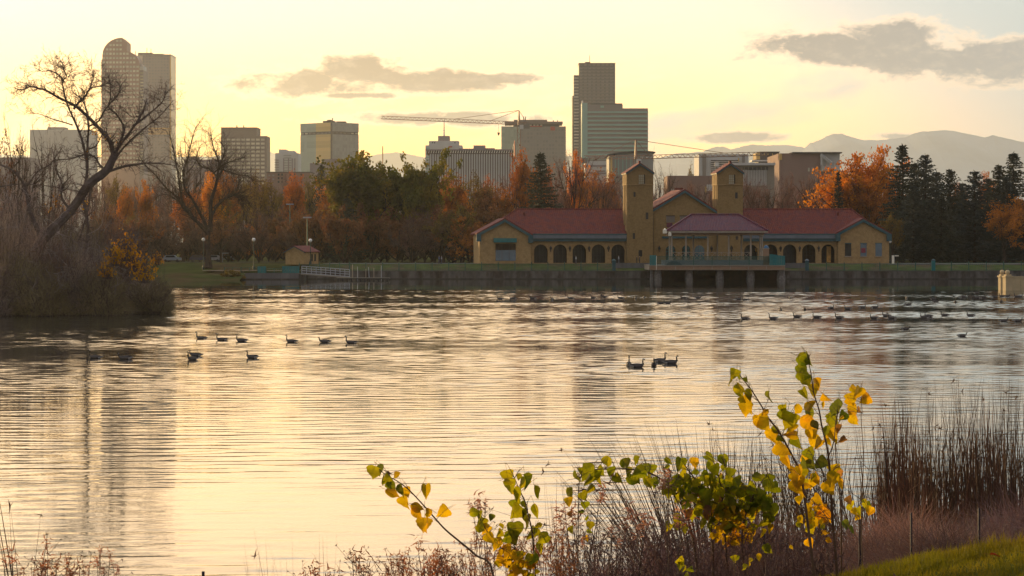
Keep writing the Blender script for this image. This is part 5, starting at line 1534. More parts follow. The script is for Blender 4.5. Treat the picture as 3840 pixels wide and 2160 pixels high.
def tree(ty, u, vt, wpx, Y, label, group=None, name=None, base=3.06, vb=None):
    (tm, cm), H0, R0 = TY[ty]
    zt = P(0, vt, Y).z
    if vb is not None: base = P(0, vb, Y).z
    sz = (zt - base) / H0; sx_ = (wpx / 2 / ppm(Y)) / R0
    nm = name or {'b': 'bare_tree', 'r': 'autumn_tree', 'o': 'autumn_tree', 'g': 'green_tree', 's': 'spruce_tree', 'p': 'pine_tree', 'l': 'autumn_shrub'}[ty[0]]
    return plant(nm, label, 'tree', (tm, cm), ('trunk', 'crown'), Vector((P(u, 0, Y).x, Y, base)), (sx_, sx_, sz), rt.uniform(0, 6.28), group)

# --- trees one can tell apart (type, centre column, crown top row, crown width, distance)
tree('greenA', 1350, 586, 262, 590, 'left one of the two big round dark green trees')
tree('greenB', 1552, 577, 235, 592, 'right one of the two big round dark green trees, slightly taller')
tree('greenA', 1452, 640, 120, 600, 'smaller green tree squeezed between the two big round green trees')
tree('spruceA', 1302, 745, 150, 572, 'short dark evergreen standing below the big green trees', vb=990)
tree('pineA', 1208, 622, 110, 700, 'dark drooping evergreen silhouetted against the lilac block')
tree('spruceA', 2028, 578, 190, 585, 'tall dark spruce standing behind the left roof of the pavilion')
tree('orangeA', 3180, 585, 270, 600, 'bright orange autumn tree left of the dark spruces, nearest the pavilion')
tree('orangeA', 3285, 556, 210, 606, 'tall orange autumn tree touching the dark spruces')
tree('rustA', 3250, 680, 200, 596, 'rusty lower autumn tree in front of the two orange trees')
tree('spruceA', 3144, 648, 80, 592, 'thin sparse little spruce in front of the orange tree')
tree('spruceA', 3385, 548, 200, 580, 'tallest dark spruce right of the pavilion, next to the orange tree', vb=990)
tree('spruceB', 3470, 584, 220, 584, 'second tall dark spruce right of the pavilion')
tree('pineA', 3565, 640, 210, 588, 'broad flat-topped dark evergreen in the middle of the spruce row')
tree('spruceB', 3655, 646, 240, 578, 'bluish grey spruce with wide skirt in the spruce row', vb=992)
tree('spruceA', 3745, 622, 180, 590, 'dark spruce left of the last tall one at the right edge')
tree('spruceA', 3800, 578, 220, 594, 'tall dark spruce at the right edge of the picture')
tree('spruceB', 3425, 700, 180, 572, 'low dark spruce in front of the two tallest spruces', vb=992)
tree('spruceA', 3530, 745, 170, 570, 'low dark spruce filling the gap below the flat-topped evergreen', vb=992)
tree('spruceB', 3512, 648, 200, 606, 'dark spruce filling the gap left of the flat-topped evergreen')
tree('spruceB', 3608, 690, 200, 600, 'dark spruce between the flat-topped evergreen and the bluish spruce')
tree('spruceB', 3702, 672, 200, 604, 'dark spruce right behind the bluish grey spruce')
tree('spruceA', 3430, 615, 180, 612, 'dark spruce wedged between the two tallest spruces')
tree('spruceB', 3775, 668, 200, 586, 'broad dark spruce below the two at the right edge')
tree('orangeA', 3700, 650, 80, 680, 'small pale orange tree top peeping out behind the spruce row, right one')
tree('orangeA', 3590, 690, 80, 690, 'small pale orange tree top peeping out between the spruces, left one')
tree('rustA', 3770, 760, 190, 566, 'dark rusty tree at the right edge behind the cream piers', vb=995)
tree('rustA', 3850, 740, 180, 570, 'dark rusty tree cut by the right edge of the picture', vb=995)
tree('oliveA', 3345, 800, 90, 566, 'small olive tree between the pavilion end and the spruces', vb=992)
# behind the pavilion
tree('rustA', 1965, 570, 150, 640, 'orange brown tree left of the spruce behind the left roof')
tree('bareC', 2085, 600, 150, 650, 'tall reddish tree right of the spruce behind the left roof')
tree('orangeA', 2170, 575, 90, 690, 'orange topped slender tree below the dark brown tower')
tree('bareB', 2150, 570, 190, 610, 'large reddish bare tree before the green striped tower')
tree('bareB', 2250, 640, 190, 640, 'reddish bare tree just left of the left pavilion tower')
tree('bareC', 2310, 690, 120, 620, 'low reddish tree behind the ridge beside the left pavilion tower')
tree('bareD', 2480, 575, 130, 620, 'dark bare tree rising between the two pavilion towers, left one')
tree('bareD', 2395, 590, 90, 660, 'thin dark bare tree right behind the left pavilion tower')
tree('bareD', 2630, 660, 140, 640, 'low bare tree between the towers, right one')
for i, (u, v, wd) in enumerate(((2830, 690, 120), (2890, 665, 150), (2960, 650, 150), (3030, 660, 160), (3085, 690, 120), (2925, 700, 140), (3000, 710, 150))):
    tree(('bareB', 'bareD', 'bareC')[i % 3], u, v, wd, 600 + 8 * i, ['bare reddish tree right beside the right pavilion tower', 'dark bare tree second right of the right pavilion tower', 'tallest bare tree behind the right roof',
         'wide bare tree behind the right roof, left of the thin spruce', 'bare tree half behind the bright orange tree', 'low bare tree just above the right roof ridge', 'low twiggy tree above the right roof ridge, right one'][i])
# rust and brown wood between the green trees and the pavilion
for i, (ty, u, v, wd, Y) in enumerate((('rustA', 1700, 668, 170, 600), ('oliveA', 1770, 650, 160, 610), ('rustB', 1835, 690, 150, 590), ('rustA', 1880, 700, 130, 612), ('bareB', 1930, 640, 150, 640), ('oliveA', 1730, 760, 180, 570), ('rustB', 1660, 770, 150, 575))):
    tree(ty, u, v, wd, Y, ['rust orange tree just right of the two big green trees', 'olive brown round tree below the finned block', 'brown autumn tree left of the pavilion gable', 'rusty tree touching the left gable roof of the pavilion',
         'reddish bare tree left of the spruce behind the pavilion', 'low olive tree on the shore left of the pavilion', 'low brown tree below the right big green tree'][i])

# --- the park wood behind: bare and rusty trees that nothing tells apart, one group label for each stretch
ORD = ['leftmost', 'second from left', 'third from left', 'fourth from left', 'fifth from left', 'sixth from left', 'seventh from left', 'eighth from left', 'ninth from left', 'tenth from left',
       'eleventh from left', 'twelfth from left', 'thirteenth from left', 'fourteenth from left', 'fifteenth from left', 'sixteenth from left', 'seventeenth from left', 'eighteenth from left', 'nineteenth from left', 'twentieth from left']
def ordinal(i, n): return 'rightmost' if i == n - 1 else ORD[i] if i < 20 else str(i + 1) + 'th from left'
def wood(n, u0, u1, vlo, vhi, Y0, Y1, types, label, group, seed, wd=(120, 190), nm='park_tree'):
    rng = random.Random(seed)
    for i in range(n):
        u = u0 + (u1 - u0) * (i + rng.uniform(0.1, 0.9)) / n; Y = rng.uniform(Y0, Y1)
        tree(rng.choice(types), u, rng.uniform(vlo, vhi), rng.uniform(*wd) * 600 / Y, Y, ordinal(i, n) + ' ' + label, group, name=nm)
wood(13, 380, 860, 645, 725, 640, 760, ['bareB', 'oliveA', 'rustA', 'bareC', 'rustA'], 'hazy tree behind the big spreading bare tree', 'wood behind the big bare tree', 1)
wood(13, 360, 840, 770, 850, 585, 635, ['lowB', 'lowA', 'rustB', 'lowA'], 'low brown tree behind the parked cars', 'front of the wood on the left', 2)
wood(13, 800, 1300, 645, 715, 640, 760, ['bareB', 'rustA', 'rustA', 'bareC', 'oliveA'], 'reddish tree in the wood above the kiosk', 'wood above the kiosk', 3)
wood(15, 820, 1300, 770, 860, 575, 635, ['lowC', 'lowB', 'lowA', 'rustB'], 'low rusty tree right behind the kiosk lawn', 'front of the wood behind the kiosk', 4)
wood(13, 1240, 1720, 770, 850, 562, 600, ['lowA', 'lowB', 'lowA', 'lowC'], 'low brown tree below the two big round green trees', 'low trees below the big green trees', 5)
wood(10, 1600, 1860, 740, 830, 562, 600, ['lowB', 'lowC', 'lowA', 'oliveA'], 'brown tree in the row left of the pavilion', 'row left of the pavilion', 6)
wood(18, 1250, 2350, 625, 680, 700, 860, ['bareB', 'bareC', 'rustA'], 'hazy tree top below the finned block and towers', 'far wood below the skyline, middle', 7)
wood(18, 2300, 3150, 650, 705, 620, 860, ['bareB', 'bareC', 'bareB'], 'hazy bare tree top behind the pavilion roofs', 'far wood behind the pavilion', 8)
wood(12, 300, 1250, 640, 690, 800, 1000, ['bareB', 'bareC'], 'hazy bare tree top below the left skyline', 'far wood on the left', 9)
wood(12, 3300, 3900, 720, 800, 600, 640, ['spruceA', 'spruceB', 'lowB'], 'dark tree behind the spruce row', 'trees behind the spruce row', 10)
wood(26, 250, 1850, 880, 915, 640, 680, ['lowA', 'lowB'], 'dim undergrowth bush between the trunks of the wood', 'undergrowth of the wood', 13, (130, 200), 'undergrowth_bush')
wood(14, 3120, 3900, 850, 890, 640, 680, ['lowA', 'lowB'], 'dim undergrowth bush behind the spruces', 'undergrowth behind the spruces', 14, (130, 200), 'undergrowth_bush')
wood(9, -250, 380, 620, 760, 560, 700, ['bareB', 'rustB', 'bareC'], 'dark brown tree seen through the left thicket', 'wood behind the left thicket', 11)
wood(5, 520, 900, 640, 690, 760, 800, ['bareD', 'bareA'], 'fine bare top beside the grey slab tower', 'bare tops beside the slab tower', 12)
tree('bareD', 700, 480, 190, 700, 'tall fine bare tree right of the grey slab tower, left one of two tops')
tree('bareD', 805, 482, 150, 705, 'tall fine bare tree overlapping the brown office block, right one of two tops')
tree('bareD', 885, 560, 150, 700, 'bare tree spreading in front of the brown office block windows')
tree('orangeA', 548, 680, 70, 620, 'small bright orange tree behind the left thicket')
tree('rustA', 470, 700, 90, 625, 'small dull orange tree left of the bright orange one behind the thicket')
tree('orangeA', 790, 650, 90, 640, 'small golden tree seen through the limbs of the big spreading bare tree', vb=950)
tree('oliveA', 490, 800, 120, 590, 'small olive tree among the brown trees left of the cars')
o_ = P(2690, 0, 900)
tree('oliveA', 2590, 618, 80, 1300, 'hazy round grey-green tree in front of the mountains between the towers')

# --- big spreading bare tree on the far lawn, limbs placed one by one
def limb_tree(name, label, polys, Y, seed, bark, twm, ymul=1.0, tw_n=7, twig_scale=1.0, leaves=None, base_v=None, tint=0):
    rng = random.Random(seed); k = ppm(Y)
    b0 = polys[0][0][0]; org = P(b0[0], b0[1], Y); root = thing(name, label, 'tree', org)
    tr = MB(); cr = MB(); ends = []
    for pts, w0, w1 in polys:
        q = []; n = len(pts); dep = rng.uniform(-1, 1)
        for i, (u, v) in enumerate(pts):
            t = i / max(1, n - 1)
            p = P(u, v, Y) - org; L_ = t * dep * 3.2 * ymul + (0 if len(q) == 0 else rng.uniform(-.25, .25))
            p.y = L_; q.append(p)
        # smooth resample
        fine = []
        for i in range(n - 1):
            p0 = q[max(0, i - 1)]; p1 = q[i]; p2 = q[i + 1]; p3 = q[min(n - 1, i + 2)]
            for s in range(3):
                t = s / 3
                fine.append(0.5 * ((2 * p1) + (p2 - p0) * t + (2 * p0 - 5 * p1 + 4 * p2 - p3) * t * t + (3 * p1 - p0 - 3 * p2 + p3) * t ** 3))
        fine.append(q[-1])
        rad = [((w0 + (w1 - w0) * (i / (len(fine) - 1)) ** 0.8) / 2 / k) * rng.uniform(0.92, 1.08) for i in range(len(fine))]
        tr.tube(fine, rad, 7)
        # secondary branches
        m = len(fine)
        for i in range(2, m):
            nn = tw_n if rad[i] < 0.35 else 2
            for _ in range(nn):
                if rng.random() > 0.55: continue
                d = (fine[i] - fine[i - 1]).normalized() + rv(rng, 0.95) + Vector((0, 0, 0.12)); L2 = rng.uniform(1.0, 3.4) * twig_scale
                bp, d2 = path(rng, fine[i], d, L2, 5, 0.42, 0.02, 0.12)
                r1 = min(rad[i] * 0.45, 0.07) ; tr.tube(bp, [r1, r1 * .8, r1 * .62, r1 * .5, r1 * .35, 0.008], 3, cap=False)
                for a in range(2, 6):
                    if rng.random() < 0.6:
                        cp, d3 = path(rng, bp[a], (bp[a] - bp[a - 1]).normalized() + rv(rng, 0.9), L2 * rng.uniform(.3, .55), 4, 0.45, 0.0, 0.1)
                        tr.tube(cp, [0.02, 0.017, 0.014, 0.01, 0.006], 3, cap=False); ends.append(cp)
    for cp in ends:
        for i in range(5): blade(cr, cp[rng.randint(1, 4)], rv(rng), rng.uniform(.3, .8) * twig_scale, 0.02, rng)
    tr.build('trunk', bark, root); cr.build('crown', twm, root)
    return root, org, ends
A2 = lambda x, y: (x / 2.2646, 560 + y / 2.2646)
A1 = lambda x, y: (x / 2.683, 100 + y / 2.683)
A3 = lambda x, y: (780 + x / 2.683, 380 + y / 2.683)
tr2 = [([A2(1770, 1010), A2(1768, 850), A2(1775, 700)], 46, 34),
 ([A2(1768, 720), A2(1700, 640), A2(1620, 560), A2(1560, 450), A2(1535, 340), A2(1520, 210), (655, 560), (640, 500)], 22, 5),
 ([A2(1620, 560), A2(1560, 500), A2(1500, 400), A2(1420, 330), A2(1330, 220), A2(1270, 160), (540, 600)], 13, 4),
 ([A2(1775, 700), A2(1730, 600), A2(1640, 430), A2(1570, 330), A2(1560, 200), (705, 600), (720, 540), (738, 480)], 18, 4),
 ([A2(1780, 700), A2(1790, 560), A2(1790, 450), A2(1830, 320), A2(1850, 200), (820, 610), (800, 550), (790, 500)], 28, 5),
 ([A2(1850, 250), A2(1900, 150), A3(120, 660), A3(150, 560), A3(170, 480), (830, 540)], 12, 3),
 ([A2(1850, 240), A2(1780, 170), A2(1700, 140), (735, 590), (748, 545)], 9, 3),
 ([A3(60, 720), A3(160, 640), A3(260, 600), A3(370, 570)], 9, 3), ([A3(100, 680), A3(190, 700), A3(300, 740), A3(400, 750), A3(460, 800)], 8, 3),
 ([A2(1800, 560), A2(1850, 470), A2(1920, 410), A2(2000, 390), A2(2080, 420), A2(2120, 480)], 15, 4),
 ([A3(60, 1080), A3(140, 1000), A3(220, 950), A3(290, 945), A3(340, 990), A3(360, 1080)], 15, 4), ([A3(220, 950), A3(290, 880), A3(310, 800)], 7, 3),
 ([A2(1775, 700), A2(1660, 600), A2(1590, 500), A2(1480, 420), A2(1400, 380), (585, 735)], 10, 3)]
limb_tree('bare_tree', 'big dark bare tree with wide spreading limbs on the far lawn left of the kiosk', [(p, a * 0.72, min(b, 2.5)) for p, a, b in tr2], 532, 5, M_bark, M_twigb, tw_n=9, twig_scale=1.7)
bigp = [([(40, 1110), (95, 1010), (160, 900), (265, 790), (335, 693), (400, 640), (425, 588)], 62, 36),
 ([(425, 588), (421, 565), (414, 532), (384, 495), (335, 443), (283, 398), (224, 368), (175, 340), (142, 331), (115, 325), (82, 338), (54, 329)], 26, 3),
 ([(115, 325), (97, 318), (86, 309)], 4, 2), ([(142, 331), (134, 345), (140, 342)], 4, 2),
 ([(312, 1000), (331, 860), (316, 740), (328, 640), (317, 547), (294, 480), (272, 428), (257, 387), (244, 338), (242, 309), (257, 290), (248, 264), (248, 249), (238, 255), (222, 243)], 17, 2),
 ([(257, 290), (270, 275), (284, 265)], 4, 2), ([(242, 309), (224, 283), (194, 268), (170, 272), (149, 260)], 9, 2), ([(224, 283), (205, 290), (196, 285)], 4, 2),
 ([(328, 640), (328, 540), (335, 473), (328, 420), (317, 376), (320, 350)], 13, 4), ([(320, 395), (295, 365), (270, 345), (262, 312)], 6, 2),
 ([(276, 409), (298, 382), (320, 361), (339, 331), (376, 324), (406, 314), (425, 320)], 13, 3), ([(339, 331), (344, 305), (348, 286), (335, 275), (312, 262)], 8, 2), ([(348, 286), (358, 292), (362, 302)], 4, 2),
 ([(335, 473), (372, 455), (395, 420), (425, 385), (455, 353), (462, 330), (458, 318)], 10, 3),
 ([(425, 588), (462, 510), (466, 473), (440, 428), (417, 406), (425, 368), (428, 320), (422, 295)], 13, 3),
 ([(430, 590), (447, 547), (499, 473), (522, 435), (535, 400), (544, 372)], 18, 4), ([(522, 435), (500, 440), (480, 425), (470, 415)], 5, 2),
 ([(499, 473), (559, 428), (604, 387), (619, 357), (632, 340)], 11, 3), ([(604, 387), (590, 370), (572, 360), (574, 345)], 5, 2),
 ([(415, 630), (450, 570), (503, 514), (559, 465), (596, 435), (648, 376)], 13, 3), ([(559, 428), (570, 455), (580, 465)], 5, 2), ([(503, 514), (530, 500), (552, 530)], 5, 2),
 ([(395, 648), (463, 626), (520, 616), (552, 613), (618, 615), (680, 626)], 16, 3), ([(552, 613), (600, 640), (610, 700), (600, 740)], 5, 2),
 ([(400, 640), (373, 618), (354, 588), (317, 581), (261, 596), (208, 600), (180, 620)], 12, 3),
 ([(272, 469), (238, 458), (194, 445), (149, 428), (112, 427)], 7, 2), ([(400, 640), (345, 700), (330, 800), (300, 900)], 14, 5),
 ([(330, 560), (365, 548), (385, 520), (395, 505)], 8, 3), ([(160, 900), (120, 800), (100, 700), (60, 640), (10, 620)], 26, 6), ([(100, 700), (150, 640), (200, 620), (250, 560)], 10, 3),
 ([(265, 790), (230, 740), (235, 690), (215, 640), (200, 560)], 14, 3), ([(0, 700), (80, 690), (200, 700), (300, 720)], 7, 3)]
bt, bto, bte = limb_tree('bare_tree', 'huge gnarled bare tree leaning over the thicket on the left, limbs across the rounded tower', [(p, a * 0.78, b * 0.8) for p, a, b in bigp], 262, 9, M_barkg, M_twigg, tw_n=6, twig_scale=0.62)
# few yellow leaves left in it
mb = MB(); rng = random.Random(3)
for (u, v, n_) in ((348, 488, 16), (355, 500, 8), (400, 512, 14), (392, 508, 8), (440, 525, 8), (325, 573, 6), (310, 765, 18), (322, 755, 10), (243, 788, 10), (215, 760, 10), (205, 740, 8), (395, 565, 5), (180, 780, 8), (400, 940, 3)):
    for _ in range(n_): leafq(mb, P(u + rng.gauss(0, 9), v + rng.gauss(0, 8), 262 + rng.uniform(-1, 1)) - bto, rng.uniform(.06, .13), rng)
o = mb.build('leaf_tuft', M_yellowl, bt); o['kind'] = 'stuff'
# fine bare trees behind it at the far left
tree('bareD', 60, 395, 230, 330, 'fine bare tree at the left edge with upright twigs against the sky', base=1.5)
tree('bareD', 170, 430, 200, 345, 'fine bare tree behind the huge leaning tree, second from the left edge', base=1.5)
tree('rustB', -10, 490, 150, 420, 'dark brown tree cut by the left edge of the picture', base=1.5)

# --- thicket on the spit
SH = [shrub(1, 3.2, 4.2, M_twigg, 3000, wd=.035), shrub(2, 3.4, 3.6, mat('olive_twigs', (0.22, 0.175, 0.10), 0.9, 0.4, 0.5, trans=0.2, rnd=.15), 3800), shrub(3, 3.0, 4.0, M_twigb, 3600),
      shrub(4, 3.0, 4.0, M_yellowl, 210, (0.4, 0.8), style='leaf'), shrub(6, 2.6, 2.2, M_olive, 2600, (0.4, 0.7), style='leaf')]
def bush(k, u, vt, wpx, Y, label, base=0.4, group=None, name='shrub'):
    Hs = (4.2, 3.6, 4.0, 4.0, 2.2)[k]; Rs = (3.0, 3.1, 2.8, 2.7, 2.3)[k]
    zt = P(0, vt, Y).z
    return plant(name, label, 'shrub', SH[k], ('stems', 'foliage'), Vector((P(u, 0, Y).x, Y, base)), ((wpx / 2 / ppm(Y)) / Rs,) * 2 + ((zt - base) / Hs,), rt.uniform(0, 6.28), group)
TH = 'grey twiggy shrub in the thicket on the left spit'
uo = sorted(range(30), key=lambda i: (i * 0.618) % 1.0)
for i in range(30):
    rng = random.Random(100 + i)
    u = -60 + 640 * ((i * 0.618) % 1.0); Y = 258 + 26 * rng.random()
    vt = 900 + 60 * rng.random() if Y < 266 else 760 + 110 * rng.random()
    if u > 480: vt = 990 + (u - 480) * 0.35 + 20 * rng.random()
    bush((0, 1, 0, 2)[i % 4], u, vt, rng.uniform(170, 250), Y, ordinal(uo.index(i), 30) + ' ' + TH, 0.3, 'shrubs of the left thicket')
for i, (u, vt, wd) in enumerate(((60, 620, 330), (200, 690, 300), (-40, 560, 260), (330, 740, 260), (120, 740, 300), (440, 840, 220), (260, 800, 240))):
    bush((0, 2, 0, 0, 1, 1, 2)[i], u, vt, wd, 288 + 3 * i, ['tall purple-grey thicket at the far left under the leaning tree', 'tall grey shrub behind the leaning trunk', 'tallest dark thicket at the left edge',
         'grey shrub right of the leaning trunk', 'olive grey shrub under the leaning trunk', 'olive shrub at the right of the thicket with yellow leaves beside it', 'brown shrub in the middle depth of the thicket'][i], 0.3)
bush(1, 590, 1005, 130, 268, 'rounded olive-grey shrub at the right tip of the left spit', 0.1)
bush(1, 632, 1060, 60, 266, 'small dark shrub hanging over the water at the tip of the spit', 0.0)
for i, (u, vt, wd) in enumerate(((475, 838, 120), (430, 880, 100), (540, 920, 120), (400, 940, 90), (590, 925, 60), (505, 915, 80))):
    bush(3, u, vt, wd, 251 + 0.5 * i, ['brightest yellow leaf clump on the thicket', 'yellow leaves left of the brightest clump in the thicket', 'yellow leaves at the right side of the thicket', 'sparse yellow leaves low in the thicket',
         'small tuft of yellow leaves at the right end of the thicket', 'yellow leaves below the brightest clump in the thicket'][i], P(0, vt + wd * 1.1, 251).z, name='yellow_shrub')
bush(4, 866, 1008, 90, 519, 'dark rounded bush at the left end of the concrete shore wall', 0.6)
bush(4, 905, 1030, 40, 519, 'small low bush at the corner of the concrete shore wall', 0.3)
for i, (u, vt, wd, Y) in enumerate(((110, 800, 260, 259), (210, 850, 240, 257), (20, 760, 260, 258), (60, 900, 300, 255), (300, 900, 220, 256), (150, 960, 300, 253), (-20, 950, 240, 252), (390, 960, 240, 255))):
    bush((0, 2, 0, 1, 0, 1, 0, 1)[i], u, vt, wd, Y, ['grey shrub hiding the foot of the leaning trunk', 'brown shrub just right of the foot of the leaning trunk', 'tall grey shrub in front at the left edge', 'olive grey shrub low in front of the leaning trunk',
       'grey shrub in front, left of the yellow leaf clumps', 'olive low shrub at the water edge under the leaning trunk', 'low grey shrub at the water edge in the left corner of the thicket', 'olive low shrub at the water edge below the yellow leaf clumps'][i], 0.1)
# leaning and fallen pale branches over the water's edge
mb = MB(); rng = random.Random(8)
for i in range(150):
    u = rng.uniform(-80, 230) if i < 95 else rng.uniform(150, 520); v = rng.uniform(660, 1120) if i < 95 else rng.uniform(860, 1120)
    p = P(u, v, 252 + rng.uniform(-2, 5)); d = Vector((rng.uniform(-0.2, 1), rng.uniform(-.3, .3), rng.uniform(-.35, .45)))
    pts, _ = path(rng, p, d, rng.uniform(1.2, 3.6), 6, 0.5, -0.03, 0.25); r = rng.uniform(0.012, 0.036); mb.tube(pts, [r, r * .9, r * .8, r * .6, r * .45, r * .3, 0.008], 4, cap=False)
    for a in range(2, 6):
        cp, _ = path(rng, pts[a], (pts[a] - pts[a - 1]).normalized() + rv(rng, .8), rng.uniform(.5, 1.4), 4, .4); mb.tube(cp, [0.014, .012, .01, .008, .004], 3, cap=False)
o = mb.build('dead_branches', mat('bleached_wood', (0.22, 0.18, 0.17), 0.9, 0.3, 1.0)); tag(o, 'tangle of bleached dead branches hanging over the water at the left edge', 'branches', kind='stuff')

# ================================================================== GEESE
M_gbody = mat('goose_grey_brown', (0.04, 0.03, 0.026), 0.8, 0.25, 9.0, rnd=0.12)
M_gflank = mat('goose_pale_flank', (0.11, 0.095, 0.09), 0.8, 0.2, 9.0)
M_gblack = mat('goose_black', (0.012, 0.010, 0.010), 0.6, 0.1, 5.0)
M_gwhite = mat('goose_white', (0.62, 0.58, 0.54), 0.8, 0.05, 5.0)
def goose_mesh(pose, seed):
    """one continuous body: tail, back, breast, neck, head and bill; faces left (-X)"""
    rng = random.Random(seed)
    sec = [  # x, z centre, half height, half width
        (0.50, 0.13, 0.010, 0.03), (0.44, 0.125, 0.035, 0.07), (0.34, 0.115, 0.08, 0.11), (0.20, 0.10, 0.12, 0.145), (0.04, 0.095, 0.145, 0.165),
        (-0.12, 0.09, 0.145, 0.16), (-0.24, 0.095, 0.125, 0.135), (-0.32, 0.125, 0.10, 0.10)]
    if pose == 'up': nk = [(-0.355, 0.19, 0.058), (-0.37, 0.27, 0.042), (-0.36, 0.35, 0.034), (-0.355, 0.43, 0.032), (-0.36, 0.485, 0.036), (-0.385, 0.515, 0.044), (-0.43, 0.515, 0.036), (-0.47, 0.503, 0.018), (-0.505, 0.495, 0.008)]
    elif pose == 'low': nk = [(-0.37, 0.17, 0.058), (-0.40, 0.22, 0.044), (-0.405, 0.28, 0.036), (-0.40, 0.33, 0.034), (-0.415, 0.36, 0.042), (-0.455, 0.365, 0.038), (-0.50, 0.355, 0.018), (-0.535, 0.345, 0.008)]
    else: nk = [(-0.35, 0.18, 0.058), (-0.345, 0.25, 0.042), (-0.33, 0.33, 0.036), (-0.335, 0.40, 0.034), (-0.35, 0.44, 0.044), (-0.395, 0.445, 0.036), (-0.435, 0.435, 0.018), (-0.47, 0.43, 0.008)]
    n = 10; mb = MB(); rings = []
    for x, z, hh, hw in sec:
        rings.append(([(x, hw * math.cos(2 * math.pi * k / n), z + hh * math.sin(2 * math.pi * k / n)) for k in range(n)], 'b'))
    pts = [(sec[-1][0], sec[-1][1])] + [(a, b) for a, b, _ in nk]
    for i, (x, z, r) in enumerate(nk):
        a = pts[i]; c = (nk[i + 1][0], nk[i + 1][1]) if i + 1 < len(nk) else (x - 0.03, z)
        tx, tz = c[0] - a[0], c[1] - a[1]; L_ = math.hypot(tx, tz); tx /= L_; tz /= L_
        # ring basis: y axis and the normal in the xz plane
        nx, nz = tz, -tx
        rings.append(([(x + nx * r * math.sin(2 * math.pi * k / n), r * 0.9 * math.cos(2 * math.pi * k / n), z + nz * r * math.sin(2 * math.pi * k / n)) for k in range(n)], 'n'))
    vs = [p for r, _ in rings for p in r]; mb.v = vs
    nb = len(sec); hd = len(rings) - 5
    for i in range(len(rings) - 1):
        for k in range(n):
            k2 = (k + 1) % n; ang = (k + 0.5) / n
            if i >= nb: mi = 2
            elif i <= 1: mi = 2 if ang < 0.5 else 3
            elif i == 2: mi = 0 if ang < 0.5 else 3
            else: mi = 0 if (0.08 < ang < 0.42) else 1
            if i >= nb - 1 and i < nb: mi = 1 if not (0.1 < ang < 0.4) else 2
            if i == hd and (k in (0, 4, 9, 5)) : mi = 3
            mb.f.append((i * n + k, i * n + k2, (i + 1) * n + k2, (i + 1) * n + k)); mb.m.append(mi)
    mb.f.append(tuple(range(n - 1, -1, -1))); mb.m.append(2)
    o = (len(rings) - 1) * n; mb.f.append(tuple(o + k for k in range(n))); mb.m.append(2)
    return mb.mesh('goose', [M_gbody, M_gflank, M_gblack, M_gwhite], smooth=True)
GM = {'up': goose_mesh('up', 1), 'low': goose_mesh('low', 2), 'mid': goose_mesh('mid', 3)}
def goose(u, v, heading, pose, label, group, sc=1.0, name='goose', cat='goose'):
    """heading 0 = swimming left, 180 = right, 90 = away, -90 = towards us"""
    Y = CAM_H * F / (v - HOR)
    o = bpy.data.objects.new(name, GM[pose]); COL.objects.link(o)
    o.location = ((u - 1920) / F * Y, Y, 0.0); sc *= 1.0 + 0.12 * min(1, max(0, (Y - 180) / 150)); o.rotation_euler = (0, 0, R(-heading)); o.scale = (sc,) * 3
    return tag(o, label, cat, group)
g1 = 'geese in a row near the reflection of the glass block'
for i, (u, v, p, hd, lb) in enumerate(((756, 1272, 'up', 8, 'goose swimming left at the left end of the upper row of six'), (832, 1277, 'up', 0, 'second goose from left in the upper row of six, swimming left'),
    (907, 1281, 'up', -8, 'third goose from left in the upper row of six, swimming left'), (1094, 1284, 'up', 5, 'fourth goose from left in the upper row of six, after a wide gap'),
    (1219, 1285, 'low', 0, 'fifth goose from left in the upper row of six, neck low'), (1318, 1288, 'up', 0, 'goose at the right end of the upper row of six, neck upright'))):
    goose(u, v, hd, p, lb, g1)
goose(358, 1344, 4, 'up', 'leftmost goose of all, swimming left over the tower reflection edge', 'geese of the lower left row')
goose(470, 1347, 0, 'low', 'goose with lowered neck on the dark tower reflection', 'geese of the lower left row')
goose(722, 1350, -50, 'up', 'front goose of the overlapping pair near the left, turned towards us', 'geese of the lower left row')
goose(735, 1336, 10, 'low', 'rear goose of the overlapping pair near the left', 'geese of the lower left row')
goose(946, 1343, 20, 'mid', 'single goose right of the overlapping pair, below the row of six', 'geese of the lower left row')
for u, v, hd, p, lb in ((2358, 1371, 95, 'up', 'goose seen from behind at the left of the close group of five'), (2388, 1378, 170, 'mid', 'goose swimming right in front at the left of the close group of five'),
    (2452, 1374, -88, 'mid', 'goose facing us in the middle of the close group of five'), (2474, 1358, 150, 'up', 'rearmost goose of the close group of five, neck stretched up'), (2515, 1364, 178, 'mid', 'goose at the right end of the close group of five, swimming right')):
    goose(u, v, hd, p, lb, 'close group of five geese', 1.05)
row = [(2795, 1198), (2900, 1197), (2990, 1190), (3064, 1192), (3148, 1194), (3278, 1195), (3325, 1187), (3345, 1195), (3467, 1193), (3483, 1189), (3544, 1185), (3641, 1187)]
for i, (u, v) in enumerate(row):
    goose(u, v, rt.uniform(-12, 12), ('up', 'up', 'mid')[i % 3], ordinal(i, 12) + ' goose in the long line swimming left past the dark tree reflections', 'long line of geese on the right', 1.0)
row2 = [(2927, 1163, 90), (3017, 1163, -90), (3116, 1157, 150), (3180, 1160, 0), (3233, 1155, 180), (3280, 1155, 180), (3405, 1145, 180)]
for i, (u, v, hd) in enumerate(row2): goose(u, v, hd, 'mid', ordinal(i, 7) + ' small goose in the loose line behind the long line of geese', 'loose line of small geese', 0.95)
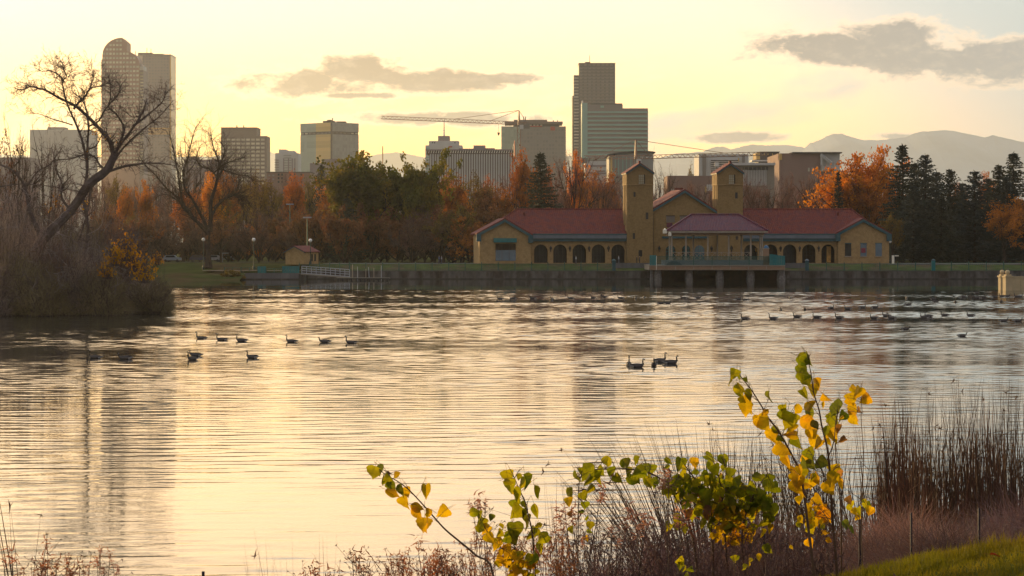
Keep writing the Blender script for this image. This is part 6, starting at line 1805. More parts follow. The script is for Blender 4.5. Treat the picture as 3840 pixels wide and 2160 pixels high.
row3 = [(3400, 1120, 90), (3500, 1123, 180), (3508, 1134, 180), (3582, 1136, -90), (3612, 1115, 180), (3640, 1114, 0), (3652, 1116, 0), (3665, 1118, 10), (3680, 1116, 190), (3687, 1117, 180), (3662, 1100, 180), (3730, 1115, 180), (3753, 1133, -80), (3758, 1113, 10), (3776, 1113, 170), (3815, 1114, 0), (3823, 1114, 180)]
row3.sort()
for i, (u, v, hd) in enumerate(row3): goose(u, v, hd, ('up', 'mid', 'low')[i % 3], ordinal(i, len(row3)) + ' far goose on the bright strip of water near the cream piers', 'far geese near the cream piers', 0.95)
row4 = [(1877, 1123, 0), (1925, 1122, 0), (1998, 1121, 0), (2069, 1124, 60), (2142, 1121, 0), (2225, 1119, 30), (2265, 1115, 0), (2329, 1120, 0), (2384, 1119, 90), (2415, 1117, 90), (2477, 1139, 180), (2503, 1140, 180), (2565, 1119, 0), (2617, 1119, 180), (2768, 1124, 180), (2796, 1127, 0), (2963, 1120, 90)]
for i, (u, v, hd) in enumerate(row4): goose(u, v, hd, ('up', 'low', 'mid')[i % 3], ordinal(i, len(row4)) + ' far goose in the line across the middle below the pavilion', 'far geese below the pavilion', 0.95)
goose(3762, 1206, 180, 'low', 'low dark goose near the right edge, left of two', 'two dark geese at the right edge'); goose(3815, 1206, 180, 'low', 'low dark goose near the right edge, right of two', 'two dark geese at the right edge')
for u, v, lb in ((3607, 1262, 'single dark duck on the bright wake at the right'), (3395, 1236, 'pale duck on the dark tree reflection at the right')):
    goose(u, v, 180, 'low', lb, None, 0.85, 'duck', 'duck')
# birds resting on the ball tops and the wall
def small_bird(p, label, flip=1):
    mb = MB(); mb.tube([(-0.2, 0, 0.13), (-0.1, 0, 0.12), (0.05, 0, 0.13), (0.13, 0, 0.17), (0.17, 0, 0.25), (0.2, 0, 0.28), (0.27, 0, 0.27)], [0.01, 0.06, 0.085, 0.06, 0.035, 0.045, 0.008], 7)
    mb.tube([(0.0, 0.03, 0.07), (0.0, 0.03, 0)], 0.01, 3); mb.tube([(0.0, -0.03, 0.07), (0.0, -0.03, 0)], 0.01, 3)
    o = mb.build('duck', M_gflank, smooth=True); o.location = p; o.rotation_euler = (0, 0, R(180) if flip < 0 else 0); tag(o, label, 'duck', 'birds resting on the cream piers')
small_bird(pt1, 'bird perched on the rear ball top of the cream piers', -1); small_bird(pt2, 'bird perched on the front ball top of the cream piers')
small_bird(Vector((P(3803, 0, 398).x, 398, P(0, 1037, 398).z)), 'bird resting on the cream wall just right of the piers'); small_bird(Vector((P(3830, 0, 398).x, 398, P(0, 1037, 398).z)), 'bird resting on the cream wall at the very right edge', -1)

# ================================================================== NEAR SHORE
def lawn_z(x): return max(4.45, min(5.95, 5.33 + 0.255 * (x - 2.9)))
def bank_z(x, y):
    lz_ = lawn_z(x)
    edge = 14.4 + 0.25 * math.sin(x * 1.3)
    if y <= edge: return lz_ + 0.02 * mnoise.noise(Vector((x, y, 0)))
    right = max(0.0, min(1.0, (x - 2.2) / 2.5))
    t1 = (y - edge) / (30 - edge); 
    if y < 30: z = lz_ + (2.7 - lz_) * (t1 ** 0.8)
    else: z = 2.7 + (-0.9 - 2.7) * min(1.0, (y - 30) / 13.0)
    # swelling of the rough bank on the right
    bump = right * math.exp(-((y - 19.5) / 3.0) ** 2) * 0.22
    return z + bump + 0.05 * mnoise.noise(Vector((x * 0.8, y * 0.8, 3)))
M_lawn = mat('lawn_soil', (0.06, 0.07, 0.015), 0.95, 0.3, 3.0, col2=(0.10, 0.085, 0.025))
M_bank = mat('rough_bank_soil', (0.075, 0.05, 0.042), 0.95, 0.35, 1.5, col2=(0.05, 0.035, 0.03), bump=0.04)
def sheet(name, xs_, ys_, m, kind='structure'):
    g = MB(); nx, ny = len(xs_), len(ys_)
    for y in ys_:
        for x in xs_: g.v.append((x, y, bank_z(x, y)))
    for j in range(ny - 1):
        for i in range(nx - 1): g.f.append((j * nx + i, j * nx + i + 1, (j + 1) * nx + i + 1, (j + 1) * nx + i)); g.m.append(0)
    return tag(g.build(name, m, smooth=True), kind=kind)
sheet('lawn', [-12 + 0.4 * i for i in range(60)], [-10, -5, 0, 4, 8] + [10 + 0.3 * i for i in range(16)], M_lawn)
sheet('bank', [-30 + 1.0 * i for i in range(61)], [14.5 + 0.6 * i for i in range(50)], M_bank)

# --- lawn grass
M_blade = leafmat('lawn_blades', (0.13, 0.125, 0.009), (0.20, 0.155, 0.014), 0.45, (1.2, 1.1, .3), 2.0)
rng = random.Random(21); mb = MB()
for i in range(46000):
    x = rng.uniform(1.3, 3.7); y = rng.uniform(12.4, 14.9)
    z = bank_z(x, min(y, 14.4)); h = rng.uniform(0.018, 0.05); p = Vector((x, y, z - 0.004)); d = (Vector((rng.uniform(-.6, .6), rng.uniform(-.6, .6), 1))).normalized()
    blade(mb, p, d, h, 0.0055, rng)
for i in range(420):
    x = rng.uniform(1.7, 3.4); y = rng.uniform(14.3, 14.75); n_ = rng.randint(4, 9)
    for _ in range(n_): blade(mb, Vector((x + rng.gauss(0, .015), y, bank_z(x, 14.3) - 0.02)), (Vector((rng.uniform(-.5, .5), rng.uniform(-.4, .4), 1))).normalized(), rng.uniform(0.04, 0.11), 0.006, rng)
tag(mb.build('lawn_grass', M_blade), 'short sunlit lawn grass in the bottom right corner', 'grass', kind='stuff')
# --- fallen leaves on the lawn
M_fl = [leafmat('dry_leaf_tan', (0.30, 0.18, 0.12), (0.22, 0.12, 0.08), 0.2), leafmat('dry_leaf_brown', (0.12, 0.06, 0.03), (0.09, 0.04, 0.02), 0.2), leafmat('dry_leaf_red', (0.30, 0.07, 0.02), (0.2, 0.05, 0.02), 0.3)]
def leaf_outline(kind):
    if kind == 0:   # broad heart with pointed tip
        pts = [(0, 0), (0.16, -0.06), (0.36, -0.03), (0.50, 0.14), (0.52, 0.34), (0.44, 0.52), (0.31, 0.68), (0.15, 0.84), (0.0, 1.06)]
    elif kind == 1: # triangular cottonwood leaf with soft teeth
        pts = [(0, 0), (0.22, -0.02), (0.46, 0.04), (0.53, 0.18), (0.47, 0.30), (0.44, 0.44), (0.33, 0.56), (0.27, 0.70), (0.12, 0.84), (0.0, 1.04)]
    else:           # narrow
        pts = [(0, 0), (0.20, 0.08), (0.34, 0.24), (0.38, 0.42), (0.31, 0.60), (0.20, 0.78), (0.09, 0.92), (0.0, 1.08)]
    return pts
def leaf_mesh(kind, m, fold, curl, seed):
    rng = random.Random(seed); pts = leaf_outline(kind); mb = MB()
    n = len(pts); mid = [(0, y) for _, y in pts]
    def P3(x, y, s):
        x *= 1 + rng.uniform(-.05, .05)
        return Vector((s * x * math.cos(fold), y, abs(x) * math.sin(fold) + curl * (y - 0.3) ** 2 * -0.8 + 0.06 * math.sin(y * 7 + s)))
    for s in (1, -1):
        prev = None
        for i in range(n):
            o = P3(pts[i][0], pts[i][1], s); c = Vector((0, pts[i][1] if pts[i][1] > 0 else 0, curl * (pts[i][1] - 0.3) ** 2 * -0.8))
            if prev is not None:
                f = [prev[1], prev[0], o, c] if s > 0 else [prev[1], c, o, prev[0]]
                if i == 1: f = [prev[1], o, c] if s > 0 else [prev[1], c, o]
                if i == n - 1: f = [prev[1], prev[0], o] if s > 0 else [prev[1], o, prev[0]]
                mb.face(f)
            prev = (o, c)
    mb.tube([(0, -0.55, 0.05), (0, -0.25, 0.02), (0, 0.0, 0)], [0.014, 0.012, 0.012], 3)
    return mb.mesh('leaf', m)
for i in range(18):
    x = rng.uniform(1.9, 2.9); y = 12.9 + 0.36 * (i // 3) + rng.uniform(0, .25); me = leaf_mesh(i % 3, M_fl[i % 3], 0.5, 0.5, i)
    if i < 12:
        o = inst('fallen_leaf', me, (x, y, bank_z(x, y) + 0.035), None, rot=(rng.uniform(-.5, .5), rng.uniform(-.5, .5), rng.uniform(0, 6)), sc=(rng.uniform(.055, .085),) * 3)
        tag(o, ordinal(sorted(range(12)).index(i), 12) if False else 'curled %s fallen leaf, %s of its colour on the lawn' % (('tan', 'dark brown', 'reddish')[i % 3], ('nearest', 'second nearest', 'third nearest', 'farthest')[i // 3]), 'leaf', 'curled %s fallen leaves on the lawn' % ('tan', 'dark brown', 'reddish')[i % 3])

# --- dry brush mounds
M_dry = leafmat('dry_pink_grass', (0.30, 0.19, 0.15), (0.20, 0.12, 0.10), 0.35, (1.2, 1.0, .85), 1.2)
M_dryd = leafmat('dark_dry_brush', (0.14, 0.085, 0.075), (0.09, 0.055, 0.05), 0.25, (1.2, 1.0, .9), 1.2)
M_purp = leafmat('purple_brown_brush', (0.17, 0.11, 0.115), (0.12, 0.08, 0.085), 0.25, (1.2, 1.0, .9), 1.0)
def curved_blade(mb, p, d, L_, wd, rng, bend=0.5, seg=4, mi=0):
    side = d.cross(rv(rng)).normalized() * wd * 0.5; dn = Vector((rng.uniform(-1, 1), rng.uniform(-1, 1), -0.5)).normalized()
    pts = []; q = p.copy()
    for i in range(seg + 1):
        pts.append(q.copy()); d = (d + dn * bend / seg).normalized(); q = q + d * (L_ / seg)
    for i in range(seg):
        w0 = side * (1 - i / seg); w1 = side * (1 - (i + 1) / seg)
        if i == seg - 1: mb.face([pts[i] - w0, pts[i] + w0, pts[i + 1]], mi)
        else: mb.face([pts[i] - w0, pts[i] + w0, pts[i + 1] + w1, pts[i + 1] - w1], mi)
def mound(name, label, uc, vt, wpx, Y, n, m, seed, depth=1.6, hgt=None, bl=(0.25, 0.6), wd=0.006):
    rng = random.Random(seed); k = ppm(Y); mb = MB(); x0 = P(uc, 0, Y).x; zt = P(0, vt, Y).z; rx = wpx / 2 / k
    zb = bank_z(x0, Y) - 0.1; H_ = max(0.3, zt - zb - bl[0] * 0.5)
    for i in range(n):
        a = rng.uniform(0, 6.28); f = rng.random() ** 0.5; x = rx * f * math.cos(a); y = depth * f * math.sin(a)
        top_ = H_ * (1 - f ** 2.4) * (0.85 + 0.25 * mnoise.noise(Vector((x * 1.7 + seed, y * 1.7, 0))))
        z = zb + top_ * (rng.random() ** 0.35)
        d = Vector((x / rx * 0.5 + rng.uniform(-.8, .8), rng.uniform(-.7, .7), rng.uniform(0.0, 1.0))).normalized()
        curved_blade(mb, Vector((x0 + x, Y + y, z)), d, rng.uniform(*bl), wd, rng, rng.uniform(0.4, 1.6), 3)
    return tag(mb.build(name, m), label, 'brush', kind='stuff')
mound('dry_grass', 'mound of dry pinkish grass behind the lawn corner', 3440, 1905, 560, 20.5, 9000, M_dry, 1)
mound('dry_grass', 'taller purple-brown dry brush at the right edge behind the lawn', 3860, 1850, 620, 22, 9000, M_purp, 2)
mound('dry_grass', 'dry brush between the lawn corner and the reeds', 3250, 1990, 320, 19.5, 4500, M_dryd, 3)
mound('dry_grass', 'dark dry brush spilling down to the lawn edge', 3600, 1990, 640, 18, 6000, M_dryd, 4)
mound('dark_brush', 'dark tangled brush under the leafy saplings', 2820, 1890, 560, 18, 7000, M_dryd, 5, bl=(.2, .5))
mound('dark_brush', 'reddish dark brush clump at the bottom, left of the tangled brush', 2260, 2060, 220, 16.5, 3000, M_dryd, 6, 0.9)
mound('dark_brush', 'brown low brush along the bottom edge in the middle', 2500, 2010, 420, 17, 4500, M_purp, 7, 1.0)
mound('dark_brush', 'low brush at the very bottom right of the saplings', 2950, 2060, 420, 16, 3500, M_dryd, 8, 0.8)

# --- reeds
M_reed = leafmat('dark_reed', (0.085, 0.05, 0.026), (0.12, 0.068, 0.032), 0.3, (1.3, 1.1, .8), 1.0)
M_reedr = leafmat('russet_reed', (0.16, 0.07, 0.035), (0.08, 0.045, 0.03), 0.35, (1.3, 1.0, .7), 1.0)
def reeds(name, label, n, ubase, utip, vtip, Y0, Y1, m, seed, wd=0.012, spread=None, heads=0.06, vb=None):
    rng = random.Random(seed); mb = MB()
    for i in range(n):
        Y = rng.uniform(Y0, Y1); t = rng.random()
        ub = ubase(rng, t); ut = utip(rng, t, ub); vt = vtip(rng, t, ut)
        b_ = P(ub, 0, Y); b_.z = bank_z(b_.x, Y) - 0.05; e = P(ut, vt, Y); e.y = Y + rng.uniform(-.5, .5)
        if e.z - b_.z < 0.2: continue
        ctrl = (b_ + e) / 2; ctrl.x = b_.x + (e.x - b_.x) * 0.38 + rng.gauss(0, 0.03); ctrl.z += 0.02
        pts = [((1 - s) ** 2) * b_ + 2 * s * (1 - s) * ctrl + s * s * e for s in (0, .2, .4, .6, .8, 1.0)]
        r = wd * 0.5 * rng.uniform(0.55, 1.25)
        mb.tube(pts, [r, r, r * .9, r * .75, r * .5, r * .15], 3, cap=False)
        if rng.random() < 0.18:   # broken stalk
            q = pts[rng.randint(2, 4)]; a = rng.uniform(-1, 1); mb.tube([q, q + Vector((a * 0.25, 0, rng.uniform(-.15, .2))), q + Vector((a * 0.5, 0, rng.uniform(-.4, .1)))], [r * .8, r * .6, r * .2], 3, cap=False)
        if rng.random() < heads:
            for _ in range(6): blade(mb, pts[5] - Vector((0, 0, 0.03)), (rv(rng, .8) + Vector((0, 0, .2))).normalized(), rng.uniform(.03, .07), 0.012, rng)
    return tag(mb.build(name, m), label, 'reeds', kind='stuff')
reeds('reeds', 'fan of thin dark reeds leaning left behind the leafy saplings', 190, lambda r, t: 2620 + 240 * (t - .5), lambda r, t, ub: ub - 40 - 470 * (1 - t) ** 1.1 * r.uniform(.5, 1) + 60 * t, lambda r, t, ut: r.uniform(1560, 1800) + max(0, (2500 - ut)) * 0.28, 25, 28.5, M_reed, 1)
reeds('reeds', 'upright dark reeds directly behind the tall saplings', 300, lambda r, t: 2700 + 420 * t, lambda r, t, ub: ub + r.gauss(-20, 70), lambda r, t, ut: r.uniform(1570, 1900), 25, 29, M_reed, 2)
reeds('reeds', 'thin reeds crossing to the right of the tall saplings', 170, lambda r, t: 3020 + 260 * t, lambda r, t, ub: ub + r.gauss(-90, 90), lambda r, t, ut: r.uniform(1600, 1900), 25, 29, M_reed, 3)
reeds('reeds', 'dense stand of brown reeds at the right, upper thin stalks', 560, lambda r, t: 3270 + 680 * t, lambda r, t, ub: ub + r.gauss(-10, 60), lambda r, t, ut: 1400 + 330 * r.random() + max(0, 3500 - ut) * 0.45, 26.5, 31, M_reed, 4)
reeds('reeds', 'dense dark lower part of the brown reeds at the right', 760, lambda r, t: 3290 + 660 * t, lambda r, t, ub: ub + r.gauss(0, 30), lambda r, t, ut: r.uniform(1560, 1880) + 70 * math.sin(ut * 0.02), 26, 30, M_reedr, 5, wd=0.017, heads=0)
reeds('reeds', 'few tall reeds leaning in at the bottom left corner', 9, lambda r, t: 60 + 50 * t, lambda r, t, ub: r.choice((20, 15, 148, -30, 90, 8)) + r.gauss(0, 8), lambda r, t, ut: r.uniform(1740, 2030), 17, 18, M_reed, 6, wd=0.011, heads=0.3)
reeds('reeds', 'fine grass stalks at the bottom left of the middle', 26, lambda r, t: 960 + 300 * t, lambda r, t, ub: ub + r.gauss(-30, 50), lambda r, t, ut: r.uniform(1980, 2130), 17, 18, M_dry, 7, wd=0.005)
reeds('reeds', 'thin dry stalks rising through the saplings in the middle', 120, lambda r, t: 2080 + 800 * t, lambda r, t, ub: ub + r.gauss(-30, 70), lambda r, t, ut: r.uniform(1720, 2050), 16.5, 19, M_dryd, 8, wd=0.007, heads=0.2)

# --- thin posts of an old wire fence
M_post = mat('dark_steel_post', (0.03, 0.027, 0.036), 0.8, 0.2, 3.0)
for u, vt, Y, wpx, lb in ((3226, 1948, 17.2, 18, 'thickest steel fence post, left of the dry grass mound'), (3418, 1922, 17.6, 8, 'thin dark fence post in the middle of the dry grass mound'), (3672, 1905, 18.2, 9, 'thin dark fence post in the purple brush near the right edge'),
                          (2862, 2000, 16.6, 22, 'grey post hidden in the tangled brush under the saplings'), (762, 2143, 16.0, 15, 'short dark post top at the bottom edge, left of the middle')):
    p = P(u, vt, Y); zb = bank_z(p.x, Y) - 0.2; w_ = wpx * 0.34 / ppm(Y)
    t = thing('fence_post', lb, 'fence post', Vector((p.x, Y, zb)), 0, 'old fence posts on the near bank'); h = p.z - zb
    MB().box(-w_, w_, -0.008, 0.008, 0, h).build('web', M_post, t); MB().box(-0.006, 0.006, 0.008, 0.03, 0.05, h - 0.01).build('flange', M_post, t)

# ================================================================== COTTONWOOD SAPLINGS, leaf by leaf
def lm(name, c, c2): return leafmat(name, c, c2, 0.72, (1.5, 1.45, 0.5), 14.0, 0.10, 0.015, 0.25)
LM = {'yg': lm('yellow_green_leaf', (0.25, 0.215, 0.008), (0.19, 0.18, 0.008)), 'gr': lm('green_leaf', (0.12, 0.135, 0.009), (0.17, 0.165, 0.010)), 'dk': lm('dull_green_leaf', (0.07, 0.085, 0.022), (0.10, 0.105, 0.02)),
      'ye': lm('golden_leaf', (0.40, 0.25, 0.008), (0.30, 0.20, 0.008)), 'or': lm('orange_leaf', (0.42, 0.25, 0.008), (0.42, 0.19, 0.01)), 'br': lm('withered_leaf', (0.22, 0.11, 0.05), (0.14, 0.07, 0.04))}
LMESH = {}
for ck, m in LM.items():
    for kd in range(3):
        for fo in range(3): LMESH[(ck, kd, fo)] = leaf_mesh(kd, m, 0.18 + 0.38 * fo, (0.25, 0.7, -0.5)[fo], hash((kd, fo)) % 97)
M_stem = mat('sapling_bark', (0.10, 0.055, 0.03), 0.8, 0.2, 9.0)
M_grey_l = None
def sapling(label, Y, stems, leaves, seed, autoleaves=()):
    """stems: list of (polyline px, base width px, tip width px); leaves: (u, v, size px, colour)"""
    rng = random.Random(seed); b0 = stems[0][0][0]; org = P(b0[0], b0[1], Y); org.z = bank_z(org.x, Y) - 0.05
    root = thing('cottonwood_sapling', label, 'sapling', org); k = ppm(Y); allp = []
    for pts, w0, w1 in stems:
        q = [P(u, v, Y) + Vector((0, rng.uniform(-.06, .06), 0)) for u, v in pts]
        if pts is stems[0][0]: q = [org + Vector((0, 0, 0))] + q
        fine = []
        for i in range(len(q) - 1):
            p0 = q[max(0, i - 1)]; p1 = q[i]; p2 = q[i + 1]; p3 = q[min(len(q) - 1, i + 2)]
            for s in range(4):
                t = s / 4; fine.append(0.5 * ((2 * p1) + (p2 - p0) * t + (2 * p0 - 5 * p1 + 4 * p2 - p3) * t * t + (3 * p1 - p0 - 3 * p2 + p3) * t ** 3))
        fine.append(q[-1]); allp += fine
        rr = [(w0 + (w1 - w0) * i / (len(fine) - 1)) / 2 / k for i in range(len(fine))]
        MB().tube(fine, rr, 6).build('stem', M_stem, root, org)
    lv = list(leaves)
    for (cu, cv, ru, rv_, n, sz, cols) in autoleaves:
        for i in range(n):
            a = rng.uniform(0, 6.28); f = rng.random() ** 0.6
            lv.append((cu + ru * f * math.cos(a), cv + rv_ * f * math.sin(a), sz * rng.uniform(.7, 1.15), rng.choice(cols)))
    pet = MB()
    for (u, v, s, ck) in lv:
        Yl = Y + rng.uniform(-.16, .16); c = P(u, v, Yl); size = s / k * 1.03
        kd = rng.choice((0, 0, 1, 1, 2) if s > 30 else (1, 2)); fo = rng.choice((0, 0, 1, 2))
        if s < 0: s = -s
        # leaf plane: hangs from its stalk, tip down, face more or less to the viewer
        near = min(allp, key=lambda p: (p - c).length); side = 1 if c.x > near.x else -1
        tilt = rng.gauss(0, 0.5) + side * 0.45; yaw = rng.gauss(0, 0.55); pit = rng.gauss(0, 0.3)
        rot = Matrix.Rotation(yaw, 3, 'Z') @ Matrix.Rotation(tilt, 3, 'Y') @ Matrix.Rotation(pit, 3, 'X') @ Matrix(((1, 0, 0), (0, 0, -1), (0, -1, 0))).transposed()
        o = inst('leaf', LMESH[(ck, kd, int(fo))], (0, 0, 0), root)
        offs = rot @ Vector((0, 0.5 * size, 0))
        o.location = c - offs - org; o.rotation_euler = rot.to_euler(); o.scale = (size * rng.uniform(.95, 1.12),) * 3
        st = c - offs + rot @ Vector((0, -0.5 * size, 0))
        if (near - st).length < 0.25: pet.tube([near, (near + st) / 2 + Vector((0, 0, 0.008)), st], [0.0018, 0.0013, 0.001], 3, cap=False)
    if pet.v: pet.build('leaf_stalks', M_stem, root, org)['kind'] = 'stuff'
    return root
B5 = lambda x, y: (1300 + x / 2.683, 1680 + y / 2.683)
B6 = lambda x, y: (2080 + x / 1.685, 1300 + y / 1.685)
B7 = lambda x, y: (2960 + x / 1.811, 1360 + y / 1.811)
def LV(Bf, k, lst): return [(*Bf(x, y), s / k, c) for x, y, s, c in lst]
# S1: long branch arching to the left
sapling('leftmost sapling, one long branch arching left over the water with heart-shaped leaves', 14.0,
  [([B5(1480, 1290), B5(1300, 1090), B5(1150, 960), B5(1000, 820), B5(900, 720), B5(760, 560), B5(620, 420), B5(500, 335), B5(400, 265), B5(330, 200)], 9, 2.5), ([B5(700, 500), B5(715, 470), B5(745, 440)], 2, 1.2), ([B5(790, 590), B5(785, 530)], 1.8, 1.2), ([B5(440, 300), B5(420, 225)], 3, 1.5)],
  LV(B5, 2.683, [(270, 240, 150, 'yg'), (320, 235, 130, 'dk'), (322, 345, 145, 'yg'), (400, 310, 90, 'yg'), (425, 370, 110, 'gr'), (450, 445, 155, 'ye'), (500, 270, 90, 'ye'), (560, 420, 120, 'dk'), (595, 440, 100, 'ye'), (600, 545, 150, 'ye'), (650, 590, 130, 'ye'),
    (700, 650, 130, 'or'), (800, 450, 150, 'ye'), (980, 655, 140, 'ye'), (800, 650, 110, 'ye'), (790, 770, 170, 'ye'), (840, 800, 150, 'or'), (425, 250, 60, 'br')]), 1)
# S2, S3: bright yellow-green sapling in the lower middle
sapling('upright yellow-green sapling at the bottom centre with a dense leafy foot', 14.2,
  [([B5(1900, 1300), B5(1880, 1000), B5(1860, 800), B5(1830, 680), B5(1800, 560), B5(1760, 470), B5(1720, 380), B5(1690, 300), B5(1645, 215)], 8, 2.2), ([B5(1660, 1300), B5(1600, 1100), B5(1540, 980), B5(1430, 860), B5(1360, 740), B5(1280, 610)], 6, 2), ([B5(1780, 1300), B5(1720, 1100), B5(1680, 960), B5(1640, 830)], 5, 2)],
  LV(B5, 2.683, [(1620, 285, 130, 'yg'), (1625, 345, 110, 'yg'), (1645, 385, 140, 'yg'), (1735, 290, 80, 'yg'), (1800, 340, 150, 'gr'), (1790, 350, 120, 'yg'), (1850, 445, 155, 'yg'), (1670, 490, 150, 'yg'), (1700, 570, 110, 'gr'), (1715, 440, 90, 'ye'), (1780, 560, 90, 'gr'), (1710, 650, 150, 'yg'), (1770, 670, 110, 'gr'),
    (1915, 640, 165, 'yg'), (1790, 760, 150, 'yg'), (1690, 830, 160, 'gr'), (1660, 900, 150, 'gr'), (1720, 930, 190, 'gr'), (1880, 860, 150, 'yg'), (1930, 780, 90, 'yg'), (1975, 910, 130, 'yg'), (1945, 1000, 130, 'yg'), (1910, 1110, 150, 'gr'), (1850, 1140, 110, 'gr'),
    (1280, 650, 110, 'yg'), (1310, 690, 100, 'gr'), (1335, 745, 120, 'yg'), (1360, 800, 110, 'yg'), (1410, 830, 120, 'ye'), (1440, 910, 130, 'ye'), (1480, 940, 90, 'yg'), (1540, 800, 90, 'yg'), (1550, 860, 90, 'yg'), (1560, 960, 110, 'ye'), (1600, 1010, 100, 'ye'), (1460, 700, 80, 'dk'), (1710, 1080, 110, 'br')]), 2,
  [(*B5(1720, 1180), 85, 55, 34, 36, ('ye', 'ye', 'or', 'yg')), (*B5(1630, 1060), 50, 40, 12, 32, ('or', 'ye', 'ye'))])
# S4: drooping green branch on the left of the bush
sapling('green branch of the big bush arching out to the left with a hanging twig', 15.0,
  [([B6(900, 1440), B6(860, 1150), B6(780, 960), B6(700, 860), B6(600, 800), B6(480, 770), B6(340, 765), B6(200, 790), B6(130, 830)], 11, 2.5), ([B6(170, 800), B6(152, 900), B6(150, 1050), B6(150, 1250), B6(140, 1440)], 3.5, 3), ([B6(152, 960), B6(190, 1000), B6(215, 1080), B6(215, 1180)], 2, 1.4)],
  LV(B6, 1.685, [(110, 828, 85, 'dk'), (150, 800, 70, 'gr'), (210, 800, 100, 'gr'), (200, 850, 90, 'gr'), (232, 765, 85, 'gr'), (300, 835, 90, 'yg'), (322, 730, 85, 'yg'), (290, 790, 70, 'gr'), (385, 790, 85, 'gr'), (400, 835, 65, 'gr'), (455, 738, 90, 'gr'), (455, 800, 80, 'gr'), (465, 845, 90, 'gr'), (530, 725, 65, 'gr'), (530, 800, 95, 'gr'), (520, 840, 70, 'gr'),
    (600, 785, 85, 'gr'), (590, 850, 90, 'yg'), (630, 860, 80, 'gr'), (345, 810, 45, 'br'), (570, 770, 60, 'dk'), (110, 915, 80, 'yg'), (92, 980, 60, 'ye'), (228, 900, 75, 'yg'), (185, 945, 60, 'gr'), (192, 1005, 55, 'gr'), (180, 1040, 40, 'dk'), (222, 1085, 50, 'gr'), (225, 1130, 55, 'yg'), (205, 1165, 45, 'gr'), (200, 1215, 45, 'ye'), (105, 1160, 50, 'yg'), (100, 1060, 40, 'br')]), 3)
# main dense bush
sapling('dense bushy green and gold sapling in the middle of the right half', 14.8,
  [([B6(1000, 1440), B6(990, 1200), B6(960, 1000), B6(900, 860), B6(830, 760), B6(800, 715)], 12, 3), ([B6(1100, 1440), B6(1080, 1200), B6(1060, 950), B6(1030, 800), B6(990, 690)], 10, 2.5), ([B6(1200, 1440), B6(1180, 1200), B6(1220, 1000), B6(1300, 860), B6(1350, 800)], 9, 2.5), ([B6(1060, 1000), B6(1090, 850), B6(1080, 760), B6(1050, 690)], 5, 2), ([B6(860, 1440), B6(820, 1100), B6(740, 900), B6(690, 760), B6(715, 710)], 6, 2)],
  LV(B6, 1.685, [(715, 720, 55, 'gr'), (700, 765, 60, 'gr'), (790, 745, 85, 'gr'), (815, 725, 50, 'gr'), (885, 735, 70, 'ye'), (890, 795, 55, 'gr'), (840, 800, 85, 'yg'), (945, 825, 75, 'gr'), (990, 715, 90, 'gr'), (975, 745, 70, 'gr'), (1015, 780, 70, 'yg'), (1060, 715, 70, 'gr'), (1045, 820, 60, 'ye'), (1090, 770, 65, 'gr'), (1110, 800, 70, 'gr'),
    (1165, 860, 85, 'gr'), (1285, 830, 100, 'gr'), (1345, 855, 100, 'gr'), (1380, 900, 90, 'gr'), (1240, 875, 80, 'gr'), (1370, 1000, 110, 'gr'), (1245, 985, 100, 'gr'), (1330, 1105, 75, 'yg'), (1360, 1150, 55, 'ye'), (1195, 1135, 60, 'or'), (1250, 1145, 55, 'ye'), (1130, 1250, 80, 'or'), (1040, 1235, 70, 'ye'), (1235, 1210, 60, 'or'), (820, 1150, 60, 'gr'), (975, 1110, 80, 'gr')]), 4,
  [(*B6(1150, 960), 125, 55, 64, 42, ('gr', 'gr', 'yg', 'gr')), (*B6(820, 900), 75, 42, 40, 42, ('gr', 'gr', 'yg')), (*B6(930, 1000), 75, 45, 20, 40, ('gr', 'yg', 'br')), (*B6(1100, 1090), 120, 50, 60, 36, ('ye', 'yg', 'ye', 'gr')), (*B6(1150, 1190), 95, 38, 26, 34, ('or', 'ye', 'ye')), (*B6(1330, 1000), 40, 60, 12, 46, ('gr', 'gr')), (*B6(760, 1120), 35, 35, 8, 34, ('gr', 'yg')), (*B6(1010, 870), 60, 30, 12, 40, ('gr', 'yg'))])
# S5: tall stem leaning left
sapling('tall sapling leaning left with big golden-green leaves, left one of the tall pair', 14.4,
  [([B6(1640, 1440), B6(1600, 1100), B6(1560, 820), B6(1500, 680), B6(1420, 540), B6(1360, 460), B6(1300, 370), B6(1240, 270), B6(1180, 190), B6(1155, 150)], 12, 2.4), ([B6(1440, 580), B6(1450, 500), B6(1470, 420), B6(1480, 350)], 3, 1.5), ([B6(1320, 400), B6(1345, 350), B6(1350, 320)], 2, 1.3)],
  LV(B6, 1.685, [(1140, 175, 75, 'yg'), (1165, 190, 70, 'gr'), (1140, 225, 75, 'yg'), (1165, 285, 95, 'yg'), (1150, 265, 80, 'yg'), (1218, 375, 130, 'ye'), (1205, 400, 90, 'ye'), (1237, 305, 75, 'gr'), (1235, 215, 60, 'dk'), (1345, 322, 80, 'dk'), (1332, 415, 60, 'ye'), (1300, 490, 110, 'ye'), (1285, 470, 70, 'ye'), (1375, 520, 80, 'gr'), (1355, 570, 105, 'ye'), (1410, 650, 115, 'ye'), (1440, 670, 90, 'ye'),
    (1430, 435, 95, 'gr'), (1470, 400, 80, 'yg'), (1485, 470, 110, 'yg'), (1480, 510, 80, 'ye'), (1480, 560, 90, 'or'), (1425, 580, 60, 'gr'), (1540, 605, 95, 'gr'), (1480, 735, 90, 'ye'), (1500, 775, 85, 'ye'), (1540, 400, 60, 'ye'), (1530, 830, 85, 'ye'), (1560, 790, 70, 'ye'), (1545, 890, 120, 'or'), (1535, 860, 90, 'or')]), 5)
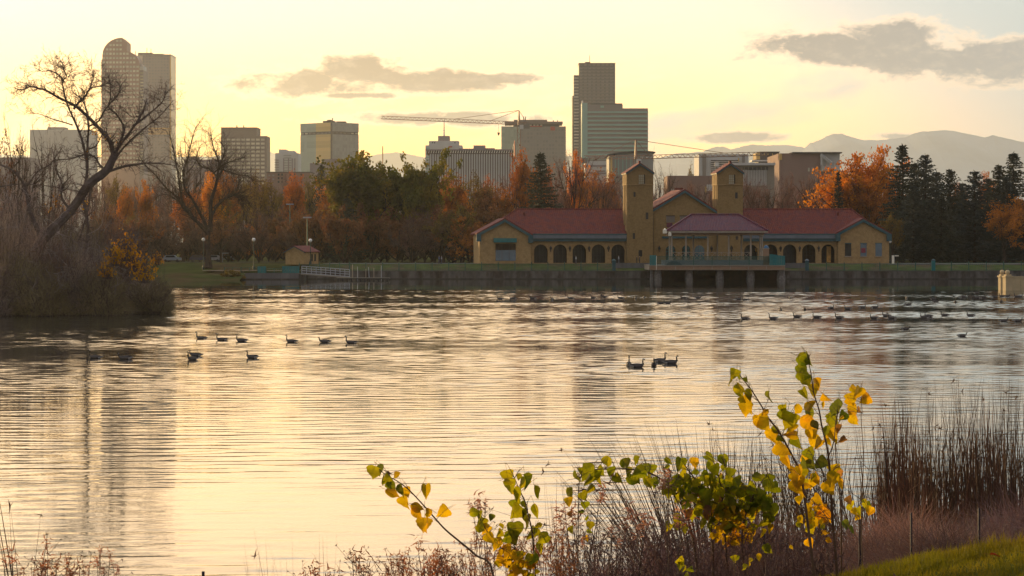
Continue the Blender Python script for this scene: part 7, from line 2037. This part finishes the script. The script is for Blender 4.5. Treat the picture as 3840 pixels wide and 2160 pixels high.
# S6: tallest stem
sapling('tallest upright sapling with green and gold leaves, right one of the tall pair', 14.7,
  [([B6(1790, 1440), B6(1770, 1200), B6(1750, 1000), B6(1735, 800), B6(1715, 640), B6(1690, 500), B6(1670, 400), B6(1640, 290), B6(1620, 180), B6(1608, 90), B6(1612, 45)], 13, 2.4), ([B6(1745, 900), B6(1700, 800), B6(1640, 700), B6(1600, 650)], 4, 1.6), ([B6(1760, 1150), B6(1690, 1040), B6(1600, 950)], 4, 1.6), ([B6(1725, 720), B6(1760, 600), B6(1780, 480), B6(1800, 370)], 5, 1.8)],
  LV(B6, 1.685, [(1580, 85, 95, 'gr'), (1600, 80, 90, 'gr'), (1568, 150, 90, 'gr'), (1575, 180, 90, 'gr'), (1595, 215, 75, 'gr'), (1600, 280, 95, 'ye'), (1590, 310, 90, 'gr'), (1655, 235, 80, 'ye'), (1675, 320, 80, 'ye'), (1700, 370, 50, 'or'), (1628, 375, 80, 'ye'), (1612, 425, 85, 'gr'), (1600, 480, 120, 'or'), (1630, 490, 70, 'dk'), (1655, 540, 95, 'ye'), (1650, 600, 105, 'ye'), (1675, 635, 100, 'ye'), (1715, 530, 70, 'gr'), (1620, 560, 80, 'ye'),
    (1610, 680, 85, 'gr'), (1590, 700, 70, 'ye'), (1560, 740, 75, 'dk'), (1615, 745, 80, 'dk'), (1690, 730, 85, 'dk'), (1760, 790, 90, 'ye'), (1785, 770, 70, 'ye'), (1755, 840, 95, 'ye'), (1735, 890, 85, 'ye'), (1800, 870, 85, 'ye'), (1660, 840, 95, 'ye'), (1655, 870, 80, 'or'), (1580, 970, 85, 'ye'), (1665, 970, 75, 'ye'), (1600, 1020, 60, 'ye'), (1695, 1070, 95, 'or'), (1580, 1090, 70, 'yg'), (1550, 1130, 60, 'yg'), (1640, 1130, 80, 'ye'), (1620, 1160, 60, 'yg'), (1720, 1180, 60, 'or'), (1735, 1220, 50, 'or'), (1610, 1240, 55, 'or'), (1820, 810, 60, 'br')]), 6,
  [(*B6(1640, 1080), 60, 60, 16, 34, ('ye', 'yg', 'ye', 'or')), (*B6(1570, 830), 30, 40, 8, 40, ('ye', 'yg'))])
sapling('short dark green leafy stem just right of the tallest sapling', 14.9,
  [([B6(1810, 1440), B6(1800, 1000), B6(1780, 700), B6(1770, 560), B6(1785, 450), B6(1805, 355)], 7, 2)],
  LV(B6, 1.685, [(1790, 365, 75, 'dk'), (1775, 380, 60, 'dk'), (1765, 410, 75, 'dk'), (1812, 440, 70, 'gr'), (1750, 470, 75, 'gr'), (1745, 445, 60, 'gr'), (1800, 450, 50, 'ye'), (1755, 500, 65, 'gr'), (1815, 520, 70, 'br'), (1765, 570, 100, 'ye'), (1745, 600, 75, 'ye'), (1725, 580, 60, 'ye'), (1830, 600, 60, 'br'), (1775, 545, 70, 'ye')]), 7)
sapling('slender sapling with orange leaves at its tip, rightmost of the tall ones', 15.2,
  [([B6(1940, 1440), B6(1945, 1000), B6(1945, 700), B6(1940, 450), B6(1932, 255)], 5, 1.6), ([B6(1942, 420), B6(1950, 340), B6(1962, 310)], 1.8, 1.2)],
  LV(B6, 1.685, [(1900, 272, 80, 'ye'), (1915, 290, 75, 'ye'), (1880, 330, 80, 'ye'), (1885, 355, 75, 'or'), (1882, 385, 75, 'ye'), (1878, 425, 85, 'or'), (1885, 465, 75, 'ye'), (1963, 335, 75, 'or'), (1926, 400, 60, 'br')]), 8)
sapling('small low sapling with bright little leaves beside the thick fence post', 16.0,
  [([B7(470, 1440), B7(480, 1200), B7(470, 1050), B7(500, 960)], 4, 1.5), ([B7(480, 1150), B7(520, 1050), B7(545, 980)], 2.5, 1.2), ([B7(475, 1100), B7(430, 1000), B7(405, 940)], 2.5, 1.2)],
  LV(B7, 1.811, [(405, 938, 60, 'br'), (412, 985, 55, 'yg'), (440, 1015, 55, 'ye'), (478, 1010, 60, 'yg'), (510, 955, 55, 'yg'), (530, 970, 50, 'gr'), (545, 1005, 60, 'or'), (465, 1050, 50, 'ye'), (500, 975, 45, 'yg'), (430, 960, 40, 'yg'), (400, 1130, 60, 'dk'), (380, 1100, 60, 'dk')]), 9)
sapling('tiny yellow-green sapling at the bottom edge right of the centre', 13.8,
  [([B6(800, 1480), B6(805, 1400), B6(800, 1345)], 3, 1.5), ([B6(1330, 1440), B6(1335, 1340), B6(1340, 1260)], 3, 1.5), ([B6(1140, 1440), B6(1135, 1350)], 3, 1.4), ([B6(1220, 1440), B6(1225, 1370)], 3, 1.4)],
  LV(B6, 1.685, [(800, 1360, 55, 'yg'), (790, 1385, 50, 'gr'), (815, 1400, 55, 'yg'), (850, 1410, 45, 'gr'), (835, 1440, 50, 'yg'), (1335, 1275, 60, 'gr'), (1350, 1285, 50, 'gr'), (1290, 1330, 50, 'ye'), (1130, 1345, 50, 'yg'), (1150, 1335, 45, 'gr'), (1225, 1370, 60, 'ye'), (1200, 1395, 55, 'yg'), (1240, 1350, 45, 'yg'), (1490, 1265, 30, 'ye')]), 10)

# ================================================================== DRY WEEDS with tufted heads
M_head = leafmat('tan_pink_seed_head', (0.42, 0.24, 0.18), (0.34, 0.17, 0.11), 0.45, (1.2, .95, .75), 5.0)
M_heado = leafmat('rusty_seed_head', (0.34, 0.15, 0.07), (0.22, 0.10, 0.06), 0.45, (1.25, .9, .6), 5.0)
M_wstem = mat('weed_stem', (0.12, 0.075, 0.06), 0.8, 0.2, 6.0)
def head_mesh(seed, m, n=26, L0=0.035, L1=0.075):
    rng = random.Random(seed); mb = MB()
    for i in range(n):
        p = Vector((rng.gauss(0, .012), rng.gauss(0, .012), rng.uniform(-.05, .04))); d = (rv(rng) + Vector((0, 0, .45))).normalized()
        curved_blade(mb, p, d, rng.uniform(L0, L1), 0.009, rng, 1.4, 3)
    return mb.mesh('seed_head', m)
HM = [head_mesh(1, M_head), head_mesh(2, M_heado), head_mesh(3, M_head, 18), head_mesh(4, M_heado, 16)]
def weed(label, heads, base_u, Y, seed, group=None, n_twig=14):
    """heads: (u, v, size px, kind)"""
    rng = random.Random(seed); o0 = P(base_u, 0, Y); org = Vector((o0.x, Y, bank_z(o0.x, Y) - 0.03)); root = thing('dry_weed', label, 'weed', org, 0, group); mb = MB()
    for (u, v, s, kd) in heads:
        p = P(u, v, Y + rng.uniform(-.15, .15)); b_ = org + Vector((rng.uniform(-.05, .05), 0, 0)); c = b_.lerp(p, 0.55); c.x = b_.x + (p.x - b_.x) * 0.3
        pts = [((1 - t) ** 2) * b_ + 2 * t * (1 - t) * c + t * t * p + Vector((rng.gauss(0, .004), 0, 0)) for t in (0, .2, .4, .6, .8, .92, 1.0)]
        mb.tube(pts, [.0045, .004, .0036, .003, .0024, .002, .0015], 4, cap=False)
        inst('seed_head', HM[kd], p - org, root, rz=rng.uniform(0, 6), sc=(s / 50,) * 3)
        for i in range(n_twig // 2):
            q = pts[rng.randint(3, 5)]; d = Vector((rng.uniform(-1, 1), rng.uniform(-.5, .5), rng.uniform(0.1, 1.0))).normalized(); L_ = rng.uniform(.05, .16)
            e = q + d * L_; mb.tube([q, q.lerp(e, .5) + Vector((0, 0, -.006)), e], [.0016, .0013, .0008], 3, cap=False)
            for _ in range(4): blade(mb, e, rv(rng), rng.uniform(.008, .022), .006, rng)
    mb.build('stems', M_wstem, root, org); return root
weed('dry weed with a curled tan head below the long arching branch', [(*B5(720, 945), 55, 0), (*B5(790, 1190), 40, 1), (*B5(880, 1070), 50, 1)], 1600, 14.6, 1)
weed('dry weed with two small heads at the bottom middle', [(*B5(505, 1105), 34, 1), (*B5(560, 1080), 30, 1)], 1545, 14.6, 2)
weed('dark spiky dry weed at the bottom, left of the two-headed weed', [(*B5(120, 1080), 46, 3), (*B5(170, 1180), 46, 3), (*B5(215, 1230), 42, 1)], 1395, 14.4, 3)
weed('tall weed with spiky orange-tan head beside the yellow-green sapling', [(*B5(1340, 520), 60, 0), (*B5(1260, 590), 36, 1), (*B5(1400, 560), 34, 2)], 1870, 14.7, 4)
weed('dense brown dry weed at the bottom before the arching branch', [(*B5(940, 1080), 60, 1), (*B5(1020, 1190), 60, 3), (*B5(900, 1170), 50, 3), (*B5(1080, 1240), 50, 1), (*B5(860, 1240), 50, 3)], 1660, 14.3, 5, n_twig=30)
weed('pale pink weed heads left of the hanging green twig', [(*B6(30, 1030), 60, 0), (*B6(55, 1110), 58, 0), (*B6(20, 1140), 40, 2)], 2120, 15.2, 6)
weed('pale weed heads just below the drooping green branch', [(*B6(295, 925), 62, 0), (*B6(105, 1050), 50, 1), (*B6(130, 1080), 45, 1)], 2190, 15.2, 7)
weed('large pinkish weed heads in front of the dense bush, left side', [(*B6(490, 1030), 64, 0), (*B6(590, 1070), 70, 0), (*B6(445, 1110), 44, 1), (*B6(560, 1110), 50, 2), (*B6(520, 1160), 45, 2)], 2400, 15.0, 8)
weed('tan weed heads in front of the dense bush, middle', [(*B6(680, 840), 60, 0), (*B6(720, 825), 55, 2), (*B6(790, 1080), 70, 0), (*B6(855, 1120), 55, 1), (*B6(830, 940), 45, 2)], 2520, 14.6, 9)
weed('small weed heads low between the hanging twig and the dense bush', [(*B6(365, 1160), 36, 2), (*B6(400, 1240), 36, 2), (*B6(35, 1295), 30, 2), (*B6(180, 1235), 36, 2)], 2280, 14.8, 10)
weed('bottom left weed with an orange bud above brown tufts', [(176, 2035, 34, 1), (170, 2095, 56, 1), (150, 2130, 60, 0), (200, 2140, 50, 3), (215, 2110, 36, 1)], 175, 14.2, 11, n_twig=20)
weed('bottom left weed with brown curled heads right of the orange bud', [(260, 2125, 44, 3), (265, 2150, 44, 1), (300, 2120, 36, 3), (250, 2090, 26, 1)], 265, 14.3, 12)
weed('weed in the bottom left corner with one rusty head', [(42, 2080, 52, 1), (20, 2105, 30, 2), (70, 2150, 40, 0)], 50, 14.4, 13)
weed('nodding weed with drooping spikelets at the bottom left', [(365, 2110, 40, 2), (372, 2070, 26, 2), (378, 2055, 24, 1), (412, 2075, 26, 1), (424, 2110, 26, 2), (440, 2140, 40, 2), (330, 2130, 40, 2), (390, 2130, 36, 0)], 395, 14.2, 14, n_twig=6)
weed('brown feathery weed at the bottom, right of the short post', [(1140, 2140, 40, 3), (1180, 2125, 50, 1), (1240, 2145, 44, 3), (1270, 2155, 40, 1)], 1200, 14.3, 15, n_twig=24)
weed('thin dark-tipped weed beside the spiky weed at the bottom', [(1330, 2080, 44, 3), (1345, 2110, 40, 3), (1315, 2065, 26, 3)], 1350, 14.5, 16)
# fine twiggy growth along the bottom edge
def twig_mass(label, u0, u1, v0, v1, Y, n, m, seed):
    rng = random.Random(seed); mb = MB()
    for i in range(n):
        u = rng.uniform(u0, u1); Yt = Y + rng.uniform(-.5, .5); p = P(u, rng.uniform(v0 + 60, v1 + 110), Yt); d = Vector((rng.gauss(0, .45), rng.gauss(0, .3), 1))
        pts, _ = path(rng, p, d, rng.uniform(.07, .17), 5, .3, 0); r = rng.uniform(.0012, .0026); mb.tube(pts, [r, r, r * .8, r * .7, r * .5, r * .3], 3, cap=False)
        for q in pts[2:]:
            for _ in range(3): curved_blade(mb, q, rv(rng), rng.uniform(.012, .035), .006, rng, 1.0, 2)
    for i in range(n // 8):
        u = rng.uniform(u0, u1); Yt = Y + rng.uniform(-.5, .5); b_ = P(u, 2200, Yt); b_.z = bank_z(b_.x, Yt); e = P(u + rng.gauss(0, 50), rng.uniform(v0, v1), Yt)
        mb.tube([b_, b_.lerp(e, .5) + Vector((rng.gauss(0, .02), 0, 0)), e], [.003, .0025, .0012], 3, cap=False)
    tag(mb.build('twiggy_weeds', m), label, 'weeds', kind='stuff')
twig_mass('fine brown twiggy weeds along the bottom edge, left of the yellow-green sapling', 1430, 1780, 2075, 2150, 14.6, 170, M_heado, 1)
twig_mass('fine reddish twiggy weeds at the foot of the yellow-green sapling', 1780, 2150, 1990, 2140, 14.9, 240, M_heado, 2)
twig_mass('dark twiggy weeds at the bottom between the weeds and the dense bush', 2130, 2500, 1980, 2140, 15.3, 260, M_dryd, 3)
twig_mass('brown twiggy weeds at the bottom under the dense bush', 2450, 3150, 1980, 2140, 15.0, 650, M_dryd, 4)
twig_mass('sparse twigs and seed stalks at the bottom left corner', 90, 330, 2110, 2150, 14.5, 30, M_heado, 5)
